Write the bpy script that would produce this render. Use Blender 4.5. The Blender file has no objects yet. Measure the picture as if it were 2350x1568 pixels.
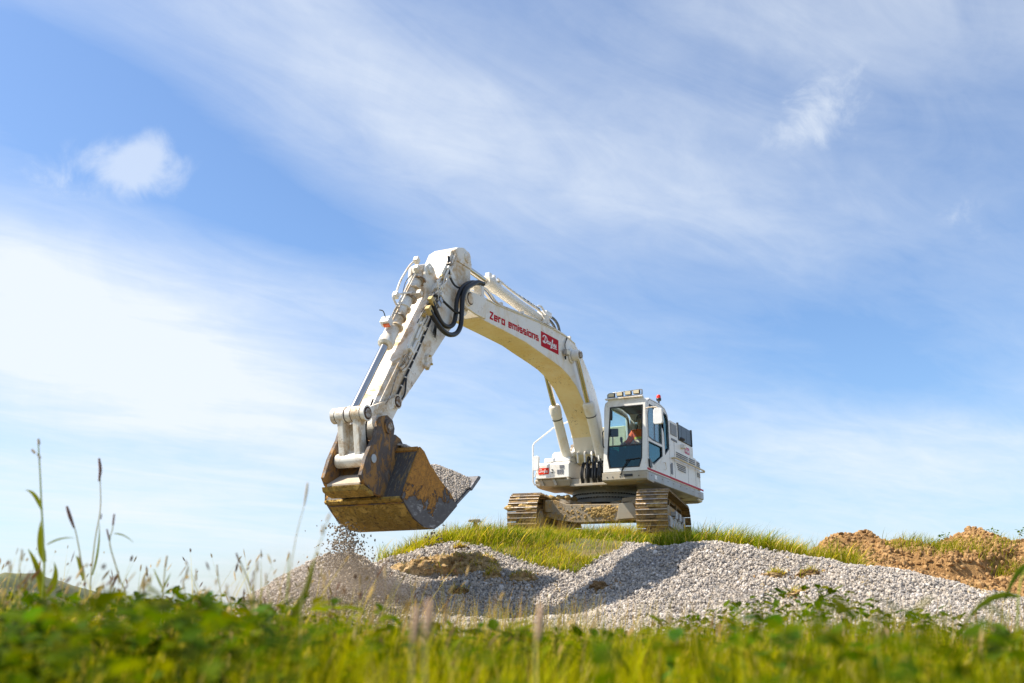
import bpy, bmesh, math, random
import numpy as np
from mathutils import Vector, Matrix, geometry

R = math.radians
random.seed(7)
rng = np.random.default_rng(7)
scene = bpy.context.scene
COL = scene.collection

# ------------------------------------------------------------------ camera
CAM_Z = 0.55
cam_d = bpy.data.cameras.new('camera')
cam = bpy.data.objects.new('camera', cam_d)
COL.objects.link(cam)
cam.location = (0, 0, CAM_Z)
cam.rotation_euler = (R(90 + 15.41), 0, 0)
cam_d.sensor_width = 36.0
cam_d.lens = 35.0
cam_d.clip_start = 0.05
cam_d.clip_end = 9000
cam_d.dof.use_dof = True
cam_d.dof.focus_distance = 17.5
cam_d.dof.aperture_fstop = 2.3
scene.camera = cam

# ------------------------------------------------------------------ light
SUN_EL = 52.0
SUN_AZ = -90.0      # degrees from +Y towards +X (negative: to the left)
to_sun = Vector((math.sin(R(SUN_AZ)) * math.cos(R(SUN_EL)), math.cos(R(SUN_AZ)) * math.cos(R(SUN_EL)), math.sin(R(SUN_EL))))
sun_d = bpy.data.lights.new('sun', 'SUN')
sun_d.energy = 5.0
sun_d.angle = R(0.53)
sun_d.color = (1.0, 0.915, 0.78)
sun = bpy.data.objects.new('sun', sun_d)
COL.objects.link(sun)
sun.rotation_euler = to_sun.to_track_quat('Z', 'Y').to_euler()
sun.location = to_sun * 60

scene.view_settings.view_transform = 'Standard'
scene.view_settings.look = 'None'
scene.view_settings.exposure = 0.80
scene.view_settings.gamma = 1.0
scene.view_settings.use_curve_mapping = False
scene.cycles.use_denoising = True
scene.cycles.max_bounces = 8
scene.cycles.transparent_max_bounces = 16
scene.cycles.sample_clamp_indirect = 6


# ------------------------------------------------------------------ world: sky with cirrus
class NT:
    """tiny node helper"""
    def __init__(s, tree):
        s.t = tree
        s.t.nodes.clear()
    def n(s, kind, **kw):
        nd = s.t.nodes.new(kind)
        for k, v in kw.items():
            setattr(nd, k, v)
        return nd
    def link(s, a, b):
        s.t.links.new(a, b)
    def put(s, sock, v):
        if hasattr(v, 'is_output') or isinstance(v, bpy.types.NodeSocket):
            s.t.links.new(v, sock)
        else:
            sock.default_value = v
    def m(s, op, a, b=0.0, c=None, clamp=False):
        nd = s.n('ShaderNodeMath', operation=op, use_clamp=clamp)
        s.put(nd.inputs[0], a)
        s.put(nd.inputs[1], b)
        if c is not None:
            s.put(nd.inputs[2], c)
        return nd.outputs[0]
    def vm(s, op, a, b):
        nd = s.n('ShaderNodeVectorMath', operation=op)
        s.put(nd.inputs[0], a)
        s.put(nd.inputs[1], b)
        return nd.outputs['Value'] if op == 'DOT_PRODUCT' else nd.outputs[0]
    def noise(s, vec, scale, detail=4, rough=0.55, dist=0.0, lac=2.0):
        nd = s.n('ShaderNodeTexNoise')
        if vec is not None:
            s.link(vec, nd.inputs['Vector'])
        nd.inputs['Scale'].default_value = scale
        nd.inputs['Detail'].default_value = detail
        nd.inputs['Roughness'].default_value = rough
        nd.inputs['Distortion'].default_value = dist
        nd.inputs['Lacunarity'].default_value = lac
        return nd.outputs[0]
    def mapr(s, v, a, b, c=0.0, d=1.0, smooth=True):
        nd = s.n('ShaderNodeMapRange', interpolation_type='SMOOTHSTEP' if smooth else 'LINEAR')
        s.put(nd.inputs['Value'], v)
        nd.inputs['From Min'].default_value = a
        nd.inputs['From Max'].default_value = b
        nd.inputs['To Min'].default_value = c
        nd.inputs['To Max'].default_value = d
        return nd.outputs[0]
    def mix(s, f, a, b, blend='MIX'):
        nd = s.n('ShaderNodeMix', data_type='RGBA', blend_type=blend)
        s.put(nd.inputs['Factor'], f)
        for sock, v in ((nd.inputs['A'], a), (nd.inputs['B'], b)):
            pass
        cs = [i for i in nd.inputs if i.type == 'RGBA']
        for sock, v in zip(cs, (a, b)):
            if isinstance(v, (tuple, list)):
                sock.default_value = (*v, 1) if len(v) == 3 else v
            else:
                s.link(v, sock)
        return [o for o in nd.outputs if o.type == 'RGBA'][0]


world = bpy.data.worlds.new('World')
scene.world = world
world.use_nodes = True
w = NT(world.node_tree)
sky = w.n('ShaderNodeTexSky', sky_type='NISHITA')
sky.sun_disc = False
sky.sun_elevation = R(SUN_EL)
sky.sun_rotation = R(SUN_AZ)
sky.altitude = 0
sky.air_density = 1.0
sky.dust_density = 1.0
sky.ozone_density = 2.2
gen = w.n('ShaderNodeTexCoord').outputs['Generated']
sep = w.n('ShaderNodeSeparateXYZ')
w.link(gen, sep.inputs[0])
dz = w.m('MAXIMUM', sep.outputs[2], 0.0)
den = w.m('ADD', dz, 0.10)
px_ = w.m('DIVIDE', sep.outputs[0], den)
py_ = w.m('DIVIDE', sep.outputs[1], den)
pc = w.n('ShaderNodeCombineXYZ')
w.link(px_, pc.inputs[0])
w.link(py_, pc.inputs[1])
plane_v = pc.outputs[0]


def rot_scale(v, ang, sx, sy, off=(0, 0, 0)):
    """turn the streak direction on to x, then stretch along it"""
    m1 = w.n('ShaderNodeMapping')
    w.link(v, m1.inputs['Vector'])
    m1.inputs['Rotation'].default_value = (0, 0, R(-ang))
    mp = w.n('ShaderNodeMapping')
    w.link(m1.outputs[0], mp.inputs['Vector'])
    mp.inputs['Scale'].default_value = (sx, sy, 1)
    mp.inputs['Location'].default_value = off
    return mp.outputs[0]


def sky_dir(px, py):
    """direction of a 2350-wide picture point, for placing clouds in the heavens"""
    x = (px - 1175) / 2285
    y = (784 - py) / 2285
    p = R(15.41)
    return Vector((x, math.cos(p) - y * math.sin(p), math.sin(p) + y * math.cos(p))).normalized()


def blob(px, py, rx, ry, ang=0.0):
    """soft elliptical patch (radii in degrees) round a direction of the sky"""
    c = sky_dir(px, py)
    right = c.cross(Vector((0, 0, 1))).normalized()
    up = right.cross(c).normalized()
    ca, sa = math.cos(R(ang)), math.sin(R(ang))
    u = right * ca + up * sa
    v = up * ca - right * sa
    du = w.m('MULTIPLY', w.vm('DOT_PRODUCT', gen, tuple(u)), 1 / math.sin(R(rx)))
    dv = w.m('MULTIPLY', w.vm('DOT_PRODUCT', gen, tuple(v)), 1 / math.sin(R(ry)))
    q = w.m('ADD', w.m('MULTIPLY', du, du), w.m('MULTIPLY', dv, dv))
    front = w.m('GREATER_THAN', w.vm('DOT_PRODUCT', gen, tuple(c)), 0.0)
    return w.m('MULTIPLY', w.m('POWER', 2.718, w.m('MULTIPLY', q, -1.0)), front)


def addall(l):
    o = l[0]
    for x in l[1:]:
        o = w.m('ADD', o, x)
    return o


# thin cirrus sheets: stretched noise, the same law over the whole heavens
st1 = w.noise(rot_scale(plane_v, 42, 0.5, 1.2, (3.1, 1.7, 0)), 1.0, 3.0, 0.45, 0.5)
st2 = w.noise(rot_scale(plane_v, 36, 1.1, 2.7, (8.0, 2.0, 0)), 1.0, 5, 0.5, 0.8)
st3 = w.noise(rot_scale(plane_v, 0, 0.5, 0.5, (1.0, 5.0, 0)), 1.0, 3, 0.5, 0.3)
cir = w.m('ADD', w.m('MULTIPLY', w.mapr(st1, 0.30, 0.80), 0.29), w.m('MULTIPLY', w.mapr(st2, 0.35, 0.85), 0.16))
cir = w.m('MULTIPLY', cir, w.mapr(st3, 0.25, 0.62, 0.45, 1.0))
wisp = w.noise(gen, 9.0, 7, 0.62, 1.2)
wispf = w.mapr(wisp, 0.36, 0.66)
bands = addall([
    w.m('MULTIPLY', blob(230, 830, 14, 3.2, 173), 0.98),
    w.m('MULTIPLY', blob(100, 640, 10, 2.6, 168), 0.40),
    w.m('MULTIPLY', blob(980, 250, 12, 3.6, 152), 0.22),
    w.m('MULTIPLY', blob(1550, 420, 13, 4.0, 158), 0.20),
    w.m('MULTIPLY', blob(1900, 60, 10, 3.4, 165), 0.22),
    w.m('MULTIPLY', blob(700, 60, 7, 2.6, 150), 0.20),
    w.m('MULTIPLY', blob(2050, 1060, 10, 2.4, 172), 0.45),
    w.m('MULTIPLY', blob(400, 1150, 14, 3.0, 176), 0.35),
])
bands = w.m('MULTIPLY', bands, w.mapr(st2, 0.25, 0.75, 0.70, 1.05))
puff_n = w.noise(gen, 21.0, 8, 0.64, 0.5)
puffs = addall([
    w.m('MULTIPLY', blob(285, 392, 3.1, 1.6, 8), 1.0),
    w.m('MULTIPLY', blob(340, 340, 1.7, 1.0, 55), 0.6),
    w.m('MULTIPLY', blob(40, 390, 1.6, 1.3, 0), 0.28),
    w.m('MULTIPLY', blob(1880, 265, 3.4, 2.1, 30), 0.66),
    w.m('MULTIPLY', blob(2200, 480, 3.0, 1.6, 140), 0.35),
])
puffm = w.mapr(w.m('ADD', w.m('MULTIPLY', puffs, 0.62), w.m('MULTIPLY', puff_n, 0.95)), 0.62, 1.12)
puffm = w.m('MULTIPLY', puffm, w.mapr(puffs, 0.03, 0.35))
gaps = addall([      # clearer air
    w.m('MULTIPLY', blob(130, 190, 9, 3.6, 165), 0.55),
    w.m('MULTIPLY', blob(640, 500, 8, 2.8, 165), 0.6),
    w.m('MULTIPLY', blob(2050, 820, 9, 4.0, 165), 0.45),
])
veil = w.m('SUBTRACT', w.m('ADD', w.m('ADD', cir, 0.10), bands), w.m('MULTIPLY', gaps, 0.6))
veil = w.m('MULTIPLY', veil, w.mapr(wisp, 0.2, 0.8, 0.88, 1.10), clamp=False)
low = w.m('POWER', w.m('SUBTRACT', 1.0, w.m('MINIMUM', dz, 1.0)), 7.0)
veil = w.m('ADD', veil, w.m('MULTIPLY', low, 0.26))
fine = w.noise(rot_scale(plane_v, 44, 2.4, 6.0, (2.0, 9.0, 0)), 1.0, 7, 0.62, 1.4)
fine2 = w.noise(rot_scale(plane_v, 25, 3.2, 5.5, (5.0, 3.0, 0)), 1.0, 7, 0.64, 1.0)
wsp = w.m('MULTIPLY', w.m('SUBTRACT', w.m('ADD', fine, w.m('MULTIPLY', fine2, 0.7)), 0.85), 0.42)
veil = w.m('ADD', veil, w.m('MULTIPLY', wsp, w.mapr(veil, 0.0, 0.5, 0.45, 1.0)))
cloud = w.m('MAXIMUM', veil, 0.0)
cloud = w.m('MINIMUM', cloud, 0.93)
cloud = w.m('MINIMUM', w.m('ADD', cloud, w.m('MULTIPLY', puffm, 0.55)), 0.96)
SKY_STR = 0.091
blue = w.mix(1.0, sky.outputs[0], (0.93, 1.08, 1.24), 'MULTIPLY')
skyc = w.mix(cloud, blue, (5.75, 6.15, 6.6))
bg = w.n('ShaderNodeBackground')
w.link(skyc, bg.inputs['Color'])
bg.inputs['Strength'].default_value = SKY_STR
wo = w.n('ShaderNodeOutputWorld')
w.link(bg.outputs[0], wo.inputs['Surface'])


# ------------------------------------------------------------------ helpers: tagging, meshes
def tag(o, label=None, cat=None, group=None, kind=None):
    if label:
        o['label'] = label
    if cat:
        o['category'] = cat
    if group:
        o['group'] = group
    if kind:
        o['kind'] = kind
    return o


def empty(name, loc=(0, 0, 0), rz=0.0):
    o = bpy.data.objects.new(name, None)
    o.location = loc
    o.rotation_euler = (0, 0, rz)
    o.empty_display_size = 0.3
    COL.objects.link(o)
    return o


def link_mesh(name, me, mat=None, parent=None):
    o = bpy.data.objects.new(name, me)
    COL.objects.link(o)
    if mat is not None and not me.materials:
        me.materials.append(mat)
    if parent is not None:
        o.parent = parent
    return o


def catmull(pts, sub=6):
    pts = [Vector(p) for p in pts]
    if len(pts) < 3:
        return pts
    out = []
    P = [pts[0] * 2 - pts[1]] + pts + [pts[-1] * 2 - pts[-2]]
    for i in range(1, len(P) - 2):
        p0, p1, p2, p3 = P[i - 1], P[i], P[i + 1], P[i + 2]
        for k in range(sub):
            t = k / sub
            out.append(0.5 * ((2 * p1) + (p2 - p0) * t + (2 * p0 - 5 * p1 + 4 * p2 - p3) * t * t + (3 * p1 - p0 - 3 * p2 + p3) * t ** 3))
    out.append(pts[-1])
    return out


class MB:
    def __init__(s):
        s.v = []
        s.f = []
    def add(s, vs, fs):
        o = len(s.v)
        s.v += [tuple(p) for p in vs]
        s.f += [tuple(i + o for i in f) for f in fs]
        return s
    def box(s, x0, x1, y0, y1, z0, z1):
        vs = [(x, y, z) for z in (z0, z1) for y in (y0, y1) for x in (x0, x1)]
        return s.add(vs, [(0, 2, 3, 1), (4, 5, 7, 6), (0, 1, 5, 4), (2, 6, 7, 3), (0, 4, 6, 2), (1, 3, 7, 5)])
    def obox(s, c, ex, ey, ez):
        """oriented box, half-axis vectors"""
        c, ex, ey, ez = map(Vector, (c, ex, ey, ez))
        vs = [c + ex * i + ey * j + ez * k for k in (-1, 1) for j in (-1, 1) for i in (-1, 1)]
        return s.add(vs, [(0, 2, 3, 1), (4, 5, 7, 6), (0, 1, 5, 4), (2, 6, 7, 3), (0, 4, 6, 2), (1, 3, 7, 5)])
    def prism(s, prof, b0, b1):
        """profile in (a, z), extruded along b"""
        n = len(prof)
        vs = [(p[0], b0, p[1]) for p in prof] + [(p[0], b1, p[1]) for p in prof]
        return s.add(vs, [tuple(range(n)), tuple(range(2 * n - 1, n - 1, -1))] + [(i, (i + 1) % n, n + (i + 1) % n, n + i) for i in range(n)])
    def prism_a(s, prof, a0, a1):
        """profile in (b, z), extruded along a"""
        n = len(prof)
        vs = [(a0, p[0], p[1]) for p in prof] + [(a1, p[0], p[1]) for p in prof]
        return s.add(vs, [tuple(range(n)), tuple(range(2 * n - 1, n - 1, -1))] + [(i, (i + 1) % n, n + (i + 1) % n, n + i) for i in range(n)])
    def prism_z(s, prof, z0, z1):
        n = len(prof)
        vs = [(p[0], p[1], z0) for p in prof] + [(p[0], p[1], z1) for p in prof]
        return s.add(vs, [tuple(range(n)), tuple(range(2 * n - 1, n - 1, -1))] + [(i, (i + 1) % n, n + (i + 1) % n, n + i) for i in range(n)])
    def plate(s, outer, holes, f0, f1):
        """flat plate with holes; f0/f1 map a 2-D point to its two faces"""
        loops = [outer] + list(holes)
        flat = [p for l in loops for p in l]
        tris = geometry.tessellate_polygon([[Vector((p[0], p[1], 0)) for p in l] for l in loops])
        n = len(flat)
        vs = [f0(*p) for p in flat] + [f1(*p) for p in flat]
        fs = [tuple(t) for t in tris] + [tuple(n + i for i in reversed(t)) for t in tris]
        o = 0
        for l in loops:
            m = len(l)
            fs += [(o + i, o + (i + 1) % m, n + o + (i + 1) % m, n + o + i) for i in range(m)]
            o += m
        return s.add(vs, fs)
    def cyl(s, p0, p1, r0, r1=None, n=16):
        p0, p1 = Vector(p0), Vector(p1)
        r1 = r0 if r1 is None else r1
        d = (p1 - p0).normalized()
        u = d.orthogonal().normalized()
        v = d.cross(u)
        vs = []
        for p, r in ((p0, r0), (p1, r1)):
            vs += [p + (u * math.cos(2 * math.pi * i / n) + v * math.sin(2 * math.pi * i / n)) * r for i in range(n)]
        return s.add(vs, [tuple(range(n - 1, -1, -1)), tuple(range(n, 2 * n))] + [(i, (i + 1) % n, n + (i + 1) % n, n + i) for i in range(n)])
    def revolve(s, p0, axis, prof, n=20):
        """profile [(dist along axis, radius)]"""
        p0, d = Vector(p0), Vector(axis).normalized()
        u = d.orthogonal().normalized()
        v = d.cross(u)
        vs = []
        for t, r in prof:
            vs += [p0 + d * t + (u * math.cos(2 * math.pi * i / n) + v * math.sin(2 * math.pi * i / n)) * r for i in range(n)]
        k = len(prof)
        fs = [tuple(range(n - 1, -1, -1)), tuple(range((k - 1) * n, k * n))]
        for j in range(k - 1):
            fs += [(j * n + i, j * n + (i + 1) % n, (j + 1) * n + (i + 1) % n, (j + 1) * n + i) for i in range(n)]
        return s.add(vs, fs)
    def tube(s, path, r, n=8, sub=0):
        path = catmull(path, sub) if sub else [Vector(p) for p in path]
        k = len(path)
        rs = r if isinstance(r, (list, tuple)) else [r] * k
        if len(rs) != k:
            rs = [rs[0] + (rs[-1] - rs[0]) * i / (k - 1) for i in range(k)]
        up = None
        vs = []
        for i, p in enumerate(path):
            t = (path[min(i + 1, k - 1)] - path[max(i - 1, 0)])
            t = t.normalized() if t.length > 1e-9 else Vector((0, 0, 1))
            if up is None:
                up = t.orthogonal().normalized()
            up = (up - t * up.dot(t))
            up = up.normalized() if up.length > 1e-6 else t.orthogonal().normalized()
            v = t.cross(up)
            vs += [p + (up * math.cos(2 * math.pi * j / n) + v * math.sin(2 * math.pi * j / n)) * rs[i] for j in range(n)]
        fs = [tuple(range(n - 1, -1, -1)), tuple(range((k - 1) * n, k * n))]
        for i in range(k - 1):
            fs += [(i * n + j, i * n + (j + 1) % n, (i + 1) * n + (j + 1) % n, (i + 1) * n + j) for j in range(n)]
        return s.add(vs, fs)
    def xform(s, M):
        s.v = [tuple(M @ Vector(p)) for p in s.v]
        return s
    def mesh(s, name, mat=None, angle=32):
        me = bpy.data.meshes.new(name)
        me.from_pydata(s.v, [], s.f)
        bm = bmesh.new()
        bm.from_mesh(me)
        bmesh.ops.recalc_face_normals(bm, faces=bm.faces)
        bm.to_mesh(me)
        bm.free()
        me.polygons.foreach_set('use_smooth', [True] * len(me.polygons))
        me.set_sharp_from_angle(angle=R(angle))
        if mat is not None:
            me.materials.append(mat)
        return me
    def build(s, name, mat, parent=None, bevel=0.0, angle=32):
        o = link_mesh(name, s.mesh(name, mat, angle), None, parent)
        if bevel:
            b = o.modifiers.new('bevel', 'BEVEL')
            b.width = bevel
            b.segments = 2
            b.limit_method = 'ANGLE'
            b.angle_limit = R(35)
            b.harden_normals = True
        return o


# ------------------------------------------------------------------ materials
def new_mat(name):
    m = bpy.data.materials.new(name)
    m.use_nodes = True
    t = NT(m.node_tree)
    b = t.n('ShaderNodeBsdfPrincipled')
    o = t.n('ShaderNodeOutputMaterial')
    t.link(b.outputs[0], o.inputs['Surface'])
    return m, t, b, o


def plain(name, col, rough=0.5, metal=0.0, spec=0.5):
    m, t, b, o = new_mat(name)
    tc = t.n('ShaderNodeTexCoord').outputs['Object']
    nz = t.noise(tc, 6.0, 4)
    c = t.mix(t.mapr(nz, 0.3, 0.7, 0, 0.35), col, tuple(x * 0.72 for x in col))
    t.link(c, b.inputs['Base Color'])
    b.inputs['Roughness'].default_value = rough
    b.inputs['Metallic'].default_value = metal
    b.inputs['Specular IOR Level'].default_value = spec
    return m


def painted(name, col, dust=(0.42, 0.30, 0.15), amount=0.35, fleck=0.3, rough=0.38, scale=1.0, fcol=(0.20, 0.11, 0.035), lo=0.42, hi=0.70):
    """paint with a film of site dust, drips and mud flecks"""
    m, t, b, o = new_mat(name)
    tc = t.n('ShaderNodeTexCoord').outputs['Object']
    n1 = t.noise(tc, 1.9 * scale, 8, 0.68, 0.6)
    n2 = t.noise(tc, 14.0 * scale, 5, 0.65)
    n3 = t.noise(tc, 20.0 * scale, 5, 0.72)
    film = t.m('MULTIPLY', t.mapr(n1, lo, hi), t.mapr(n2, 0.25, 0.7, 0.35, 1.0))
    c = t.mix(t.m('MULTIPLY', film, amount), col, dust)
    gate = t.mapr(t.noise(tc, 2.6 * scale, 4, 0.6), 0.50, 0.66)
    fl = t.m('MULTIPLY', t.m('MULTIPLY', t.mapr(n3, 0.57, 0.64), gate), fleck)
    c = t.mix(fl, c, fcol)
    t.link(c, b.inputs['Base Color'])
    t.put(b.inputs['Roughness'], t.m('ADD', rough, t.m('MULTIPLY', film, 0.35)))
    bp = t.n('ShaderNodeBump')
    bp.inputs['Strength'].default_value = 0.12
    bp.inputs['Distance'].default_value = 0.01
    t.link(n2, bp.inputs['Height'])
    t.link(bp.outputs[0], b.inputs['Normal'])
    return m


def blend3(name, c1, c2, c3, s1, s2, t1=(0.42, 0.58), t2=(0.5, 0.62), rough=0.7, metal=0.0, bump=0.5, stretch=(1, 1, 1), bd=0.02):
    """steel, mud and wear blotched over one another"""
    m, t, b, o = new_mat(name)
    tc = t.n('ShaderNodeTexCoord').outputs['Object']
    mp = t.n('ShaderNodeMapping')
    t.link(tc, mp.inputs['Vector'])
    mp.inputs['Scale'].default_value = stretch
    v = mp.outputs[0]
    n1 = t.noise(v, s1, 8, 0.68, 0.6)
    n2 = t.noise(v, s2, 7, 0.65, 0.3)
    n3 = t.noise(v, 38, 4, 0.7)
    f1 = t.mapr(n1, *t1)
    f2 = t.mapr(n2, *t2)
    c = t.mix(f1, c1, c2)
    c = t.mix(f2, c, c3)
    c = t.mix(t.mapr(n3, 0.3, 0.75, 0.0, 0.4), c, tuple(x * 0.45 for x in c2))
    t.link(c, b.inputs['Base Color'])
    t.put(b.inputs['Roughness'], rough)
    b.inputs['Metallic'].default_value = metal
    b.inputs['Specular IOR Level'].default_value = 0.35
    h = t.m('ADD', t.m('MULTIPLY', f1, 0.7), t.m('MULTIPLY', n3, 0.6))
    bp = t.n('ShaderNodeBump')
    bp.inputs['Strength'].default_value = bump
    bp.inputs['Distance'].default_value = bd
    t.link(h, bp.inputs['Height'])
    t.link(bp.outputs[0], b.inputs['Normal'])
    return m


M = {}
M['white'] = painted('white_paint', (0.83, 0.81, 0.77), amount=0.45, fleck=0.5, lo=0.47, hi=0.70)
M['boom_white'] = painted('boom_white_paint', (0.82, 0.79, 0.73), dust=(0.64, 0.45, 0.17), amount=0.55, fleck=0.8, lo=0.45, hi=0.68)
M['arm_white'] = painted('arm_white_paint', (0.83, 0.80, 0.74), dust=(0.50, 0.30, 0.09), amount=0.9, fleck=1.0, lo=0.43, hi=0.61)
M['link_white'] = painted('muddy_link_paint', (0.82, 0.79, 0.72), dust=(0.42, 0.25, 0.07), amount=0.85, fleck=1.0, lo=0.42, hi=0.60, scale=2.0)
M['under_bounce'] = painted('boom_underside_bounce', (0.92, 0.81, 0.52), dust=(0.80, 0.58, 0.20), amount=0.8, fleck=1.0, lo=0.30)  # cream and pale dust hold painted ground bounce light; flecks are mud
M['grey'] = painted('grey_paint', (0.34, 0.35, 0.36), amount=0.35, fleck=0.3)
M['warm_grey'] = painted('dusty_grey_paint', (0.42, 0.38, 0.31), amount=0.6, fleck=0.5, lo=0.3)
M['red'] = plain('red_print', (0.50, 0.008, 0.022), 0.7, spec=0.15)
M['stripe'] = plain('red_stripe', (0.52, 0.02, 0.05), 0.6, spec=0.2)
M['orange_red'] = plain('orange_red_print', (0.78, 0.045, 0.015), 0.7, spec=0.15)
M['print_white'] = plain('white_print', (0.86, 0.86, 0.86), 0.45)
M['black'] = plain('black_rubber', (0.012, 0.012, 0.013), 0.42)
M['dark'] = plain('dark_plastic', (0.022, 0.023, 0.026), 0.5)
M['louvre'] = plain('louvre_grey', (0.16, 0.165, 0.19), 0.5)
M['panel_blue'] = plain('dark_blue_grille', (0.020, 0.036, 0.060), 0.4)
M['chrome'] = plain('chromed_rod', (0.62, 0.58, 0.52), 0.16, 1.0)
M['steel'] = plain('bare_steel', (0.42, 0.41, 0.40), 0.35, 0.85)
M['brass'] = plain('yellowed_fitting', (0.55, 0.40, 0.14), 0.5)
M['pinsteel'] = blend3('pin_steel', (0.40, 0.36, 0.30), (0.22, 0.12, 0.05), (0.55, 0.53, 0.50), 9, 14, rough=0.5, metal=0.3)
M['lamp'] = plain('lamp_glass', (0.75, 0.66, 0.46), 0.25)
M['lamp_orange'] = plain('amber_lens', (0.85, 0.14, 0.03), 0.25)
M['red_lens'] = plain('red_lens', (0.75, 0.03, 0.01), 0.18)
M['jacket'] = plain('orange_jacket', (0.95, 0.13, 0.015), 0.8)
M['tape'] = plain('yellow_tape', (0.65, 0.62, 0.05), 0.6)
M['skin'] = plain('skin', (0.50, 0.30, 0.22), 0.55)
M['trousers'] = plain('dark_trousers', (0.03, 0.035, 0.05), 0.85)
M['hair'] = plain('brown_hair', (0.06, 0.035, 0.02), 0.7)
M['seat'] = plain('seat_cloth', (0.035, 0.035, 0.04), 0.85)
M['interior'] = plain('cab_lining', (0.12, 0.12, 0.115), 0.7)
MUD = (0.33, 0.19, 0.065)


def bucket_side_mat():
    """bare scuffed steel below, crusted orange mud above, with ragged edges"""
    m, t, b, o = new_mat('bucket_side')
    tc = t.n('ShaderNodeTexCoord').outputs['Object']
    sp_ = t.n('ShaderNodeSeparateXYZ')
    t.link(tc, sp_.inputs[0])
    n1 = t.noise(tc, 2.4, 10, 0.66, 0.5)
    n2 = t.noise(tc, 9.0, 8, 0.7)
    n3 = t.noise(tc, 34, 5, 0.7)
    mp = t.n('ShaderNodeMapping')
    t.link(tc, mp.inputs['Vector'])
    mp.inputs['Rotation'].default_value = (0, R(35), 0)
    mp.inputs['Scale'].default_value = (1.6, 1, 5)
    n4 = t.noise(mp.outputs[0], 2.6, 8, 0.7, 0.3)
    hgt = t.m('MULTIPLY', t.m('SUBTRACT', sp_.outputs[2], 0.16), 0.34)
    msk = t.mapr(t.m('ADD', t.m('ADD', t.m('MULTIPLY', n1, 0.75), t.m('MULTIPLY', n2, 0.25)), hgt), 0.488, 0.520)
    steel = t.mix(t.mapr(n2, 0.35, 0.7), (0.075, 0.066, 0.066), (0.12, 0.108, 0.105))
    scuff = t.m('MULTIPLY', t.mapr(n4, 0.52, 0.70), t.mapr(sp_.outputs[2], 0.30, 0.0))
    steel = t.mix(t.m('MULTIPLY', scuff, 0.75), steel, (0.50, 0.49, 0.49))
    mud = t.mix(t.mapr(n2, 0.35, 0.65), (0.52, 0.25, 0.05), (0.36, 0.175, 0.045))
    mud = t.mix(t.mapr(n3, 0.45, 0.72, 0, 0.75), mud, (0.10, 0.06, 0.03))
    t.link(t.mix(msk, steel, mud), b.inputs['Base Color'])
    t.put(b.inputs['Roughness'], t.m('ADD', 0.5, t.m('MULTIPLY', msk, 0.4)))
    b.inputs['Specular IOR Level'].default_value = 0.3
    bp = t.n('ShaderNodeBump')
    bp.inputs['Strength'].default_value = 0.9
    bp.inputs['Distance'].default_value = 0.03
    t.link(t.m('ADD', t.m('MULTIPLY', msk, 0.5), t.m('MULTIPLY', t.m('ADD', n3, n2), t.m('MULTIPLY', msk, 0.5))), bp.inputs['Height'])
    t.link(bp.outputs[0], b.inputs['Normal'])
    return m


M['bucket_side'] = bucket_side_mat()
M['bucket_back'] = blend3('bucket_back', (0.070, 0.072, 0.080), (0.32, 0.21, 0.085), (0.22, 0.21, 0.19), 2.8, 7.5, (0.50, 0.62), (0.55, 0.66), rough=0.6, bump=0.6, stretch=(2.4, 6.0, 0.9))
M['bucket_low'] = blend3('bucket_low', (0.52, 0.32, 0.065), (0.68, 0.45, 0.12), (0.19, 0.12, 0.05), 5.5, 16, (0.42, 0.60), (0.53, 0.66), rough=0.9, bump=1.0, bd=0.05)  # mud lightened so its colour stands in for ground bounce light
M['lug'] = blend3('bucket_lug', (0.095, 0.085, 0.085), (0.34, 0.18, 0.055), (0.19, 0.165, 0.15), 4.0, 9.0, (0.46, 0.58), (0.54, 0.66), rough=0.65, bump=0.6, stretch=(1.5, 1, 0.8))
M['tray'] = painted('dusty_sunlit_tray', (0.50, 0.44, 0.36), dust=(0.34, 0.20, 0.07), amount=0.8, fleck=0.8, lo=0.4, rough=0.6)  # lighter than dusty grey: sun and sky reflection put into the tray's colour
M['lip'] = blend3('bucket_lip_steel', (0.20, 0.195, 0.20), (0.13, 0.12, 0.12), (0.42, 0.41, 0.42), 4, 3.2, (0.4, 0.6), (0.53, 0.72), rough=0.5, metal=0.25, bump=0.25)
M['track'] = blend3('track_steel', (0.17, 0.12, 0.075), (0.46, 0.29, 0.11), (0.11, 0.08, 0.055), 4, 9, (0.43, 0.60), (0.52, 0.66), rough=0.75, bump=0.6)
M['grouser'] = blend3('worn_grouser', (0.55, 0.48, 0.42), (0.42, 0.28, 0.13), (0.64, 0.60, 0.57), 6, 12, (0.52, 0.66), (0.45, 0.7), rough=0.45, metal=0.35, bump=0.3)
M['carbody'] = blend3('muddy_carbody', (0.40, 0.33, 0.24), (0.48, 0.29, 0.095), (0.52, 0.46, 0.36), 2.2, 4.5, (0.46, 0.56), (0.50, 0.70), rough=0.75, bump=0.7)
M['ringgrey'] = blend3('slewing_ring_paint', (0.24, 0.245, 0.245), (0.22, 0.16, 0.09), (0.33, 0.33, 0.32), 3, 6, (0.5, 0.7), (0.5, 0.7), rough=0.5, bump=0.25)
M['frameside'] = blend3('track_frame_paint', (0.50, 0.51, 0.53), (0.30, 0.19, 0.08), (0.62, 0.62, 0.64), 2.6, 8, (0.56, 0.66), (0.5, 0.7), rough=0.6, bump=0.4)
M['earth_dark'] = plain('rusty_grease', (0.07, 0.035, 0.02), 0.8)
M['mud'] = blend3('caked_mud', (0.50, 0.33, 0.12), (0.58, 0.40, 0.16), (0.33, 0.20, 0.07), 8, 16, rough=0.95, bump=0.9)


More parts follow.
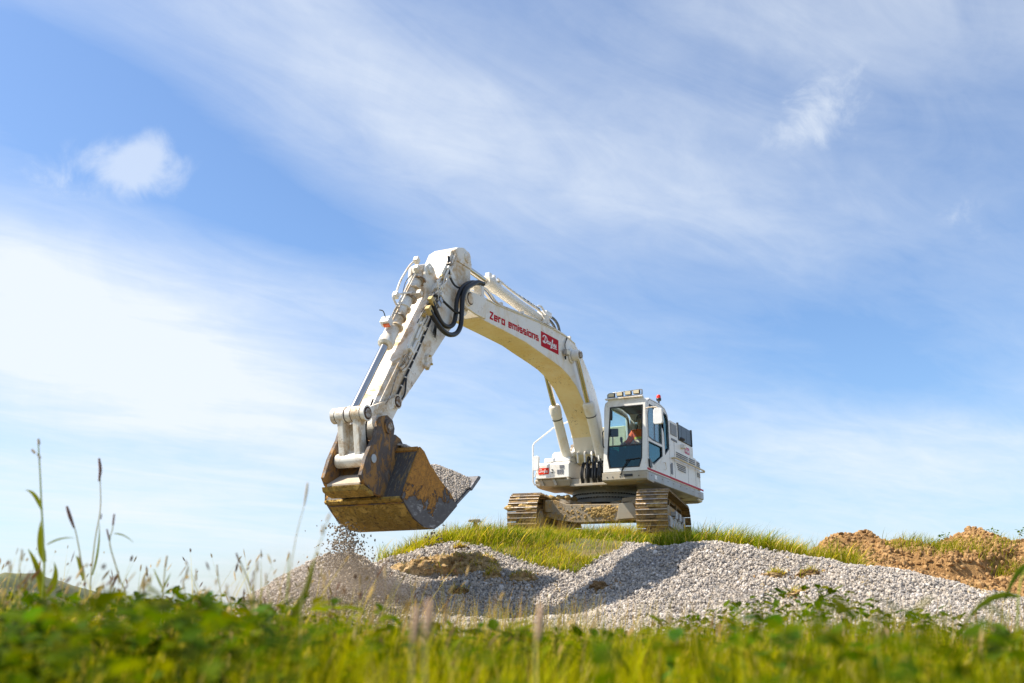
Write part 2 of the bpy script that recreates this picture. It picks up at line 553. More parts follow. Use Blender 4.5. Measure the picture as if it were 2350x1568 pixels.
def glass_mat(name, tint, trans=0.85, refl=(1, 1, 1)):
    m = bpy.data.materials.new(name)
    m.use_nodes = True
    t = NT(m.node_tree)
    tr = t.n('ShaderNodeBsdfTransparent')
    tr.inputs[0].default_value = (*tint, 1)
    gl = t.n('ShaderNodeBsdfGlossy')
    gl.inputs['Color'].default_value = (*refl, 1)
    gl.inputs['Roughness'].default_value = 0.03
    df = t.n('ShaderNodeBsdfDiffuse')
    tc = t.n('ShaderNodeTexCoord').outputs['Object']
    spk = t.mapr(t.noise(tc, 60, 4, 0.7), 0.64, 0.74)
    df.inputs['Color'].default_value = (0.45, 0.42, 0.36, 1)
    fr = t.n('ShaderNodeFresnel')
    fr.inputs['IOR'].default_value = 1.5
    m1 = t.n('ShaderNodeMixShader')
    t.put(m1.inputs[0], t.m('ADD', t.m('MULTIPLY', fr.outputs[0], trans), 0.015))
    t.link(tr.outputs[0], m1.inputs[1])
    t.link(gl.outputs[0], m1.inputs[2])
    m2 = t.n('ShaderNodeMixShader')
    t.put(m2.inputs[0], t.m('MULTIPLY', spk, 0.12))
    t.link(m1.outputs[0], m2.inputs[1])
    t.link(df.outputs[0], m2.inputs[2])
    o = t.n('ShaderNodeOutputMaterial')
    t.link(m2.outputs[0], o.inputs['Surface'])
    return m


M['glass'] = glass_mat('cab_glass', (0.46, 0.68, 0.72), 0.8)
M['glass_clear'] = glass_mat('cab_glass_clear', (0.86, 0.95, 0.96), 0.15)
M['glass_dark'] = glass_mat('cab_glass_tinted', (0.10, 0.30, 0.36), 0.9, (0.6, 0.95, 1.0))


def leafy(name, rough=0.5, trans=0.4, attr='Col'):
    m = bpy.data.materials.new(name)
    m.use_nodes = True
    t = NT(m.node_tree)
    at = t.n('ShaderNodeAttribute', attribute_name=attr)
    b = t.n('ShaderNodeBsdfPrincipled')
    t.link(at.outputs['Color'], b.inputs['Base Color'])
    b.inputs['Roughness'].default_value = rough
    b.inputs['Specular IOR Level'].default_value = 0.03
    tl = t.n('ShaderNodeBsdfTranslucent')
    br = t.mix(1.0, at.outputs['Color'], (1.65, 1.5, 0.30), 'MULTIPLY')
    t.link(br, tl.inputs['Color'])
    mx = t.n('ShaderNodeMixShader')
    mx.inputs[0].default_value = trans
    t.link(b.outputs[0], mx.inputs[1])
    t.link(tl.outputs[0], mx.inputs[2])
    o = t.n('ShaderNodeOutputMaterial')
    t.link(mx.outputs[0], o.inputs['Surface'])
    return m


M['grass'] = leafy('grass_blades', 0.5, 0.48)
M['leaf'] = leafy('weed_leaves', 0.55, 0.40)
M['stalk'] = plain('dry_stalk', (0.55, 0.46, 0.17), 0.8)
M['green_stalk'] = plain('green_stalk', (0.36, 0.40, 0.04), 0.7)
M['seed'] = plain('brown_seed_head', (0.24, 0.12, 0.085), 0.9)
M['plume'] = plain('pinkish_plume', (0.50, 0.33, 0.22), 0.9)
M['seed_tan'] = plain('tan_seed_head', (0.58, 0.42, 0.22), 0.9)


def stone_mat(name, lo, hi, warm):
    m, t, b, o = new_mat(name)
    oi = t.n('ShaderNodeObjectInfo').outputs['Random']
    tc = t.n('ShaderNodeTexCoord').outputs['Object']
    r = t.n('ShaderNodeValToRGB')
    r.color_ramp.elements[0].color = (*lo, 1)
    r.color_ramp.elements[1].color = (*hi, 1)
    e = r.color_ramp.elements.new(0.82)
    e.color = (*warm, 1)
    t.link(oi, r.inputs[0])
    c = t.mix(t.mapr(t.noise(tc, 2.5, 4), 0.35, 0.7, 0, 0.35), r.outputs[0], tuple(x * 0.6 for x in lo))
    t.link(c, b.inputs['Base Color'])
    b.inputs['Roughness'].default_value = 0.85
    b.inputs['Specular IOR Level'].default_value = 0.3
    return m


M['stone'] = stone_mat('limestone_chippings', (0.28, 0.26, 0.245), (0.69, 0.64, 0.59), (0.54, 0.46, 0.37))
M['stone_dull'] = stone_mat('dusty_backlit_chippings', (0.24, 0.21, 0.18), (0.40, 0.36, 0.31), (0.33, 0.26, 0.18))  # backlit shade of the falling shower put into the dusty colour
M['clod'] = stone_mat('soil_clods', (0.22, 0.115, 0.038), (0.37, 0.205, 0.073), (0.46, 0.28, 0.12))


# ------------------------------------------------------------------ terrain
def vnoise(x, y, seed=0):
    xi, yi = np.floor(x).astype(np.int64), np.floor(y).astype(np.int64)
    fx, fy = x - xi, y - yi
    fx, fy = fx * fx * (3 - 2 * fx), fy * fy * (3 - 2 * fy)
    def h(a, b):
        n = (a * 374761393 + b * 668265263 + seed * 974634777) & 0xFFFFFFFF
        n = ((n ^ (n >> 13)) * 1274126177) & 0xFFFFFFFF
        return ((n ^ (n >> 16)) & 0xFFFF) / 65535.0
    return (h(xi, yi) * (1 - fx) + h(xi + 1, yi) * fx) * (1 - fy) + (h(xi, yi + 1) * (1 - fx) + h(xi + 1, yi + 1) * fx) * fy


def fbm(x, y, oct=4, seed=0, gain=0.5):
    o, a, s = 0.0, 1.0, 0.0
    for k in range(oct):
        o = o + a * (vnoise(x * 2 ** k, y * 2 ** k, seed + k) - 0.5)
        s += a
        a *= gain
    return o / s


def tps_fit(P, reg=0.02):
    P = np.array(P, float)
    xy, z = P[:, :2], P[:, 2]
    n = len(P)
    d = np.linalg.norm(xy[:, None] - xy[None], axis=2)
    K = np.where(d > 0, d * d * np.log(d + 1e-12), 0) + np.eye(n) * reg
    Q = np.c_[np.ones(n), xy]
    A = np.block([[K, Q], [Q.T, np.zeros((3, 3))]])
    s = np.linalg.solve(A, np.r_[z, 0, 0, 0])
    return xy, s


def tps_eval(fit, x, y):
    xy, s = fit
    sh = np.shape(x)
    x, y = np.ravel(x), np.ravel(y)
    out = np.empty(len(x))
    for i in range(0, len(x), 40000):
        a, b = x[i:i + 40000], y[i:i + 40000]
        d2 = (a[:, None] - xy[None, :, 0]) ** 2 + (b[:, None] - xy[None, :, 1]) ** 2
        out[i:i + 40000] = (0.5 * d2 * np.log(d2 + 1e-12)) @ s[:-3] + s[-3] + s[-2] * a + s[-1] * b
    return out.reshape(sh)


def sstep(a, b, v):
    t = np.clip((v - a) / (b - a), 0, 1)
    return t * t * (3 - 2 * t)


CTRL = [(-3.16, 13.9, 0.94), (-2.88, 14.2, 1.19), (-2.54, 14.3, 1.26), (-2.14, 14.5, 1.28), (-1.91, 15.2, 1.21), (-3.54, 13.6, 0.71), (-1.69, 16.8, 1.53), (-1.07, 17.1, 1.69), (-0.54, 16.9, 1.64), (0.18, 16.5, 1.43), (1.07, 16.1, 1.28), (1.37, 16.4, 1.39), (1.92, 16.9, 1.57), (2.59, 17.0, 1.62), (-2.38, 13.5, 0.85), (-2.52, 12.6, 0.52), (-1.87, 14.0, 0.77), (-1.45, 15.2, 0.95), (-0.85, 16.0, 1.3), (-0.49, 15.5, 1.05), (0.49, 15.4, 1.02), (1.12, 15.1, 0.94), (1.72, 15.2, 1.07), (-1.63, 14.0, 0.62), (-1.08, 14.6, 0.62), (-0.47, 14.8, 0.62), (0.47, 14.7, 0.63), (1.25, 14.4, 0.7), (1.59, 13.7, 0.63), (2.16, 15.5, 1.34), (2.59, 15.7, 1.52), (3.0, 15.7, 1.56), (3.49, 15.5, 1.52), (4.02, 15, 1.39), (4.49, 14.5, 1.25), (4.93, 14, 1.14), (5.28, 13.4, 0.97), (5.56, 12.8, 0.77), (6.06, 12.2, 0.61), (2.39, 14.6, 0.99), (2.93, 14.5, 0.99), (3.72, 14.0, 0.94), (4.34, 13.2, 0.79), (4.93, 12.6, 0.67), (1.82, 13.3, 0.57), (2.88, 13.0, 0.6), (3.79, 12.4, 0.56), (0.69, 13.0, 0.52), (-0.96, 13.0, 0.52), (2.11, 11.8, 0.48), (4.44, 11.4, 0.48), (-4.0, 13.6, 0.4), (-5.89, 14, 0.42), (-6.6, 14, 0.48), (-4.2, 15.5, 0.45),
        (2.05, 22, 1.95), (0, 20, 1.96), (1.2, 19.3, 2.0), (3, 19.5, 1.97), (0.3, 19.2, 2.0), (4.5, 20, 1.74), (-1, 21, 1.9), (0, 24, 1.93), (2, 25, 1.9), (4, 24, 1.9), (5.3, 20, 1.68), (6, 21, 1.6), (7.5, 20, 1.3), (5, 18, 1.35), (3.4, 17.5, 1.58),
        (0.2, 17.9, 1.88), (1.4, 17.8, 1.80), (2.4, 17.9, 1.74), (-0.9, 18.3, 1.84), (-2.1, 18.6, 1.28), (-3, 19, 0.9), (-1.2, 18.9, 1.75),
        (9, 22, 0.7), (10, 17, 0.4), (8, 15, 0.3), (6.8, 16, 0.55), (7, 18, 0.8), (-8, 10, 0.05), (-8, 17, 0.2), (-8, 22, 0.1), (-4, 21, 0.7), (-6, 26, 0.2), (0, 30, 0.5), (6, 30, 0.5), (12, 28, 0.3), (13, 20, 0.4), (12, 14, 0.3), (10, 10, 0.1), (-5, 9.5, 0.1), (-2, 10, 0.2), (0, 10, 0.22), (2.5, 10, 0.22), (5, 9.7, 0.18), (0, 8, 0.08), (3, 7.5, 0.05), (-3, 7.5, 0.05), (0, 5, 0), (-5, 4, 0), (5, 4, 0), (0, 0, 0), (-8, 2, 0), (8, 2, 0), (-14, 12, 0), (16, 16, 0.1), (-12, 30, 0), (16, 32, 0)]
FIT = tps_fit(CTRL)


def h0(x, y):
    x, y = np.asarray(x, float), np.asarray(y, float)
    z = tps_eval(FIT, x, y)
    r = np.hypot((x - 1) / 1.0, (y - 16) / 1.15)
    z = z * (1 - sstep(11.0, 15.5, r))
    return z


YB_X = [-9, -4, -2.6, -1.9, -1.2, -0.6, 0.1, 1.0, 1.35, 1.75, 2.0, 2.35, 2.6, 3.0, 4.0, 5.0, 6.0, 7.0, 8.0, 10]
YB_Y = [14.4, 14.8, 15.4, 16.6, 17.3, 16.9, 16.2, 15.85, 16.2, 16.8, 17.7, 17.8, 17.0, 16.4, 15.9, 15.2, 14.2, 13.0, 12.2, 11.2]


def gravel_w(x, y):
    """1 inside the chippings, 0 outside (with ragged edges)"""
    nb = 0.5 * fbm(x * 1.3, y * 1.3, 3, 11)
    up = np.interp(x, YB_X, YB_Y) + nb
    toe = np.interp(x, [-9, -5, -3, 0, 4, 8], [12.9, 12.4, 10.8, 10.4, 10.2, 10.6]) + 0.8 * fbm(x * 0.8, y * 0.8, 3, 31)
    g = sstep(-0.12, 0.12, up - y) * sstep(-0.15, 0.15, y - toe) * sstep(-8.5, -7, x) * (1 - sstep(8.5, 9.5, x))
    # hollow with a turf ledge
    return g


def h(x, y):
    z = h0(x, y)
    g = gravel_w(x, y)
    near = sstep(16, 10, np.hypot(x - 1, y - 16))
    z = z + near * (g * (0.14 * fbm(x * 0.9, y * 0.9, 3, 3) + 0.16 * fbm(x * 2.3 + 9, y * 1.7, 4, 6)) + (1 - g) * 0.10 * fbm(x * 0.8, y * 0.8, 4, 5))
    # hollow under the torn turf ledge
    z = z - 0.12 * np.exp(-(((x + 1.25) / 0.6) ** 2 + ((y - 15.75) / 0.22) ** 2))
    return z


gx = np.concatenate([-np.geomspace(4000, 10.2, 26), np.arange(-10, 13.001, 0.085), np.geomspace(13.3, 4000, 26)])
gy = np.concatenate([-np.geomspace(3000, 3.0, 14), np.arange(-2.5, 8, 0.5), np.arange(8, 27.001, 0.085), np.geomspace(27.5, 4500, 34)])
GX, GY = np.meshgrid(gx, gy)
GZ = h(GX, GY)
far = np.hypot(GX, GY)
GZ = GZ + np.where(far > 60, 1.2 * fbm(GX / 60, GY / 60, 3, 9) * sstep(60, 300, far), 0) - 0.6 * sstep(40, 300, far)


def grid_mesh(name, X, Y, Z):
    ny, nx = X.shape
    me = bpy.data.meshes.new(name)
    co = np.stack([X, Y, Z], -1).reshape(-1, 3).astype(np.float32)
    i = np.arange(ny * nx).reshape(ny, nx)
    q = np.stack([i[:-1, :-1], i[:-1, 1:], i[1:, 1:], i[1:, :-1]], -1).reshape(-1, 4)
    me.vertices.add(len(co))
    me.vertices.foreach_set('co', co.ravel())
    me.loops.add(q.size)
    me.loops.foreach_set('vertex_index', q.ravel().astype(np.int32))
    me.polygons.add(len(q))
    me.polygons.foreach_set('loop_start', np.arange(0, q.size, 4, dtype=np.int32))
    me.polygons.foreach_set('use_smooth', np.ones(len(q), bool))
    me.update(calc_edges=True)
    return me


gme = grid_mesh('ground', GX, GY, GZ)
ga = gme.attributes.new('gravel', 'FLOAT', 'POINT')
ga.data.foreach_set('value', gravel_w(GX, GY).ravel().astype(np.float32))
m, t, b, o = new_mat('ground_soil')
at = t.n('ShaderNodeAttribute', attribute_name='gravel')
tc = t.n('ShaderNodeTexCoord').outputs['Object']
n1 = t.noise(tc, 1.3, 6, 0.6)
n2 = t.noise(tc, 30, 5, 0.65)
soil = t.mix(t.mapr(n1, 0.35, 0.65), (0.13, 0.105, 0.035), (0.34, 0.23, 0.095))
soil = t.mix(t.mapr(t.noise(tc, 0.35, 6, 0.65), 0.42, 0.58), soil, (0.12, 0.135, 0.03))
soil = t.mix(t.mapr(n2, 0.3, 0.7, 0, 0.6), soil, (0.06, 0.058, 0.02))
chip = t.mix(t.mapr(n2, 0.35, 0.65), (0.12, 0.105, 0.095), (0.34, 0.31, 0.29))
t.link(t.mix(at.outputs['Fac'], soil, chip), b.inputs['Base Color'])
b.inputs['Roughness'].default_value = 0.95
bp = t.n('ShaderNodeBump')
bp.inputs['Strength'].default_value = 0.8
bp.inputs['Distance'].default_value = 0.04
t.link(n2, bp.inputs['Height'])
t.link(bp.outputs[0], b.inputs['Normal'])
gme.materials.append(m)
ground = link_mesh('ground', gme)
tag(ground, kind='structure')

# low wooded rise far off to the left
HX, HY = np.meshgrid(np.linspace(-330, -105, 160), np.linspace(250, 420, 26))
prof = sstep(-330, -280, HX) * (1 - sstep(-152, -126, HX))
HZ = -1.0 + prof * np.sin(np.clip((HY - 250) / 170, 0, 1) * math.pi) * (12.0 + 9 * fbm(HX / 17, HY / 40, 3, 21) + 4.0 * fbm(HX / 5, HY / 9, 3, 22))
hme = grid_mesh('hill', HX, HY, HZ)
m, t, b, o = new_mat('far_hill')
tc = t.n('ShaderNodeTexCoord').outputs['Object']
t.link(t.mix(t.mapr(t.noise(tc, 0.12, 6, 0.7), 0.35, 0.65), (0.06, 0.085, 0.035), (0.13, 0.13, 0.06)), b.inputs['Base Color'])
b.inputs['Roughness'].default_value = 1.0
hme.materials.append(m)
tag(link_mesh('hill', hme), kind='structure')


# ------------------------------------------------------------------ scatter by geometry nodes
def stone_protos(name, mat, count=6, seed=1, subdiv=1):
    c = bpy.data.collections.new(name)
    rr = random.Random(seed)
    for i in range(count):
        bm = bmesh.new()
        bmesh.ops.create_icosphere(bm, subdivisions=subdiv, radius=0.5)
        sx, sy, sz = rr.uniform(0.8, 1.2), rr.uniform(0.6, 1.0), rr.uniform(0.45, 0.8)
        for v in bm.verts:
            k = rr.uniform(0.78, 1.12)
            v.co = Vector((v.co.x * sx * k, v.co.y * sy * k, v.co.z * sz * k))
        me = bpy.data.meshes.new(name)
        bm.to_mesh(me)
        bm.free()
        me.materials.append(mat)
        c.objects.link(bpy.data.objects.new(name, me))
    return c


def scatter(name, pts, rot, scl, idx, coll):
    """one object of points that carries instances of the stones in coll"""
    me = bpy.data.meshes.new(name)
    n = len(pts)
    me.vertices.add(n)
    me.vertices.foreach_set('co', np.asarray(pts, np.float32).ravel())
    for nm, tp, arr in (('rot', 'FLOAT_VECTOR', rot), ('scl', 'FLOAT_VECTOR', scl)):
        a = me.attributes.new(nm, tp, 'POINT')
        a.data.foreach_set('vector', np.asarray(arr, np.float32).ravel())
    a = me.attributes.new('idx', 'INT', 'POINT')
    a.data.foreach_set('value', np.asarray(idx, np.int32))
    ob = link_mesh(name, me)
    ng = bpy.data.node_groups.new(name, 'GeometryNodeTree')
    ng.interface.new_socket('Geometry', in_out='INPUT', socket_type='NodeSocketGeometry')
    ng.interface.new_socket('Geometry', in_out='OUTPUT', socket_type='NodeSocketGeometry')
    gi = ng.nodes.new('NodeGroupInput')
    go = ng.nodes.new('NodeGroupOutput')
    ip = ng.nodes.new('GeometryNodeInstanceOnPoints')
    ci = ng.nodes.new('GeometryNodeCollectionInfo')
    ci.inputs['Collection'].default_value = coll
    ci.inputs['Separate Children'].default_value = True
    ci.inputs['Reset Children'].default_value = True
    def na(nm, dt):
        q = ng.nodes.new('GeometryNodeInputNamedAttribute')
        q.data_type = dt
        q.inputs['Name'].default_value = nm
        return q.outputs['Attribute']
    ng.links.new(gi.outputs[0], ip.inputs['Points'])
    ng.links.new(ci.outputs[0], ip.inputs['Instance'])
    ip.inputs['Pick Instance'].default_value = True
    ng.links.new(na('idx', 'INT'), ip.inputs['Instance Index'])
    ng.links.new(na('rot', 'FLOAT_VECTOR'), ip.inputs['Rotation'])
    ng.links.new(na('scl', 'FLOAT_VECTOR'), ip.inputs['Scale'])
    ng.links.new(ip.outputs[0], go.inputs[0])
    md = ob.modifiers.new('scatter', 'NODES')
    md.node_group = ng
    return ob


stones = stone_protos('chipping', M['stone'], 7, 3)
dull_stones = stone_protos('dusty_backlit_chipping', M['stone_dull'], 5, 5)
clods = stone_protos('clod', M['clod'], 6, 9, 2)


def rand_rs(n, lo, hi, power=1.0):
    s = lo + (hi - lo) * rng.random(n) ** power
    return rng.random((n, 3)) * 6.283, np.repeat(s[:, None], 3, 1), rng.integers(0, 5, n)


def in_view(x, y, pad=2.2):
    return np.abs(x) < 0.515 * y + pad


n = 480000
x = rng.uniform(-8.5, 9.5, n)
y = rng.uniform(9.8, 18.0, n)
k = (rng.random(n) < gravel_w(x, y)) & in_view(x, y)
x, y = x[k], y[k]
bare = fbm(x * 0.9 + 7, y * 0.9, 4, 41)
k = rng.random(len(x)) < np.where(bare > 0.22, 0.35, 1.0)
x, y = x[k][:260000], y[k][:260000]
z = h(x, y) + rng.uniform(-0.022, 0.034, len(x))
r_, s_, i_ = rand_rs(len(x), 0.015, 0.068, 2.2)
s_ = s_ * rng.uniform(0.7, 1.35, (len(x), 3))
gravel = scatter('gravel', np.stack([x, y, z], 1), r_, s_, i_, stones)
n_big = 700
bx_, by_ = rng.uniform(-3.5, 8, n_big), rng.uniform(11, 16.8, n_big)
kb = rng.random(n_big) < gravel_w(bx_, by_)
bx_, by_ = bx_[kb], by_[kb]
r_, s_, i_ = rand_rs(len(bx_), 0.075, 0.15, 2.5)
big = scatter('larger_stones', np.stack([bx_, by_, h(bx_, by_) + 0.01], 1), r_, s_, i_, stones)
big.parent = gravel
tag(big, kind='stuff')
tag(gravel, 'loose pale grey stone chippings covering the banks below the excavator', 'gravel', kind='stuff')

tan_stones = stone_protos('tan_chipping', stone_mat('earthy_chippings', (0.42, 0.33, 0.20), (0.62, 0.50, 0.30), (0.50, 0.38, 0.20)), 5, 8)
n = 90000
x, y = rng.uniform(-3.5, 8, n), rng.uniform(10.5, 16.5, n)
sk_ = fbm(x * 2.4 + 0.35 * y, y * 0.35 + 4, 4, 47) + 0.35 * fbm(x * 6, y * 2, 3, 48)
k = (rng.random(n) < gravel_w(x, y) * sstep(0.13, 0.26, sk_) * 0.55) & in_view(x, y)
x, y = x[k], y[k]
z = h(x, y) + rng.uniform(0.0, 0.036, len(x))
r_, s_, i_ = rand_rs(len(x), 0.014, 0.055, 2.0)
tag(scatter('earthy_gravel', np.stack([x, y, z], 1), r_, s_, i_, tan_stones), 'streaks of earth-stained tan stones running down the gravel banks', 'gravel', kind='stuff')

# ------------------------------------------------------------------ heap of dug soil on the right
SOIL = [(5.98, 19.5, 1.75), (6.23, 19.6, 1.90), (6.52, 19.6, 1.76), (7.01, 20, 2.0), (7.42, 20, 1.75), (7.93, 20, 1.72), (8.43, 20, 1.60), (8.97, 20.2, 1.85), (9.51, 20.4, 1.95), (10.02, 20.6, 1.75), (10.39, 20.6, 1.86), (11.5, 20.5, 1.8), (12.5, 20, 1.2), (5.77, 18.6, 1.42), (6.52, 18.3, 1.36), (6.81, 17.3, 1.02), (7.04, 16.2, 0.76), (7.44, 15, 0.45), (7.56, 18.2, 1.17), (8.32, 17.4, 0.95), (9.5, 18, 1.1), (9, 16, 0.5), (11, 17, 0.6), (5.2, 18.6, 1.0), (5.4, 20.5, 1.1), (6, 22, 0.6), (8, 22.5, 0.6), (10, 23, 0.6), (12, 23, 0.4), (13, 18, 0.3), (5.6, 17, 0.8), (6, 15.6, 0.5)]
SFIT = tps_fit(SOIL, 0.01)


def hs(x, y):
    z = tps_eval(SFIT, x, y)
    z = z + 0.10 * sstep(1.3, 1.8, z)
    # slumped face with a scarp under the turf
    line = 18.95 + 0.25 * np.sin(x * 2.1) + 0.3 * fbm(x * 1.5, y * 0 + 3, 3, 51)
    sc = sstep(7.2, 7.7, x) * (1 - sstep(9.2, 9.8, x))
    z = z + sc * (0.16 * sstep(-0.05, 0.10, y - line) - 0.20 * np.exp(-((y - line + 0.22) / 0.22) ** 2))
    z = z + 0.30 * fbm(x * 1.4, y * 1.4, 4, 61) + 0.13 * fbm(x * 5, y * 5, 4, 62, 0.65)
    return z


SX, SY = np.meshgrid(np.arange(5.2, 13.0, 0.05), np.arange(14.6, 22.6, 0.05))
SZ = hs(SX, SY)
edge = sstep(5.2, 5.9, SX) * (1 - sstep(12, 13, SX)) * sstep(14.6, 15.4, SY) * (1 - sstep(21.8, 22.6, SY))
SZ = SZ * edge + (-0.3) * (1 - edge)
sme = grid_mesh('soil_heap', SX, SY, SZ)
m, t, b, o = new_mat('dug_soil')
tc = t.n('ShaderNodeTexCoord').outputs['Object']
n1 = t.noise(tc, 2.0, 6, 0.65)
n2 = t.noise(tc, 16, 6, 0.7)
c = t.mix(t.mapr(n1, 0.35, 0.65), (0.29, 0.15, 0.048), (0.44, 0.25, 0.088))
c = t.mix(t.mapr(n2, 0.3, 0.75, 0, 0.55), c, (0.20, 0.105, 0.04))
t.link(c, b.inputs['Base Color'])
b.inputs['Roughness'].default_value = 0.95
bp = t.n('ShaderNodeBump')
bp.inputs['Strength'].default_value = 1.0
bp.inputs['Distance'].default_value = 0.05
t.link(n2, bp.inputs['Height'])
t.link(bp.outputs[0], b.inputs['Normal'])
sme.materials.append(m)
heap = link_mesh('soil_heap', sme)
tag(heap, 'long lumpy heap of brown dug soil topped with turf at the right edge', 'soil heap')
n = 26000
x, y = rng.uniform(5.5, 12.2, n), rng.uniform(15.0, 21.2, n)
z = hs(x, y)
k = (z > h(x, y) - 0.03) & in_view(x, y, 2.2)
x, y, z = x[k], y[k], z[k]
r_, s_, i_ = rand_rs(len(x), 0.022, 0.15, 3.2)
tag(scatter('soil_crumbs', np.stack([x, y, z], 1), r_, s_, i_, clods), 'crumbs and clods of brown soil lying over the dug heap', 'soil', kind='stuff')


# ------------------------------------------------------------------ grass and leaves as real blades
def mesh_from(name, co, loops, starts, col, mat, smooth=False):
    me = bpy.data.meshes.new(name)
    me.vertices.add(len(co))
    me.vertices.foreach_set('co', co.astype(np.float32).ravel())
    me.loops.add(len(loops))
    me.loops.foreach_set('vertex_index', loops.astype(np.int32))
    me.polygons.add(len(starts))
    me.polygons.foreach_set('loop_start', starts.astype(np.int32))
    me.update(calc_edges=True)
    a = me.attributes.new('Col', 'FLOAT_COLOR', 'POINT')
    a.data.foreach_set('color', np.c_[col, np.ones(len(col))].astype(np.float32).ravel())
    me.materials.append(mat)
    return me


def blades(x, y, z, hgt, wid, col, lean=0.35, seg=3, droop=0.5, wind=(0.10, 0.0)):
    """vectorised grass blades: seg+1 levels, tip at the end"""
    n = len(x)
    az = rng.random(n) * 6.283
    ln = lean * (0.3 + rng.random(n)) * hgt
    dx, dy = np.cos(az) * ln + wind[0] * hgt, np.sin(az) * ln + wind[1] * hgt
    fa = rng.random(n) * 6.283
    ux, uy = np.cos(fa), np.sin(fa)
    L = seg * 2 + 1
    co = np.empty((n, L, 3))
    cc = np.empty((n, L, 3))
    for i in range(seg + 1):
        t = i / seg
        cx, cy = x + dx * t ** 1.8, y + dy * t ** 1.8
        cz = z + hgt * (t - droop * 0.35 * (ln / hgt) * t ** 2.5)
        shade = 1.0
        if i == seg:
            co[:, 2 * seg] = np.stack([cx, cy, cz], 1)
            cc[:, 2 * seg] = col * shade
        else:
            wv = wid * (1 - 0.75 * t ** 1.5) * 0.5
            co[:, 2 * i] = np.stack([cx - ux * wv, cy - uy * wv, cz], 1)
            co[:, 2 * i + 1] = np.stack([cx + ux * wv, cy + uy * wv, cz], 1)
            cc[:, 2 * i] = cc[:, 2 * i + 1] = col * shade
    fl = []
    st = []
    for i in range(seg - 1):
        st.append(len(fl))
        fl += [2 * i, 2 * i + 1, 2 * i + 3, 2 * i + 2]
    st.append(len(fl))
    fl += [2 * seg - 2, 2 * seg - 1, 2 * seg]
    fl, st = np.array(fl), np.array(st)
    loops = (np.arange(n)[:, None] * L + fl[None]).ravel()
    starts = (np.arange(n)[:, None] * len(fl) + st[None]).ravel()
    return co.reshape(-1, 3), loops, starts, cc.reshape(-1, 3)


def leaves(x, y, z, size, col, tilt=0.7, aspect=0.55):
    """vectorised pointed leaves with a folded midrib"""
    n = len(x)
    az = rng.random(n) * 6.283
    el = (rng.random(n) - 0.25) * 1.5 * tilt
    d = np.stack([np.cos(az) * np.cos(el), np.sin(az) * np.cos(el), np.sin(el)], 1)
    sd = np.stack([-np.sin(az), np.cos(az), (rng.random(n) - 0.5) * 0.8], 1)
    up = np.cross(d, sd)
    P = np.stack([x, y, z], 1)
    s = size[:, None]
    wv = s * aspect * 0.5
    co = np.stack([P, P + d * s * 0.35 + sd * wv + up * s * 0.06, P + d * s * 0.75 + sd * wv * 0.75 + up * s * 0.02, P + d * s - up * s * 0.10,
                   P + d * s * 0.75 - sd * wv * 0.75 + up * s * 0.02, P + d * s * 0.35 - sd * wv + up * s * 0.06, P + d * s * 0.5 - up * s * 0.03], 1)
    fl = np.array([0, 1, 6, 1, 2, 6, 2, 3, 6, 3, 4, 6, 4, 5, 6, 5, 0, 6])
    st = np.arange(0, 18, 3)
    loops = (np.arange(n)[:, None] * 7 + fl[None]).ravel()
    starts = (np.arange(n)[:, None] * 18 + st[None]).ravel()
    return co.reshape(-1, 3), loops, starts, np.repeat(col, 7, 0)


def join(parts):
    co, lo, st, cc = [], [], [], []
    vo = lo_o = 0
    for a, b_, c_, d in parts:
        co.append(a)
        lo.append(b_ + vo)
        st.append(c_ + lo_o)
        cc.append(d)
        vo += len(a)
        lo_o += len(b_)
    return np.concatenate(co), np.concatenate(lo), np.concatenate(st), np.concatenate(cc)


def grass_col(n, green, yellow, straw, ps=0.15, mixn=None):
    t = rng.random(n) if mixn is None else np.clip(mixn + 0.35 * (rng.random(n) - 0.5), 0, 1)
    c = np.array(green)[None] * (1 - t[:, None]) + np.array(yellow)[None] * t[:, None]
    k = rng.random(n) < ps
    c[k] = np.array(straw)
    return c * (0.5 + 0.9 * rng.random((n, 1)))


GREEN, YELLOW, STRAW = (0.105, 0.175, 0.010), (0.37, 0.36, 0.020), (0.58, 0.44, 0.18)
# grass on the mound and round its crest
n = 150000
x = rng.uniform(-4.2, 8.6, n)
y = rng.uniform(14.8, 23.8, n)
g = gravel_w(x, y)
ux_, uy_ = x - 2.05, y - 22.0
ca, sa = math.cos(R(-106)), math.sin(R(-106))
ta, tb = ux_ * ca + uy_ * sa, -ux_ * sa + uy_ * ca
under = (np.abs(ta) < 2.25) & (np.abs(np.abs(tb) - 1.31) < 0.36)
bare = (np.exp(-(((x - 1.5) / 0.6) ** 2 + ((y - 17.4) / 0.8) ** 2)) + 0.9 * fbm(x * 2.5, y * 2.5, 3, 77) > 0.42)
dens = np.where(bare, 0.12, 1.0) * np.where((np.abs(ta) < 1.9) & (np.abs(tb) < 1.0), 0.25, 1.0)
dens = dens * np.where(x > 5.6, 0.5, 1.0)
k = (x > -1.85 - 0.45 * rng.random(n)) & (g < 0.25) & ~under & in_view(x, y, 2.2) & (y > np.interp(x, YB_X, YB_Y) - 0.7) & (rng.random(n) < dens) & ~((y > 20.6) & (rng.random(n) < 0.5))
soilz = np.where((x > 5.2), hs(x, y), -9)
k &= (soilz < h(x, y) + 0.05) & (x < 6.3 - 0.5 * np.clip(17.5 - y, 0, 3))
x, y = x[k], y[k]
cl = np.clip(0.5 + 2.4 * fbm(x * 1.3, y * 1.3, 4, 71), 0, 1)
tall = np.clip(0.45 + 3.0 * fbm(x * 1.5, y * 1.5, 4, 72), 0.0, 1.1)
hg = (0.11 + 0.30 * tall) * (0.45 + 0.85 * rng.random(len(x)))
hg *= np.where((np.hypot(x - 2.05, y - 20.5) < 2.4), 0.8, 1.0)
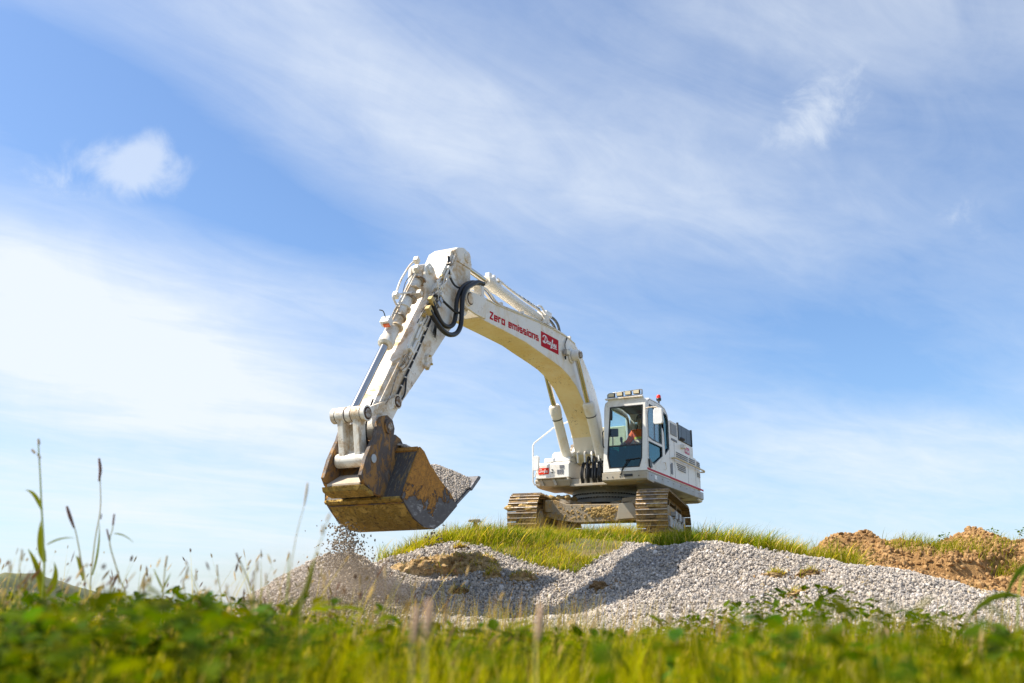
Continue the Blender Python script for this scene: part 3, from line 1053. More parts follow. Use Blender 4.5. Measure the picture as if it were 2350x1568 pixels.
near_track = ((np.abs(ta[k]) < 2.7) & (np.abs(tb[k]) < 1.9))
hg *= np.where(near_track, 0.95, 1.0)
parts = [blades(x, y, h(x, y) - 0.01, hg, rng.uniform(0.007, 0.016, len(x)), grass_col(len(x), GREEN, YELLOW, STRAW, 0.16, cl), 0.75, 3, 0.9, (0.25, 0.0))]
q = rng.choice(len(x), 2600, replace=False)     # flowering stems that stand higher
hq = rng.uniform(0.20, 0.52, len(q))
parts.append(blades(x[q], y[q], h(x[q], y[q]), hq, np.full(len(q), 0.005), grass_col(len(q), (0.22, 0.17, 0.06), STRAW, (0.30, 0.20, 0.10), 0.3), 0.28, 4, 0.6, (0.25, 0)))
tag(link_mesh('mound_grass', mesh_from('mound_grass', *join(parts), M['grass'])), 'rough yellow-green grass growing over the mound around the tracks', 'grass', kind='stuff')

# turf on the soil heap
n = 26000
x, y = rng.uniform(5.6, 12, n), rng.uniform(15.5, 21.0, n)
tf = np.exp(-(((x - 8.0) / 0.75) ** 2 + ((y - 19.5) / 0.45) ** 2)) + np.exp(-(((x - 9.1) / 0.35) ** 2 + ((y - 19.0) / 0.3) ** 2)) + 0.7 * np.exp(-(((x - 7.2) / 0.5) ** 2 + ((y - 16.7) / 0.3) ** 2)) + 0.6 * np.exp(-(((x - 9.6) / 0.8) ** 2 + ((y - 17.3) / 0.4) ** 2)) + 0.35 * np.exp(-(((x - 9.6) / 0.35) ** 2 + ((y - 19.6) / 0.3) ** 2))
k = (rng.random(n) < tf * 1.1) & (tf > 0.2)
x, y = x[k], y[k]
parts = [blades(x, y, hs(x, y) - 0.01, rng.uniform(0.12, 0.32, len(x)), rng.uniform(0.006, 0.012, len(x)), grass_col(len(x), GREEN, YELLOW, STRAW, 0.1), 0.55, 3, 0.8, (0.2, -0.1))]
tag(link_mesh('heap_turf', mesh_from('heap_turf', *join(parts), M['grass'])), 'tufts of torn turf growing along the top of the soil heap', 'grass', kind='stuff')

# foreground meadow: blades and broad leaves, close to the lens
FG, FY = (0.050, 0.088, 0.001), (0.36, 0.35, 0.004)
n = 125000
y = 0.75 + 10.2 * rng.random(n) ** 0.8
x = (rng.random(n) * 2 - 1) * (0.56 * y + 1.6)
cl = np.clip(0.34 + 4.0 * fbm(x * 2.6 + 5, y * 2.6, 4, 81), 0, 1)
dn = np.clip(0.52 + 2.3 * fbm(x * 0.8, y * 0.8 + 9, 3, 82), 0.08, 1) * np.where(y > 9.3, 0.5, 1.0)
k = rng.random(n) < dn
x, y, cl, dn = x[k], y[k], cl[k], dn[k]
gz = h(x, y)
# the sward stands about as high as the lens and thins towards its tips
top = CAM_Z - np.minimum(y, 5.0) * np.tan(np.radians(-0.15 + 3.5 * rng.random(len(x)) ** 0.9 - 0.9 * (dn - 0.5) + 5.0 * fbm(x * 1.1 / np.maximum(y, 1) * 3, y * 0.5, 3, 83)))
top = np.where(y > 6, np.minimum(top, np.interp(y, [6, 8, 9.5, 11.1], [0.50, 0.50, 0.50, 0.50])), top)
hg = np.maximum(top - gz, 0.10)
hg = np.where(y > 9.0, np.minimum(hg, np.interp(y, [9, 11.1], [0.42, 0.15])), hg)
parts = [blades(x, y, gz - 0.01, hg, rng.uniform(0.004, 0.011, len(x)) * np.interp(y, [0.7, 3], [0.8, 1.0]), grass_col(len(x), FG, FY, STRAW, 0.07, cl), 0.30, 4, 0.5, (0.06, 0))]
q = rng.choice(len(x), 3600, replace=False)
q = q[(y[q] > 2.8)]
hq = np.interp(y[q], [2.8, 6, 9, 11.1], [0.57, 0.62, 0.58, 0.46]) * rng.uniform(0.92, 1.16, len(q))
parts.append(blades(x[q], y[q], gz[q], hq, np.full(len(q), 0.0045), grass_col(len(q), (0.30, 0.26, 0.06), STRAW, (0.42, 0.27, 0.15), 0.4), 0.22, 5, 0.5, (0.06, 0)))
# broad blades right in front of the lens
n3_ = 2600
yb_ = 0.85 + 3.2 * rng.random(n3_) ** 1.3
xb_ = (rng.random(n3_) * 2 - 1) * (0.56 * yb_ + 0.1)
cb_ = np.clip(0.36 + 4.0 * fbm(xb_ * 2.2 + 3, yb_ * 2.2, 3, 88), 0, 1)
hb_ = CAM_Z - yb_ * np.tan(np.radians(0.1 + 3.6 * rng.random(n3_) - 0.3 + 6.0 * fbm(xb_ * 1.6 + 8, yb_ * 1.6, 3, 89)))
parts.append(blades(xb_, yb_, h(xb_, yb_), np.maximum(hb_, 0.3), rng.uniform(0.007, 0.018, n3_), grass_col(n3_, FG, (0.40, 0.41, 0.008), STRAW, 0.05, cb_), 0.42, 6, 0.8, (0.05, 0)))
# fine flowering grasses, thickest on the left
n2_ = 1150
yy = rng.uniform(2.6, 7.5, n2_)
uu = -0.56 + 0.50 * rng.random(n2_) ** 1.5
uu[:260] = rng.uniform(-0.5, 0.55, 260)
xx = uu * yy
hh = CAM_Z + yy * np.tan(np.radians(-0.6 + 4.6 * rng.random(n2_) ** 2.5))
hh[:260] = CAM_Z + yy[:260] * np.tan(np.radians(-1.2 + 1.6 * rng.random(260)))
zz0 = h(xx, yy)
hh = np.maximum(hh - zz0, 0.3)
fc = grass_col(n2_, (0.26, 0.28, 0.03), (0.50, 0.40, 0.15), (0.36, 0.24, 0.12), 0.15)
st_state = rng.bit_generator.state
parts.append(blades(xx, yy, zz0, hh, np.full(n2_, 0.0055), fc, 0.34, 6, 0.5, (0.06, 0)))
rng.bit_generator.state = st_state
tipb = blades(xx, yy, zz0, hh, np.full(n2_, 0.0055), fc, 0.34, 6, 0.5, (0.06, 0))[0].reshape(n2_, 13, 3)
t1_, t0_ = tipb[:, 12], tipb[:, 10]
dv_ = (t1_ - t0_) / np.linalg.norm(t1_ - t0_, axis=1)[:, None]
hl_ = rng.uniform(0.012, 0.09, n2_) * rng.uniform(0.5, 1.0, n2_)
hw_ = rng.uniform(0.0018, 0.0058, n2_)
hc_ = grass_col(n2_, (0.50, 0.36, 0.19), (0.66, 0.52, 0.32), (0.26, 0.14, 0.10), 0.3)
hp_ = []
for ax_ in ((1.0, 0.0, 0.0), (0.0, 1.0, 0.0)):
    sd_ = np.cross(dv_, np.array(ax_))
    sd_ = sd_ / np.linalg.norm(sd_, axis=1)[:, None] * hw_[:, None]
    co_ = np.stack([t1_ + dv_ * 0.004, t1_ - dv_ * hl_[:, None] * 0.3 + sd_, t1_ - dv_ * hl_[:, None] * 0.75 + sd_ * 0.8, t1_ - dv_ * hl_[:, None], t1_ - dv_ * hl_[:, None] * 0.75 - sd_ * 0.8, t1_ - dv_ * hl_[:, None] * 0.3 - sd_], 1)
    hp_.append((co_.reshape(-1, 3), np.arange(n2_ * 6), np.arange(0, n2_ * 6, 6), np.repeat(hc_, 6, 0)))
tag(link_mesh('meadow_seed_heads', mesh_from('meadow_seed_heads', *join(hp_), leafy('dry_seed_heads', 0.8, 0.15))), 'fine tan seed heads of meadow grasses crowding the left foreground', 'grass', kind='stuff')
tag(link_mesh('meadow_grass', mesh_from('meadow_grass', *join(parts), M['grass'])), 'out-of-focus green meadow grass filling the bottom of the picture', 'grass', kind='stuff')

n = 76000
y = 0.75 + 7.5 * rng.random(n) ** 0.85
x = (rng.random(n) * 2 - 1) * (0.56 * y + 1.0)
wd = 0.42 + 2.3 * fbm(x * 0.85 + 40, y * 0.85, 3, 91)
k = (rng.random(n) < np.clip(wd, 0, 1) ** 1.7)
x, y, wd = x[k], y[k], wd[k]
zt = CAM_Z - np.minimum(y, 4.5) * np.tan(np.radians(2.5 - 3.0 * np.clip(wd, 0, 1) + 5.0 * fbm(x * 1.1 / np.maximum(y, 1) * 3, y * 0.5, 3, 83)))
z = h(x, y) + (zt - h(x, y)) * (1 - 0.45 * rng.random(len(x)) ** 1.3)
lc = np.array((0.034, 0.068, 0.001))[None] * (0.4 + 1.3 * rng.random((len(x), 1))) + np.array((0.12, 0.10, 0.0))[None] * rng.random((len(x), 1)) ** 3
parts = [leaves(x, y, z, rng.uniform(0.022, 0.075, len(x)) * np.interp(y, [0.7, 3], [0.7, 1.0]), lc)]
tag(link_mesh('meadow_leaves', mesh_from('meadow_leaves', *join(parts), M['leaf'])), 'broad green weed leaves among the blurred meadow grass', 'weeds', kind='stuff')

# ------------------------------------------------------------------ the excavator
# local frame: x = forward, y = machine's left, z = up from the track soles
EX_LOC = (2.05, 22.0, 1.95)
EX_ROT = R(-116)
ex = empty('excavator', EX_LOC, EX_ROT)
tag(ex, 'large white tracked excavator on the mound with its loaded bucket raised', 'excavator')
BO = -0.10          # middle plane of boom and arm


def circ(c, r, a0, a1, n):
    return [(c[0] + r * math.cos(R(a0 + (a1 - a0) * i / n)), c[1] + r * math.sin(R(a0 + (a1 - a0) * i / n))) for i in range(n + 1)]


# ---- undercarriage, turned 10 degrees under the house
UC = Matrix.Rotation(R(10), 4, 'Z')
TR_X, TR_R = 1.66, 0.47          # wheel centres, track line radius
TR_ZC = 0.53
straight = 2 * TR_X
peri = 2 * straight + 2 * math.pi * TR_R
N_SHOE = 48


def track_pos(s):
    s = s % peri
    if s < straight:
        return Vector((TR_X - s, 0, TR_ZC + TR_R)), Vector((-1, 0, 0)), Vector((0, 0, 1))
    s -= straight
    arc = math.pi * TR_R
    if s < arc:
        a = math.pi / 2 + s / TR_R
        nn = Vector((math.cos(a), 0, math.sin(a)))
        return Vector((-TR_X, 0, TR_ZC)) + nn * TR_R, Vector((-math.sin(a), 0, math.cos(a))), nn
    s -= arc
    if s < straight:
        return Vector((-TR_X + s, 0, TR_ZC - TR_R)), Vector((1, 0, 0)), Vector((0, 0, -1))
    s -= straight
    a = -math.pi / 2 + s / TR_R
    nn = Vector((math.cos(a), 0, math.sin(a)))
    return Vector((TR_X, 0, TR_ZC)) + nn * TR_R, Vector((-math.sin(a), 0, math.cos(a))), nn


pitch = peri / N_SHOE
sh = MB()
W2 = 0.31
prof = [(-0.098, 0.0), (-0.098, 0.018), (-0.088, 0.020), (-0.080, 0.052), (-0.064, 0.052), (-0.056, 0.020), (0.012, 0.020), (0.020, 0.048), (0.034, 0.048), (0.042, 0.018), (0.090, 0.016), (0.094, 0.0)]
sh.prism(prof, -W2, W2)
shoe_me = sh.mesh('track_shoe', M['track'])
shoe_me.materials.append(M['grouser'])
for p in shoe_me.polygons:
    if p.center.z > 0.046 and abs(p.normal.z) > 0.8:
        p.material_index = 1
holes_me = MB()
for s in (-0.07, 0.07):
    holes_me.cyl((-0.022, s, 0.014), (-0.022, s, 0.0225), 0.018, n=8)
hole_mesh = holes_me.mesh('shoe_bolt', M['dark'])
for side in (-1, 1):
    yc = 1.31 * side
    T = UC @ Matrix.Translation((0, yc, 0))
    # chain loop
    mb = MB()
    K = 72
    ring_o, ring_i = [], []
    for i in range(K):
        p, tg, nn = track_pos(i / K * peri)
        ring_o.append(p - nn * 0.002)
        ring_i.append(p - nn * 0.075)
    for off in (-0.10, 0.10):
        vs = []
        for p, q in zip(ring_o, ring_i):
            for yy in (-0.032, 0.032):
                vs += [p + Vector((0, off + yy, 0)), q + Vector((0, off + yy, 0))]
        fs = []
        for i in range(K):
            a, c = 4 * i, 4 * ((i + 1) % K)
            fs += [(a, a + 2, c + 2, c), (a + 1, c + 1, c + 3, a + 3), (a, c, c + 1, a + 1), (a + 2, a + 3, c + 3, c + 2)]
        mb.add(vs, fs)
    trk = mb.xform(T).build('track', M['track'], ex)
    for i in range(N_SHOE):
        p, tg, nn = track_pos((i + 0.3) * pitch)
        Mx = Matrix(((tg.x, 0, nn.x, p.x), (tg.y, 1, nn.y, p.y), (tg.z, 0, nn.z, p.z), (0, 0, 0, 1)))
        if nn.cross(tg).y < 0:
            Mx = Mx @ Matrix.Rotation(math.pi, 4, 'Z')
        so = link_mesh('track_shoe', shoe_me, None, trk)
        so.matrix_local = T @ Mx @ Matrix.Translation((0, 0, random.uniform(-0.002, 0.002)))
    fr = MB()
    fr.prism([(1.45, 0.36), (1.45, 0.66), (1.0, 0.80), (-1.2, 0.80), (-1.6, 0.66), (-1.6, 0.40), (-1.3, 0.28), (1.2, 0.28)], -0.20, 0.20)
    fr.xform(T).build('track_frame', M['carbody'], ex, 0.012)
    pl = MB()
    pl.prism([(1.30, 0.34), (1.30, 0.56), (-1.05, 0.60), (-1.05, 0.34)], side * 0.202, side * 0.245)
    pl.xform(T).build('guard_plate', M['frameside'], ex, 0.008)
    for xx in (-0.75, -0.05, 0.62):
        st = MB().box(xx - 0.14, xx + 0.14, side * 0.20 - 0.0, side * 0.30, 0.60, 0.68)
        st.box(xx - 0.14, xx + 0.14, side * 0.285, side * 0.31, 0.54, 0.70)
        st.xform(T).build('frame_step', M['frameside'], ex, 0.006)
    MB().revolve((TR_X, -0.16, TR_ZC), (0, 1, 0), [(0, 0.06), (0, 0.36), (0.05, 0.39), (0.10, 0.32), (0.22, 0.32), (0.27, 0.39), (0.32, 0.36), (0.32, 0.06)], 28).xform(T).build('idler_wheel', M['track'], ex)
    sp = []
    for i in range(42):
        a = 2 * math.pi * i / 42
        r = 0.40 if i % 2 else 0.33
        sp.append((-TR_X + r * math.cos(a), TR_ZC + r * math.sin(a)))
    MB().prism(sp, -0.04, 0.04).cyl((-TR_X, -0.2, TR_ZC), (-TR_X, 0.2, TR_ZC), 0.24, n=20).xform(T).build('drive_sprocket', M['track'], ex)
    for i in range(8):
        xx = -1.2 + i * 0.345
        MB().revolve((xx, -0.17, 0.20), (0, 1, 0), [(0, 0.11), (0.05, 0.13), (0.08, 0.10), (0.26, 0.10), (0.29, 0.13), (0.34, 0.11)], 14).xform(T).build('track_roller', M['track'], ex)
    for xx in (-0.6, 0.6):
        MB().cyl((xx, -0.16, 0.88), (xx, 0.16, 0.88), 0.065, n=12).xform(T).build('carrier_roller', M['track'], ex)
    # mud caked between the grousers
    mm = MB()
    for i in range(26):
        s0 = random.choice([random.uniform(peri * 0.86, peri * 1.02), random.uniform(0, peri * 0.4)])
        p, tg, nn = track_pos(s0)
        c = p + nn * 0.022 + Vector((0, random.uniform(-0.24, 0.24) if side > 0 else random.uniform(-0.28, 0.28), 0))
        r = random.uniform(0.02, 0.055)
        bm = bmesh.new()
        bmesh.ops.create_icosphere(bm, subdivisions=2, radius=1)
        vs = [c + tg * v.co.x * r * 1.2 + Vector((0, v.co.y * r * random.uniform(1.3, 2.6), 0)) + nn * v.co.z * r * random.uniform(0.3, 0.75) for v in bm.verts]
        mm.add(vs, [tuple(v.index for v in f.verts) for f in bm.faces])
        bm.free()
    tag(mm.xform(T).build('caked_mud', M['mud'], ex, angle=60), kind='stuff')

# car body between the tracks
cb = MB()
cb.prism_a([(-1.12, 0.62), (-1.12, 0.98), (-0.86, 0.96), (-0.60, 0.86), (0.55, 0.84), (0.82, 0.90), (1.12, 0.98), (1.12, 0.58), (0.95, 0.50), (-0.40, 0.47), (-0.85, 0.54)], 0.92, 1.14)
cb.xform(UC).build('front_beam', M['carbody'], ex, 0.015)
cb = MB()
cb.prism_a([(-1.12, 0.64), (-1.12, 0.94), (1.12, 0.94), (1.12, 0.64)], -1.12, -0.92)
cb.box(-0.92, 0.92, -0.75, 0.75, 0.66, 0.84)
for sx in (-1, 1):
    for sy in (-1, 1):
        cb.prism_z([(0.35 * sx, 0.5 * sy), (0.55 * sx, 0.2 * sy), (1.25 * sx, 1.05 * sy), (0.85 * sx, 1.12 * sy)], 0.70, 0.955)
cb.xform(UC).build('car_body', M['carbody'], ex, 0.015)
# sloping top webs from tracks to ring
for sy in (-1, 1):
    MB().prism_a([(0.55 * sy, 0.965), (1.10 * sy, 1.015), (1.10 * sy, 0.90), (0.55 * sy, 0.88)], 0.35, 1.05).xform(UC).build('frame_web', M['carbody'], ex, 0.012)
# gusset on the beam
MB().prism_a([(0.50, 0.84), (0.78, 0.86), (0.93, 0.54), (0.45, 0.52)], 1.143, 1.175).xform(UC).build('gusset', M['warm_grey'], ex, 0.006)
# mud caked on the beam
mm = MB()
for i in range(330):
    if i < 210:
        c = Vector((1.142, random.gauss(0.16, 0.15), random.gauss(0.68, 0.06)))
        c.z = min(max(c.z, 0.54), 0.81)
        r = random.uniform(0.008, 0.034)
        fa_ = 0.55
    elif i < 270:
        c = Vector((1.142, random.uniform(-0.8, 0.4), random.uniform(0.54, 0.82)))
        r = random.uniform(0.006, 0.022)
        fa_ = 0.5
    else:
        c = Vector((random.uniform(0.55, 1.1), -random.uniform(0.55, 1.1), 1.0 + random.uniform(-0.02, 0.02)))
        r = random.uniform(0.02, 0.06)
        fa_ = 1.0
    bm = bmesh.new()
    bmesh.ops.create_icosphere(bm, subdivisions=2, radius=r)
    sx_, sz_ = random.uniform(0.7, 1.8), random.uniform(0.7, 1.4)
    for v in bm.verts:
        q_ = random.uniform(0.65, 1.3)
        v.co = Vector((v.co.x * fa_ * q_, v.co.y * sx_ * q_, v.co.z * sz_ * q_))
    mm.add([v.co + c for v in bm.verts], [tuple(v.index for v in f.verts) for f in bm.faces])
    bm.free()
tag(mm.xform(UC).build('beam_mud', M['mud'], ex, angle=70), kind='stuff')

# slewing ring
rg = MB()
rg.revolve((0, 0, 0.95), (0, 0, 1), [(0, 0.62), (0.10, 0.63), (0.105, 0.69), (0.16, 0.69), (0.162, 0.655), (0.19, 0.655), (0.192, 0.72), (0.25, 0.72), (0.255, 0.70), (0.33, 0.70)], 56)
ring = rg.build('slewing_ring', M['ringgrey'], ex)
bl = MB()
for i in range(64):
    a = 2 * math.pi * i / 64
    for r, z0 in ((0.69, 1.055), (0.715, 1.141)):
        c = Vector((r * math.cos(a) * 0.985, r * math.sin(a) * 0.985, z0))
        bl.cyl(c - Vector((0, 0, 0.022)), c + Vector((0, 0, 0.0)), 0.014, n=6)
tag(bl.build('ring_bolts', M['dark'], ring), kind='stuff')

# ---- house: deck, skirts, bonnets
dk = MB()
dk.prism_z([(1.10, -0.33), (1.10, 0.50), (0.6, 1.30), (-2.1, 1.36), (-2.6, 1.1), (-2.6, -0.9), (-2.1, -1.05), (0.9, -1.05), (1.1, -0.9)], 1.275, 1.40)
deck = dk.build('deck', M['warm_grey'], ex, 0.015)


# skirts
sk = MB()
sk.prism_a([(1.47, 1.423), (1.47, 1.262), (1.445, 1.245), (1.20, 1.225), (1.20, 1.275), (1.40, 1.285), (1.40, 1.423)], -2.70, 1.38)
sk.build('side_skirt', M['grey'], ex, 0.006)
fs_ = MB()
fs_.prism([(1.505, 1.423), (1.505, 1.275), (1.47, 1.245), (1.05, 1.222), (1.05, 1.28), (1.38, 1.29), (1.38, 1.423)], 0.51, 1.47)
front_skirt = fs_.build('front_skirt', M['warm_grey'], ex, 0.008)
MB().box(1.507, 1.52, 0.98, 1.17, 1.325, 1.375).box(1.515, 1.524, 1.0, 1.15, 1.335, 1.365).build('skirt_lamp', M['dark'], front_skirt, 0.004)
for bb in (0.62, 0.74, 0.90, 1.30):
    MB().cyl((1.50, bb, 1.33), (1.514, bb, 1.33), 0.012, n=8).build('bolt', M['dark'], front_skirt)
for aa in (1.2, 0.85, 0.5, 0.1, -0.3, -0.8, -1.3, -1.8, -2.3):
    MB().cyl((aa, 1.465, 1.36), (aa, 1.476, 1.36), 0.010, n=6).build('bolt', M['dark'], ex)
MB().box(0.86, 1.02, 1.471, 1.475, 1.31, 1.39).build('label_plate', M['print_white'], ex)

# red stripe along the left flank: three lengths with joints between
for a0, a1 in ((1.46, 0.615), (0.61, -0.255), (-0.26, -1.475), (-1.48, -2.70)):
    MB().box(min(a0, a1), max(a0, a1), 1.466, 1.474, 1.452, 1.492).build('flank_stripe', M['stripe'], ex)

# left flank doors behind the cab, bonnet and counterweight
fl = MB()
fl.plate([(-0.14, 1.427), (-0.14, 2.735), (-0.25, 2.76), (-0.80, 2.76), (-0.815, 2.40), (-1.985, 2.40), (-1.985, 2.165), (-2.20, 2.165), (-2.20, 1.427)],
         [], lambda a, z: (a, 1.465, z), lambda a, z: (a, 0.50, z))
engine = fl.build('engine_housing', M['white'], ex, 0.02)
eb = MB()
eb.box(-2.20, -0.14, -1.08, 0.495, 1.427, 2.15)
eb.build('engine_bonnet', M['white'], ex, 0.03)
cw = MB()
cpl = [(-2.205, 1.465), (-2.55, 1.45), (-2.72, 1.36), (-2.84, 1.12), (-2.88, 0.5), (-2.88, -0.2), (-2.84, -0.75), (-2.72, -0.98), (-2.55, -1.08), (-2.205, -1.10)]
cw.prism_z(cpl, 1.425, 2.16)
counter = cw.build('counterweight', M['white'], ex, 0.05)
cw2 = MB()
cw2.prism_z([(p[0] * 0.985, p[1] * 0.985) for p in cpl], 1.24, 1.42)
cw2.build('counterweight_base', M['warm_grey'], ex, 0.05)
MB().cyl((-2.75, -0.9, 1.215), (-2.75, 1.30, 1.215), 0.035, n=10).tube([(-2.75, 1.30, 1.215), (-2.70, 1.40, 1.23), (-2.3, 1.42, 1.25)], 0.035, 10).build('rear_guard_rail', M['white'], ex)

# shut lines and door furniture on the flank
for a in (-0.475, -1.50, -2.10):
    MB().box(a - 0.006, a + 0.006, 1.462, 1.4675, 1.50, 2.12 if a < -1 else 2.38).build('shut_line', M['louvre'], ex)

def louvre_panel(a0, a1, z0, z1, n_, slope=0.0):
    pan = MB().box(min(a0, a1), max(a0, a1), 1.464, 1.4685, z0, z1).build('louvre_panel', M['white'], ex)
    hgt = (z1 - z0) / n_
    for i in range(n_):
        zc = z0 + (i + 0.5) * hgt
        d = slope * (n_ - 1 - i)
        MB().prism_a([(1.4686, zc - hgt * 0.30), (1.4686, zc + hgt * 0.30), (1.478, zc + hgt * 0.22), (1.484, zc - hgt * 0.24)], min(a0, a1) + 0.02, max(a0, a1) - 0.02 - d).build('louvre_slat', M['louvre'], pan)


louvre_panel(-0.58, -1.46, 1.985, 2.115, 3)
louvre_panel(-0.58, -1.29, 1.705, 1.865, 4, 0.03)
louvre_panel(-1.56, -2.06, 1.985, 2.115, 3)
lp = MB().prism_z([(-2.24, 1.468), (-2.52, 1.457), (-2.52, 1.460), (-2.24, 1.471)], 1.985, 2.105).build('louvre_panel', M['white'], ex)
for i in range(3):
    zc = 1.985 + 0.04 * (i + 0.5)
    MB().prism_z([(-2.25, 1.470), (-2.51, 1.459), (-2.51, 1.470), (-2.25, 1.481)], zc - 0.012, zc + 0.012).build('louvre_slat', M['louvre'], lp)
lp = MB().prism_z([(-2.24, 1.468), (-2.50, 1.458), (-2.50, 1.461), (-2.24, 1.471)], 1.745, 1.855).build('louvre_panel', M['white'], ex)
for i in range(3):
    zc = 1.745 + 0.036 * (i + 0.5)
    MB().prism_z([(-2.25, 1.470), (-2.49, 1.460), (-2.49, 1.471), (-2.25, 1.481)], zc - 0.011, zc + 0.011).build('louvre_slat', M['louvre'], lp)

# cream hand rail along the flank
MB().tube([(-0.26, 1.466, 1.915), (-0.27, 1.53, 1.92), (-0.40, 1.545, 1.922), (-2.60, 1.545, 1.922), (-2.76, 1.50, 1.92), (-2.76, 1.40, 1.92)], 0.020, 8).build('flank_rail', plain('cream_rail', (0.72, 0.58, 0.36), 0.5), ex)
# intake box behind the cab with its grille
gb = MB().box(-0.70, -0.24, 1.467, 1.474, 2.44, 2.70).build('intake_grille', M['louvre'], ex, 0.01)
for i in range(9):
    zc = 2.46 + i * 0.0275
    MB().box(-0.69, -0.25, 1.474, 1.479, zc - 0.006, zc + 0.006).build('grille_bar', M['grey'], gb)
for i in range(6):
    aa = -0.30 - i * 0.075
    MB().box(aa - 0.028, aa + 0.028, 1.467, 1.472, 2.315, 2.365).build('printed_letter', M['louvre'], ex)
# battery box on top with dark grille panels
tb = MB().box(-1.92, -0.84, 0.42, 1.43, 2.405, 2.765)
top_box = tb.build('battery_box', M['white'], ex, 0.015)
for a0, a1 in ((-1.87, -1.50), (-1.49, -1.12), (-1.11, -0.86)):
    pn = MB().box(a0, a1, 1.432, 1.462, 2.425, 2.775).build('dark_panel', M['panel_blue'], top_box, 0.006)
MB().box(-1.93, -1.88, 1.433, 1.475, 2.405, 2.80).box(-0.855, -0.82, 1.433, 1.475, 2.405, 2.80).build('panel_frame', M['dark'], top_box)
# filler / camera on the flank and the red sign behind it
MB().revolve((-1.10, 1.40, 2.43), (0, 0, 1), [(0, 0.13), (0.03, 0.14), (0.06, 0.11), (0.085, 0.05)], 18).build('intake_cap', M['dark'], ex)
MB().obox((-1.05, 1.50, 2.28), (0.07, 0, 0), (0, 0.06, 0), (0, 0, 0.045)).build('camera_housing', M['arm_white'], ex, 0.015)


# ---- printed signs -------------------------------------------------------
def ribbon(mb, pts, wdt, closed, f, th):
    """flat stroke of even width with mitred corners, raised by th"""
    pts = [Vector((p[0], p[1])) for p in pts]
    k = len(pts)
    Lp, Rp = [], []
    for i in range(k):
        a = pts[i - 1] if (i or closed) else None
        c = pts[(i + 1) % k] if (i < k - 1 or closed) else None
        d0 = (pts[i] - a).normalized() if a is not None else None
        d1 = (c - pts[i]).normalized() if c is not None else None
        d0 = d0 or d1
        d1 = d1 or d0
        nn = Vector((-(d0.y + d1.y), d0.x + d1.x))
        nn = nn.normalized() if nn.length > 1e-6 else Vector((-d0.y, d0.x))
        sc = 1 / max(abs(nn.dot(Vector((-d0.y, d0.x)))), 0.55)
        ww = wdt[i] if isinstance(wdt, (list, tuple)) else wdt
        Lp.append(pts[i] + nn * ww * 0.5 * sc)
        Rp.append(pts[i] - nn * ww * 0.5 * sc)
    vs = [f(p.x, p.y, 0) for p in Lp] + [f(p.x, p.y, 0) for p in Rp] + [f(p.x, p.y, th) for p in Lp] + [f(p.x, p.y, th) for p in Rp]
    fs = []
    rng_ = range(k if closed else k - 1)
    for i in rng_:
        j = (i + 1) % k
        fs += [(i, j, k + j, k + i), (2 * k + i, 3 * k + i, 3 * k + j, 2 * k + j), (i, 2 * k + i, 2 * k + j, j), (k + i, k + j, 3 * k + j, 3 * k + i)]
    if not closed:
        fs += [(0, k, 3 * k, 2 * k), (k - 1, 3 * k - 1, 4 * k - 1, 2 * k - 1)]
    mb.add(vs, fs)


LET = {'Z': (1.0, [[(-0.05, 1.35), (1.1, 1.35)], [(0.98, 1.32), (0.06, 0.03)], [(-0.05, 0), (1.1, 0)]]),
       'e': (0.9, [[(0.02, 0.5), (0.9, 0.5), (0.9, 1), (0, 1), (0, 0), (0.9, 0)]]),
       'r': (0.6, [[(0, -0.12), (0, 1), (0.65, 1)]]),
       'o': (0.9, [[(0, 0), (0, 1), (0.9, 1), (0.9, 0), 'c']]),
       'm': (1.5, [[(0, -0.12), (0, 1), (1.5, 1), (1.5, -0.12)], [(0.75, 0.9), (0.75, -0.12)]]),
       'i': (0.0, [[(0, -0.12), (0, 1.1)], [(0, 1.28), (0, 1.5)]]),
       's': (0.9, [[(0.9, 1), (0, 1), (0, 0.5), (0.9, 0.5), (0.9, 0), (0, 0)]]),
       'n': (0.9, [[(0, -0.12), (0, 1), (0.9, 1), (0.9, -0.12)]])}


def lettering(text, f, name, mat, parent, stroke=0.37, gap=0.55, space=1.0):
    x = 0.0
    width = sum((LET[c][0] + gap) if c != ' ' else space for c in text) - gap
    for c in text:
        if c == ' ':
            x += space
            continue
        wd, strokes = LET[c]
        mb = MB()
        for si, s_ in enumerate(strokes):
            cl_ = s_[-1] == 'c'
            pts = s_[:-1] if cl_ else s_
            ribbon(mb, [(x + p[0], p[1]) for p in pts], stroke, cl_, lambda u, v, k_, si=si: f(u / width, v, k_ * (1 + 0.15 * si)), 1.0)
        mb.build(name, mat, parent)
        x += wd + gap


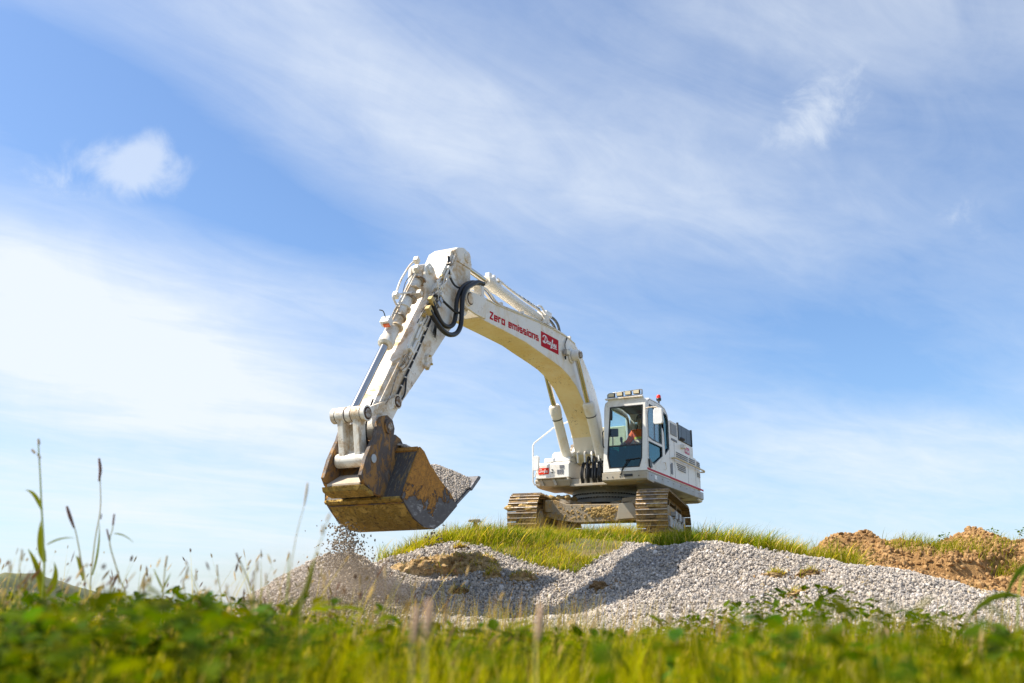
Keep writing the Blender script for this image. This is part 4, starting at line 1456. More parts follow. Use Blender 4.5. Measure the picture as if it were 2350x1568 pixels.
SCRIPT = [  # handwritten word mark, x 0..5, y -0.3..1.9
    [(0.10, 1.30), (0.22, 1.62), (0.60, 1.85), (1.10, 1.80), (1.45, 1.45), (1.45, 0.95), (1.15, 0.50), (0.70, 0.30), (0.30, 0.32), (0.14, 0.46), (0.28, 0.58), (0.60, 0.46)],
    [(0.95, 1.72), (0.80, 1.10), (0.66, 0.46)],
    [(2.08, 0.98), (1.86, 1.08), (1.62, 0.86), (1.58, 0.56), (1.74, 0.42), (1.96, 0.64), (2.10, 1.02), (2.06, 0.60), (2.16, 0.44), (2.30, 0.60)],
    [(2.30, 0.60), (2.40, 1.02), (2.34, 0.44)], [(2.36, 0.62), (2.58, 1.02), (2.74, 0.98), (2.70, 0.60), (2.80, 0.44), (2.98, 0.62)],
    [(2.98, 0.62), (3.26, 1.20), (3.40, 1.66), (3.32, 1.82), (3.20, 1.62), (3.08, 0.90), (2.94, 0.10), (2.78, -0.18), (2.68, -0.02), (2.86, 0.28), (3.20, 0.52)],
    [(3.50, 1.0), (3.30, 0.84), (3.28, 0.54), (3.44, 0.42), (3.62, 0.60), (3.64, 0.88), (3.50, 1.0), (3.62, 0.92), (3.84, 0.92)],
    [(3.78, 0.62), (3.98, 1.10), (4.06, 0.74), (4.04, 0.50), (3.88, 0.42), (3.78, 0.50)],
    [(4.08, 0.52), (4.32, 0.70), (4.46, 1.12), (4.52, 0.74), (4.50, 0.50), (4.34, 0.42), (4.22, 0.50)],
    [(3.02, 0.08), (3.80, 0.12), (4.80, 0.22)],
]


def logo(f, parent, red, th=0.002):
    """red sign with a white handwritten word; f(u, v, out) with u, v in 0..1"""
    mb = MB()
    mb.add([f(0, 0, 0), f(1, 0, 0), f(1, 1, 0), f(0, 1, 0), f(0, 0, th), f(1, 0, th), f(1, 1, th), f(0, 1, th)],
           [(0, 1, 2, 3), (4, 5, 6, 7), (0, 1, 5, 4), (1, 2, 6, 5), (2, 3, 7, 6), (3, 0, 4, 7)])
    sign = mb.build('sign', red, parent)
    mb = MB()
    for i, s_ in enumerate(SCRIPT):
        pts = [(p.x, p.y) for p in catmull([(a, c, 0) for a, c in s_], 4)]
        ribbon(mb, pts, 0.20 if i in (0, 1) else 0.16, False, lambda u, v, k_, i=i: f(0.08 + 0.84 * u / 4.9, 0.17 + 0.66 * (v + 0.2) / 2.1, th + k_ * (0.0015 + 0.0002 * i)), 1.0)
    mb.build('word_mark', M['print_white'], sign)
    return sign


logo(lambda u, v, k: (-1.28 - 0.38 * u, 1.467 + k, 2.17 + 0.155 * v), ex, plain('magenta_red_print', (0.50, 0.015, 0.07), 0.4))

# ---- cab ------------------------------------------------------------------
CB0, CB1 = 0.51, 1.47       # cab from right wall to left (door) wall


def fa(z):                  # the front leans back a little
    return 1.50 - 0.075 * (z - 1.43) / 1.5


cab = MB().plate([(0.53, 1.43), (1.47, 1.43), (1.47, 2.90), (1.41, 2.965), (0.66, 2.965), (0.585, 2.86)],
                 [[(0.675, 1.52), (1.31, 1.515), (1.368, 1.69), (1.405, 2.79), (0.70, 2.79), (0.63, 1.75)]],
                 lambda b_, z: (fa(z), b_, z), lambda b_, z: (fa(z) - 0.07, b_, z)).build('cab', M['white'], ex, 0.012)
W1 = [(1.20, 2.84), (0.40, 2.845), (0.43, 2.115), (1.02, 2.11), (1.31, 2.14), (1.31, 2.60)]
W2_ = [(1.31, 2.05), (0.41, 2.05), (0.42, 1.86), (1.02, 1.61), (1.32, 1.66), (1.335, 1.75)]
W3 = [(0.29, 2.84), (0.02, 2.82), (-0.07, 2.68), (-0.075, 2.09), (0.21, 1.93)]
SIDE = [(1.43, 1.43), (1.425, 2.0), (1.36, 2.80), (1.30, 2.92), (1.17, 2.98), (0.47, 2.995), (0.10, 2.95), (-0.09, 2.83), (-0.13, 2.70), (-0.13, 1.43)]
MB().plate(SIDE, [W1, W2_, W3], lambda a, z: (a, 1.47, z), lambda a, z: (a, 1.41, z)).build('door_side', M['white'], cab, 0.01)
MB().plate(SIDE, [[(1.25, 2.84), (0.05, 2.82), (0.0, 2.0), (1.28, 2.0)]], lambda a, z: (a, 0.585, z), lambda a, z: (a, 0.535, z)).build('right_side', M['white'], cab, 0.01)
MB().plate([(0.60, 1.43), (1.405, 1.43), (1.405, 2.90), (0.60, 2.90)], [[(0.70, 2.15), (1.30, 2.15), (1.30, 2.74), (0.70, 2.74)]], lambda b_, z: (-0.128, b_, z), lambda b_, z: (-0.08, b_, z)).build('rear_wall', M['white'], cab)
rf = MB().prism([(1.40, 2.92), (1.17, 2.985), (0.47, 3.0), (0.10, 2.96), (-0.09, 2.84), (-0.09, 2.80), (0.10, 2.91), (0.47, 2.95), (1.17, 2.935), (1.40, 2.87)], 0.62, 1.43)
roof = rf.build('cab_roof', M['white'], cab, 0.02)
MB().box(-0.08, 1.43, 0.59, 1.40, 1.43, 1.475).build('cab_floor', M['interior'], cab)
MB().prism([(1.15, 2.925), (0.47, 2.94), (0.10, 2.90), (0.10, 2.885), (0.47, 2.925), (1.15, 2.91)], 0.63, 1.40).build('ceiling_lining', M['interior'], cab)
# window panes
FT = [(0.664, 2.0), (1.352, 1.975)]
MB().plate([(0.634, 1.985), (1.383, 1.985), (1.41, 2.795), (0.695, 2.795)], [], lambda b_, z: (fa(z) - 0.03, b_, z), lambda b_, z: (fa(z) - 0.036, b_, z)).build('windscreen', M['glass_clear'], cab)
MB().plate([(0.67, 1.515), (1.315, 1.51), (1.372, 1.69), (1.38, 1.955), (0.628, 1.955), (0.626, 1.75)], [], lambda b_, z: (fa(z) - 0.02, b_, z), lambda b_, z: (fa(z) - 0.026, b_, z)).build('lower_windscreen', M['glass_dark'], cab)
MB().plate([(0.62, 1.955), (1.385, 1.955), (1.386, 1.985), (0.62, 1.985)], [], lambda b_, z: (fa(z) - 0.012, b_, z), lambda b_, z: (fa(z) - 0.04, b_, z)).build('windscreen_bar', M['black'], cab)
# black seal round the front opening
o_ = [(0.665, 1.512), (1.318, 1.507), (1.377, 1.69), (1.413, 2.80), (0.692, 2.80), (0.622, 1.75)]
i_ = [(0.690, 1.532), (1.300, 1.527), (1.355, 1.69), (1.392, 2.775), (0.715, 2.775), (0.648, 1.75)]
MB().plate(o_, [i_], lambda b_, z: (fa(z) + 0.003, b_, z), lambda b_, z: (fa(z) - 0.018, b_, z)).build('window_seal', M['black'], cab)


def shrink(poly, d):
    c = Vector((sum(p[0] for p in poly) / len(poly), sum(p[1] for p in poly) / len(poly)))
    return [tuple(c + (Vector(p) - c) * (1 - d / (Vector(p) - c).length)) for p in poly]


for W_, mt in ((W1, 'glass'), (W2_, 'glass_dark'), (W3, 'glass_dark')):
    MB().plate(shrink(W_, -0.012), [], lambda a, z: (a, 1.445, z), lambda a, z: (a, 1.439, z)).build('side_pane', M[mt], cab)
    MB().plate(shrink(W_, -0.012), [shrink(W_, 0.022)], lambda a, z: (a, 1.4725, z), lambda a, z: (a, 1.455, z)).build('window_seal', M['black'], cab)
MB().box(0.80, 0.815, 1.437, 1.449, 2.12, 2.84).build('sliding_pane_edge', M['black'], cab)
MB().plate([(1.26, 2.85), (0.04, 2.83), (-0.01, 1.99), (1.29, 1.99)], [], lambda a, z: (a, 0.56, z), lambda a, z: (a, 0.555, z)).build('side_pane', M['glass_clear'], cab)
MB().plate([(0.69, 2.14), (1.31, 2.14), (1.31, 2.75), (0.69, 2.75)], [], lambda b_, z: (-0.10, b_, z), lambda b_, z: (-0.106, b_, z)).build('rear_pane', M['glass_clear'], cab)
# door shut line, handle, bottom rounded step window
MB().plate(shrink(SIDE, 0.035), [shrink(SIDE, 0.047)], lambda a, z: (a, 1.4715, z), lambda a, z: (a, 1.466, z)).build('door_gap', M['louvre'], cab)
MB().tube([(0.35, 1.472, 1.735), (0.35, 1.51, 1.73), (0.30, 1.51, 1.60), (0.30, 1.472, 1.59)], 0.012, 8).build('door_grip', M['arm_white'], cab)
MB().plate([(1.385, 1.68), (1.37, 1.53), (1.30, 1.50), (1.20, 1.52), (1.22, 1.62), (1.30, 1.68)], [], lambda a, z: (a, 1.473, z), lambda a, z: (a, 1.50, z)).build('door_latch', M['black'], cab, 0.008)
vp = MB().plate([(0.03, 1.56), (0.03, 1.76), (-0.06, 1.81), (-0.115, 1.81), (-0.115, 1.56)], [], lambda a, z: (a - 0.18, 1.466, z), lambda a, z: (a - 0.18, 1.474, z)).build('side_vent', M['louvre'], ex)
# light bar with four lamps
lb = MB().plate([(0.62, 2.985), (1.40, 3.015), (1.40, 3.125), (1.37, 3.14), (0.66, 3.11), (0.62, 3.08)], [[(0.65, 3.00), (1.375, 3.03), (1.375, 3.11), (1.36, 3.12), (0.67, 3.09), (0.65, 3.07)]],
                lambda b_, z: (1.39, b_, z), lambda b_, z: (1.36, b_, z)).build('lamp_bar', M['steel'], cab, 0.004)
for i in range(4):
    bc = 0.74 + i * 0.183
    zc = 3.045 + i * 0.008
    lm_ = MB().box(1.395, 1.46, bc - 0.072, bc + 0.072, zc - 0.043, zc + 0.043).build('work_lamp', M['dark'], cab, 0.012)
    MB().box(1.461, 1.468, bc - 0.060, bc + 0.060, zc - 0.034, zc + 0.034).build('lamp_lens', M['lamp'], lm_, 0.01)
MB().box(1.38, 1.47, 0.60, 1.42, 2.955, 2.985).build('lamp_shelf', M['arm_white'], cab, 0.006)
# beacon
bc_ = MB().revolve((-0.02, 1.30, 2.88), (0, 0, 1), [(0, 0.018), (0.26, 0.018), (0.28, 0.05), (0.32, 0.058), (0.335, 0.05)], 16).build('beacon', M['dark'], cab)
MB().revolve((-0.02, 1.30, 3.216), (0, 0, 1), [(0, 0.05), (0.06, 0.046), (0.075, 0.035)], 16).build('beacon_lens', M['red_lens'], bc_)
# wiper
MB().tube([(1.52, 0.92, 1.36), (1.51, 0.96, 1.50), (1.495, 1.07, 1.655)], 0.008, 6).build('wiper_arm', M['black'], cab)
MB().tube([(1.515, 0.90, 1.36), (1.505, 1.0, 1.53), (1.49, 1.11, 1.66)], 0.006, 6).build('wiper_arm', M['black'], cab)
MB().tube([(1.487, 1.02, 1.665), (1.484, 1.33, 1.69)], 0.011, 6).build('wiper_blade', M['black'], cab)
MB().tube([(1.50, 0.565, 2.30), (1.54, 0.56, 2.26), (1.54, 0.56, 1.99), (1.50, 0.565, 1.95)], 0.012, 6).build('front_grip', M['black'], cab)
MB().tube([(1.43, 0.72, 2.72), (1.46, 0.735, 2.70), (1.47, 0.735, 2.55), (1.44, 0.72, 2.53)], 0.022, 8).build('grab_handle', M['black'], cab)
# mirrors
mr = MB().tube([(1.40, 1.44, 2.70), (1.44, 1.52, 2.72), (1.45, 1.70, 2.715), (1.45, 1.74, 2.68), (1.45, 1.74, 2.60)], 0.013, 8).build('mirror_arm', M['arm_white'], cab)
MB().plate([(1.65, 2.36), (1.82, 2.36), (1.84, 2.40), (1.83, 2.66), (1.80, 2.69), (1.67, 2.69), (1.64, 2.65), (1.63, 2.40)], [], lambda b_, z: (1.46 + 0.02, b_, z), lambda b_, z: (1.40, b_, z)).build('mirror', M['print_white'], cab, 0.02)
# seat, consoles, monitor
st = MB().box(0.12, 0.62, 0.78, 1.24, 1.80, 1.93)
st.obox((0.12, 1.01, 2.28), (0.05, 0, 0.01), (0, 0.22, 0), (-0.06, 0, 0.36)).obox((0.06, 1.01, 2.72), (0.04, 0, 0), (0, 0.13, 0), (0, 0, 0.09)).box(0.2, 0.5, 0.85, 1.15, 1.475, 1.80)
st.build('seat', M['seat'], cab, 0.04)
for bb in (0.70, 1.31):
    MB().box(0.25, 0.85, bb - 0.055, bb + 0.055, 1.85, 2.06).build('console', M['dark'], cab, 0.02)
    js = MB().tube([(0.78, bb, 2.06), (0.80, bb, 2.16)], 0.012, 6).revolve((0.80, bb, 2.15), (0.1, 0, 1), [(0, 0.02), (0.03, 0.028), (0.09, 0.03), (0.12, 0.02)], 10).build('joystick', M['black'], cab)
MB().obox((1.20, 0.68, 2.30), (0.02, 0.01, 0.01), (-0.02, 0.09, 0), (0, 0, 0.075)).tube([(1.22, 0.66, 1.95), (1.22, 0.66, 2.25)], 0.012, 6).build('monitor', M['dark'], cab, 0.004)

# ---- right-hand front: tool box, tank, rails ------------------------------
bx = MB().prism([(1.20, 1.43), (1.20, 1.735), (1.14, 1.775), (0.2, 1.79), (0.2, 1.43)], -1.12, -0.345)
tool = bx.build('tool_box', M['white'], ex, 0.02)
logo(lambda u, v, k: (1.2065 + k, -1.06 + 0.245 * u, 1.525 + 0.135 * v), tool, M['orange_red'])
vn = MB().box(1.2, 1.212, -0.565, -0.465, 1.63, 1.70).build('latch_plate', M['louvre'], tool, 0.004)
for i in range(3):
    MB().box(1.2, 1.212, -0.625 + i * 0.052, -0.585 + i * 0.052, 1.515, 1.605).build('vent_slot', M['louvre'], tool, 0.003)
MB().box(1.2, 1.225, -0.75, -0.72, 1.60, 1.62).box(1.2, 1.225, -0.75, -0.725, 1.545, 1.565).build('box_latch', M['dark'], tool)
MB().prism([(1.12, 1.79), (1.10, 1.88), (0.2, 1.90), (0.2, 1.79)], -0.97, -0.36).build('tool_box_lid', M['white'], ex, 0.02)
tk = MB().prism([(0.98, 1.90), (0.95, 1.985), (0.86, 2.04), (0.3, 2.06), (-0.13, 2.04), (-0.13, 1.90)], -0.85, -0.36)
tk.build('tank', M['white'], ex, 0.025)
rs = MB().prism([(1.23, 1.42), (1.24, 1.37), (1.17, 1.255), (1.0, 1.235), (0.2, 1.235), (0.2, 1.42)], -1.13, -0.345)
rsk = rs.build('right_skirt', M['warm_grey'], ex, 0.02)
for b0 in (-1.02, -0.72):
    MB().prism_a([(b0, 1.42), (b0 + 0.06, 1.42), (b0 + 0.12, 1.27), (b0 + 0.06, 1.27)], 1.20, 1.262).build('step_bracket', M['warm_grey'], rsk, 0.004)
MB().box(1.22, 1.31, -1.08, -0.40, 1.415, 1.432).build('step_plate', M['warm_grey'], rsk, 0.003)
# hand rail and right mirror
MB().tube([(0.55, -0.55, 2.78), (1.0, -0.80, 2.55), (1.33, -1.10, 2.19), (1.345, -1.125, 2.13), (1.345, -1.125, 1.36), (1.33, -1.10, 1.30), (1.22, -1.03, 1.285)], 0.016, 8).build('hand_rail', M['white'], ex)
MB().tube([(1.34, -1.12, 1.45), (1.36, -1.06, 1.48), (1.36, -1.04, 1.55)], 0.010, 6).build('mirror_stay', M['white'], ex)
MB().plate([(-1.12, 1.60), (-1.0, 1.60), (-0.985, 1.63), (-0.975, 1.88), (-1.0, 1.91), (-1.10, 1.91), (-1.125, 1.88)], [], lambda b_, z: (1.36, b_, z), lambda b_, z: (1.31, b_, z)).build('mirror', M['print_white'], ex, 0.015)
MB().tube([(0.35, -0.60, 2.04), (0.35, -0.60, 2.20)], 0.02, 8).revolve((0.35, -0.60, 2.10), (0, 0, 1), [(0, 0.05), (0.03, 0.08), (0.07, 0.08), (0.10, 0.055), (0.15, 0.06), (0.17, 0.03)], 14).build('filler_cap', M['pinsteel'], ex)
MB().tube([(0.25, -0.55, 2.05), (0.25, -0.55, 2.42)], 0.012, 6).build('lamp_post', M['white'], ex)
MB().box(0.18, 0.34, -0.65, -0.45, 2.42, 2.72).build('hose_guard', M['white'], ex, 0.03)
# cream machinery cover and corrugated hose behind the boom
MB().prism([(-0.2, 2.05), (-0.15, 2.70), (-0.45, 2.74), (-0.7, 2.74), (-0.7, 2.05)], -0.52, 0.44).build('pump_cover', plain('cream_cover', (0.70, 0.64, 0.44), 0.5), ex, 0.02)
hp = catmull([(0.25, -0.25, 2.62), (0.22, -0.22, 2.40), (0.18, -0.15, 2.22), (0.1, 0.0, 2.12)], 10)
MB().tube(hp, [0.036 if i % 2 else 0.028 for i in range(len(hp))], 10).build('corrugated_hose', M['steel'], ex)

# ---- boom -----------------------------------------------------------------
FOOT = (0.60, 1.96)
top_l = [(6.35, 3.90), (5.66, 3.945), (4.7, 4.03), (3.80, 4.11), (2.85, 4.155), (2.35, 4.155), (1.98, 4.11), (1.62, 3.93), (1.25, 3.66), (0.85, 3.30), (0.55, 2.85), (0.40, 2.35), (0.37, 2.02)]
bot_l = [(0.50, 1.76), (0.72, 1.76), (0.85, 1.95), (0.98, 2.30), (1.22, 2.62), (1.55, 2.92), (1.95, 3.19), (2.35, 3.34), (2.75, 3.42), (3.16, 3.455), (3.90, 3.50), (4.38, 3.535), (5.28, 3.525), (6.30, 3.505)]
BW = 0.26
bmb = MB().prism(top_l + bot_l, BO - BW, BO + BW)
boom_me = bmb.mesh('boom', M['boom_white'])
boom_me.materials.append(M['under_bounce'])
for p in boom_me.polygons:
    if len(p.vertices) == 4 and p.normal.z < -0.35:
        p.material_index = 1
boom = link_mesh('boom', boom_me, None, ex)
bv = boom.modifiers.new('bevel', 'BEVEL')
bv.width, bv.segments, bv.limit_method, bv.angle_limit, bv.harden_normals = 0.018, 2, 'ANGLE', R(50), True
PIV = (6.765, 3.70)
fork = [(6.10, 3.905), (6.40, 3.89), (6.70, 3.86)] + circ(PIV, 0.17, 60, -70, 10) + [(6.45, 3.515), (6.12, 3.525)]
for s0, s1 in ((BO + BW + 0.002, BO + BW + 0.045), (BO - BW - 0.045, BO - BW - 0.002)):
    MB().prism(fork, s0, s1).build('boom_fork', M['boom_white'], boom, 0.008)
MB().cyl((PIV[0], BO - 0.345, PIV[1]), (PIV[0], BO + 0.345, PIV[1]), 0.125, n=24).build('boom_pin_boss', M['boom_white'], boom, 0.012)
MB().cyl((PIV[0], BO + 0.346, PIV[1]), (PIV[0], BO + 0.362, PIV[1]), 0.09, n=24).build('pin_cap', M['arm_white'], boom, 0.006)
MB().cyl((FOOT[0], BO - 0.34, FOOT[1]), (FOOT[0], BO + 0.34, FOOT[1]), 0.19, n=24).build('boom_foot_boss', M['boom_white'], boom, 0.012)
CYP = (2.23, 3.78)
MB().cyl((CYP[0], BO - 0.50, CYP[1]), (CYP[0], BO + 0.50, CYP[1]), 0.075, n=18).build('cylinder_pin', M['pinsteel'], boom, 0.006)
for s in (-1, 1):
    MB().cyl((CYP[0], BO + s * 0.265, CYP[1]), (CYP[0], BO + s * 0.30, CYP[1]), 0.16, n=20).build('pin_doubler', M['boom_white'], boom, 0.008)
# raised seam along the boom's flank
MB().plate([(6.2, 3.90), (5.66, 3.915), (3.80, 4.08), (2.85, 4.125), (2.35, 4.125), (2.0, 4.085), (2.0, 4.105), (2.35, 4.145), (2.85, 4.145), (3.80, 4.10), (5.66, 3.935), (6.2, 3.92)], [], lambda a, z: (a, BO + BW + 0.001, z), lambda a, z: (a, BO + BW + 0.012, z)).build('boom_seam', plain('cream_seam', (0.72, 0.62, 0.40), 0.5), boom)
# lettering and sign on the flank
lettering('Zero emissions', lambda u, v, k: (5.885 - 2.03 * u, BO + BW + 0.001 + 0.0025 * k, 3.612 + 0.098 * u + 0.083 * v), 'letter', M['red'], boom)
logo(lambda u, v, k: (3.725 - 0.85 * u, BO + BW + 0.001 + k, 3.635 + 0.02 * u + 0.30 * v), boom, M['red'])
# boom work lamp
bl_ = MB().box(2.52, 2.70, BO + 0.29, BO + 0.36, 3.70, 3.82).build('boom_lamp', M['grey'], boom, 0.012)
MB().box(2.53, 2.69, BO + 0.361, BO + 0.366, 3.715, 3.805).build('lamp_lens', M['lamp'], bl_)
MB().tube([(2.61, BO + 0.30, 3.82), (2.60, BO + 0.29, 3.95), (2.45, BO + 0.27, 4.10), (2.42, BO + 0.22, 4.17)], 0.010, 6, 4).tube([(2.6, BO + 0.29, 3.69), (2.6, BO + 0.30, 3.62)], 0.018, 6).build('lamp_cable', M['black'], boom)
# pipes along the boom top
for db, r in ((0.16, 0.022), (0.08, 0.022), (-0.02, 0.018), (-0.12, 0.022)):
    MB().tube([(6.26, BO + db, 4.09), (5.95, BO + db, 4.16), (5.75, BO + db, 4.15), (5.35, BO + db, 4.03), (4.7, BO + db, 4.085), (3.80, BO + db, 4.165), (2.85, BO + db, 4.215), (2.3, BO + db, 4.215), (1.92, BO + db, 4.15), (1.55, BO + db, 3.96), (1.0, BO + db, 3.52), (0.55, BO + db, 3.0), (0.35, BO + db, 2.5)], r, 8, 3).build('boom_pipe', M['boom_white'], boom)
for a_, z_ in ((5.3, 4.0), (4.4, 4.08), (3.2, 4.17), (2.1, 4.17), (1.4, 3.81)):
    MB().box(a_ - 0.03, a_ + 0.03, BO - 0.17, BO + 0.21, z_ - 0.02, z_ + 0.075).build('pipe_clamp', M['arm_white'], boom, 0.005)
for k_ in range(2):
    pth = catmull([(6.15, BO + 0.24, 4.12), (5.9, BO + 0.25, 4.07), (5.65, BO + 0.25, 3.98), (5.2, BO + 0.24, 4.0), (4.4, BO + 0.235, 4.075), (3.6, BO + 0.235, 4.15), (2.9, BO + 0.23, 4.19)], 6)
    MB().tube([p + Vector((0, -0.03 * k_, 0.012 * k_)) for p in pth], 0.012, 6).build('boom_cable', M['black'] if k_ else M['arm_white'], boom)
MB().box(6.10, 6.20, BO + 0.10, BO + 0.26, 3.88, 4.14).box(6.16, 6.40, BO + 0.05, BO + 0.24, 4.09, 4.13).build('hose_bracket', M['boom_white'], boom, 0.006)
# two grey hoses that rise behind the arm cylinder's foot
for k_, db in enumerate((0.10, 0.02)):
    MB().tube([(3.25, BO + db, 4.34), (3.0, BO + db, 4.44), (2.75, BO + db, 4.47 - 0.03 * k_), (2.52, BO + db, 4.40 - 0.03 * k_), (2.40, BO + db, 4.22)], 0.028, 10, 5).build('boom_hose', plain('grey_hose', (0.10, 0.115, 0.13), 0.5), boom)

# boom cylinders
CYB = (0.66, 1.42)
for s in (-1, 1):
    bb = BO + s * 0.385
    d = Vector((CYP[0] - CYB[0], 0, CYP[1] - CYB[1]))
    p0 = Vector((CYB[0], bb, CYB[1]))
    ln = d.length
    dn_ = d.normalized()
    cy = MB().revolve(p0, d, [(0.0, 0.085), (0.10, 0.105), (1.52, 0.105), (1.525, 0.118), (1.60, 0.118), (1.605, 0.125), (1.74, 0.125), (1.78, 0.10)], 24).cyl((CYB[0], bb - 0.10, CYB[1]), (CYB[0], bb + 0.10, CYB[1]), 0.13, n=20).build('boom_cylinder', M['boom_white'], ex)
    MB().cyl(p0 + dn_ * 1.78, p0 + dn_ * (ln - 0.08), 0.055, n=18).build('piston_rod', M['chrome'], cy)
    MB().cyl((CYP[0], bb - 0.075, CYP[1]), (CYP[0], bb + 0.075, CYP[1]), 0.115, n=20).build('rod_eye', M['boom_white'], cy, 0.008)
    MB().cyl((CYP[0], bb + 0.076, CYP[1]), (CYP[0], bb + 0.092, CYP[1]), 0.07, n=16).build('eye_cap', M['pinsteel'], cy)
    MB().revolve(p0 + dn_ * 1.46, d, [(0, 0.108), (0.0, 0.112), (0.02, 0.112), (0.02, 0.108)], 24).build('clamp_band', M['dark'], cy)
    up_ = Vector((-dn_.z, 0, dn_.x))
    MB().tube([p0 + up_ * 0.12 + dn_ * 0.15, p0 + up_ * 0.135 + dn_ * 0.3, p0 + up_ * 0.135 + dn_ * 1.45, p0 + up_ * 0.10 + dn_ * 1.55], 0.018, 8, 4).build('cylinder_pipe', M['boom_white'], cy)
    MB().tube([(CYP[0] - 0.02, bb + 0.11, CYP[1] + 0.0), (CYP[0] - 0.16, bb + 0.06, CYP[1] + 0.04), (CYP[0] - 0.22, bb, CYP[1] - 0.03)], 0.014, 6, 5).build('grease_line', M['arm_white'], cy)
# base brackets
for s in (-1, 1):
    br = MB().prism([(0.20, 1.40), (0.30, 1.85)] + circ(FOOT, 0.24, 150, 20, 8) + [(0.95, 1.70)] + circ(CYB, 0.20, 60, -60, 8) + [(0.75, 1.29), (0.30, 1.29)], BO + s * 0.30 - 0.03, BO + s * 0.30 + 0.03)
    br.build('boom_bracket', M['boom_white'], ex, 0.012)
    MB().cyl((CYB[0], BO + s * 0.50, CYB[1]), (CYB[0], BO + s * 0.54, CYB[1]), 0.09, n=20).build('pin_cap', M['boom_white'], ex, 0.008)
MB().box(1.0, 1.16, -0.34, 0.50, 1.235, 1.285).build('front_cross_plate', M['warm_grey'], ex, 0.008)

# ---- hose bundle at the boom's foot ---------------------------------------
hosegrp = random.Random(4)
for i in range(11):
    b0 = BO + 0.02 + i * 0.042
    b1 = b0 + hosegrp.uniform(-0.04, 0.04)
    zt = 1.80 + hosegrp.uniform(-0.06, 0.10)
    MB().tube([(0.80, b0, zt - 0.1), (0.92, b0, zt), (1.05, (b0 + b1) / 2, zt - 0.04), (1.13, b1, zt - 0.22), (1.14 + hosegrp.uniform(-.03, .03), b1, 1.42), (1.08, b1, 1.27)], 0.019, 8, 5).build('foot_hose', M['black'], ex)
for i in range(4):
    b0 = BO - 0.16 + i * 0.16
    MB().tube([(0.75, b0, 1.88), (0.86, b0, 1.98), (1.0, b0 + 0.03, 1.96), (1.07, b0 + 0.06, 1.86), (1.08, b0 + 0.07, 1.74)], 0.020, 8, 5).build('foot_pipe', M['boom_white'], ex)
MB().box(0.95, 1.06, BO + 0.05, BO + 0.5, 1.30, 1.62).build('valve_block', M['dark'], ex, 0.01)
for i in range(3):
    MB().tube([(0.85, BO - 0.42 - 0.03 * i, 1.80), (1.0, BO - 0.5 - 0.02 * i, 1.78), (1.12, BO - 0.52, 1.62 - .03 * i), (1.12, BO - 0.45, 1.45), (1.02, BO - 0.38, 1.33)], 0.013, 6, 5).build('foot_cable', M['black'] if i != 1 else M['boom_white'], ex)

# ---- arm --------------------------------------------------------------------
BP = (9.09, 1.15)           # bucket pin
AW = 0.22
arm_prof = [(7.20, 4.42), (7.02, 4.545)] + circ((6.80, 4.335), 0.268, 78, 178, 9) + [(6.53, 4.08), (6.56, 3.62), (6.66, 3.46), (6.80, 3.36), (6.99, 3.25), (7.33, 2.93), (8.04, 2.16), (8.62, 1.56), (8.84, 1.27)] + circ(BP, 0.165, 200, 390, 10) + [(9.20, 1.40), (8.74, 2.10), (8.14, 2.99), (7.46, 3.99)]
arm = MB().prism(arm_prof, BO - AW, BO + AW).build('arm', M['arm_white'], ex, 0.015)
# raised outer edge strips
MB().plate([(7.18, 4.33), (7.24, 4.36), (9.18, 1.50), (9.12, 1.47)], [], lambda a, z: (a, BO + AW + 0.001, z), lambda a, z: (a, BO + AW + 0.014, z)).build('arm_edge_strip', M['arm_white'], arm, 0.004)
MB().plate([(6.535, 4.30)] + circ((6.80, 4.335), 0.264, 178, 78, 9) + [(7.02, 4.54), (7.17, 4.43), (7.10, 4.30)], [], lambda a, z: (a, BO + AW + 0.001, z), lambda a, z: (a, BO + AW + 0.02, z)).build('arm_head_plate', M['arm_white'], arm, 0.006)
AH = (6.70, 4.47)
MB().cyl((AH[0], BO - 0.26, AH[1]), (AH[0], BO + 0.26, AH[1]), 0.10, n=20).build('arm_head_boss', M['arm_white'], arm, 0.008)
MB().tube([(6.58, BO + 0.18, 4.33), (6.42, BO + 0.16, 4.44), (6.40, BO, 4.46), (6.42, BO - 0.16, 4.44), (6.58, BO - 0.18, 4.33)], 0.016, 6, 4).build('grease_pipe', M['black'], arm)
# arm cylinder
A0, A1 = Vector((3.16, BO, 4.33)), Vector((AH[0], BO, AH[1]))
d = A1 - A0
dn_ = d.normalized()
LB = 2.42
cy = MB().revolve(A0, d, [(0.0, 0.07), (0.08, 0.10), (LB - 0.42, 0.10), (LB - 0.418, 0.112), (LB - 0.36, 0.112), (LB - 0.358, 0.105), (LB - 0.22, 0.105), (LB - 0.218, 0.125), (LB - 0.04, 0.125), (LB, 0.10)], 26).cyl(A0 - Vector((0, 0.10, 0)), A0 + Vector((0, 0.10, 0)), 0.12, n=18).build('arm_cylinder', M['boom_white'], ex)
MB().cyl(A0 + dn_ * LB, A1 - dn_ * 0.02, 0.056, n=18).build('piston_rod', M['chrome'], cy)
up_ = Vector((-dn_.z, 0, dn_.x))
for k_ in range(7):
    c = A0 + dn_ * (LB - 0.05 - 0.075 * k_) + up_ * (0.135 + 0.02 * (k_ % 2)) + Vector((0, random.uniform(-0.04, 0.05), 0))
    MB().obox(c, dn_ * random.uniform(0.025, 0.045), Vector((0, random.uniform(0.03, 0.06), 0)), up_ * random.uniform(0.025, 0.045)).build('cylinder_fitting', M['print_white'], cy, 0.006)
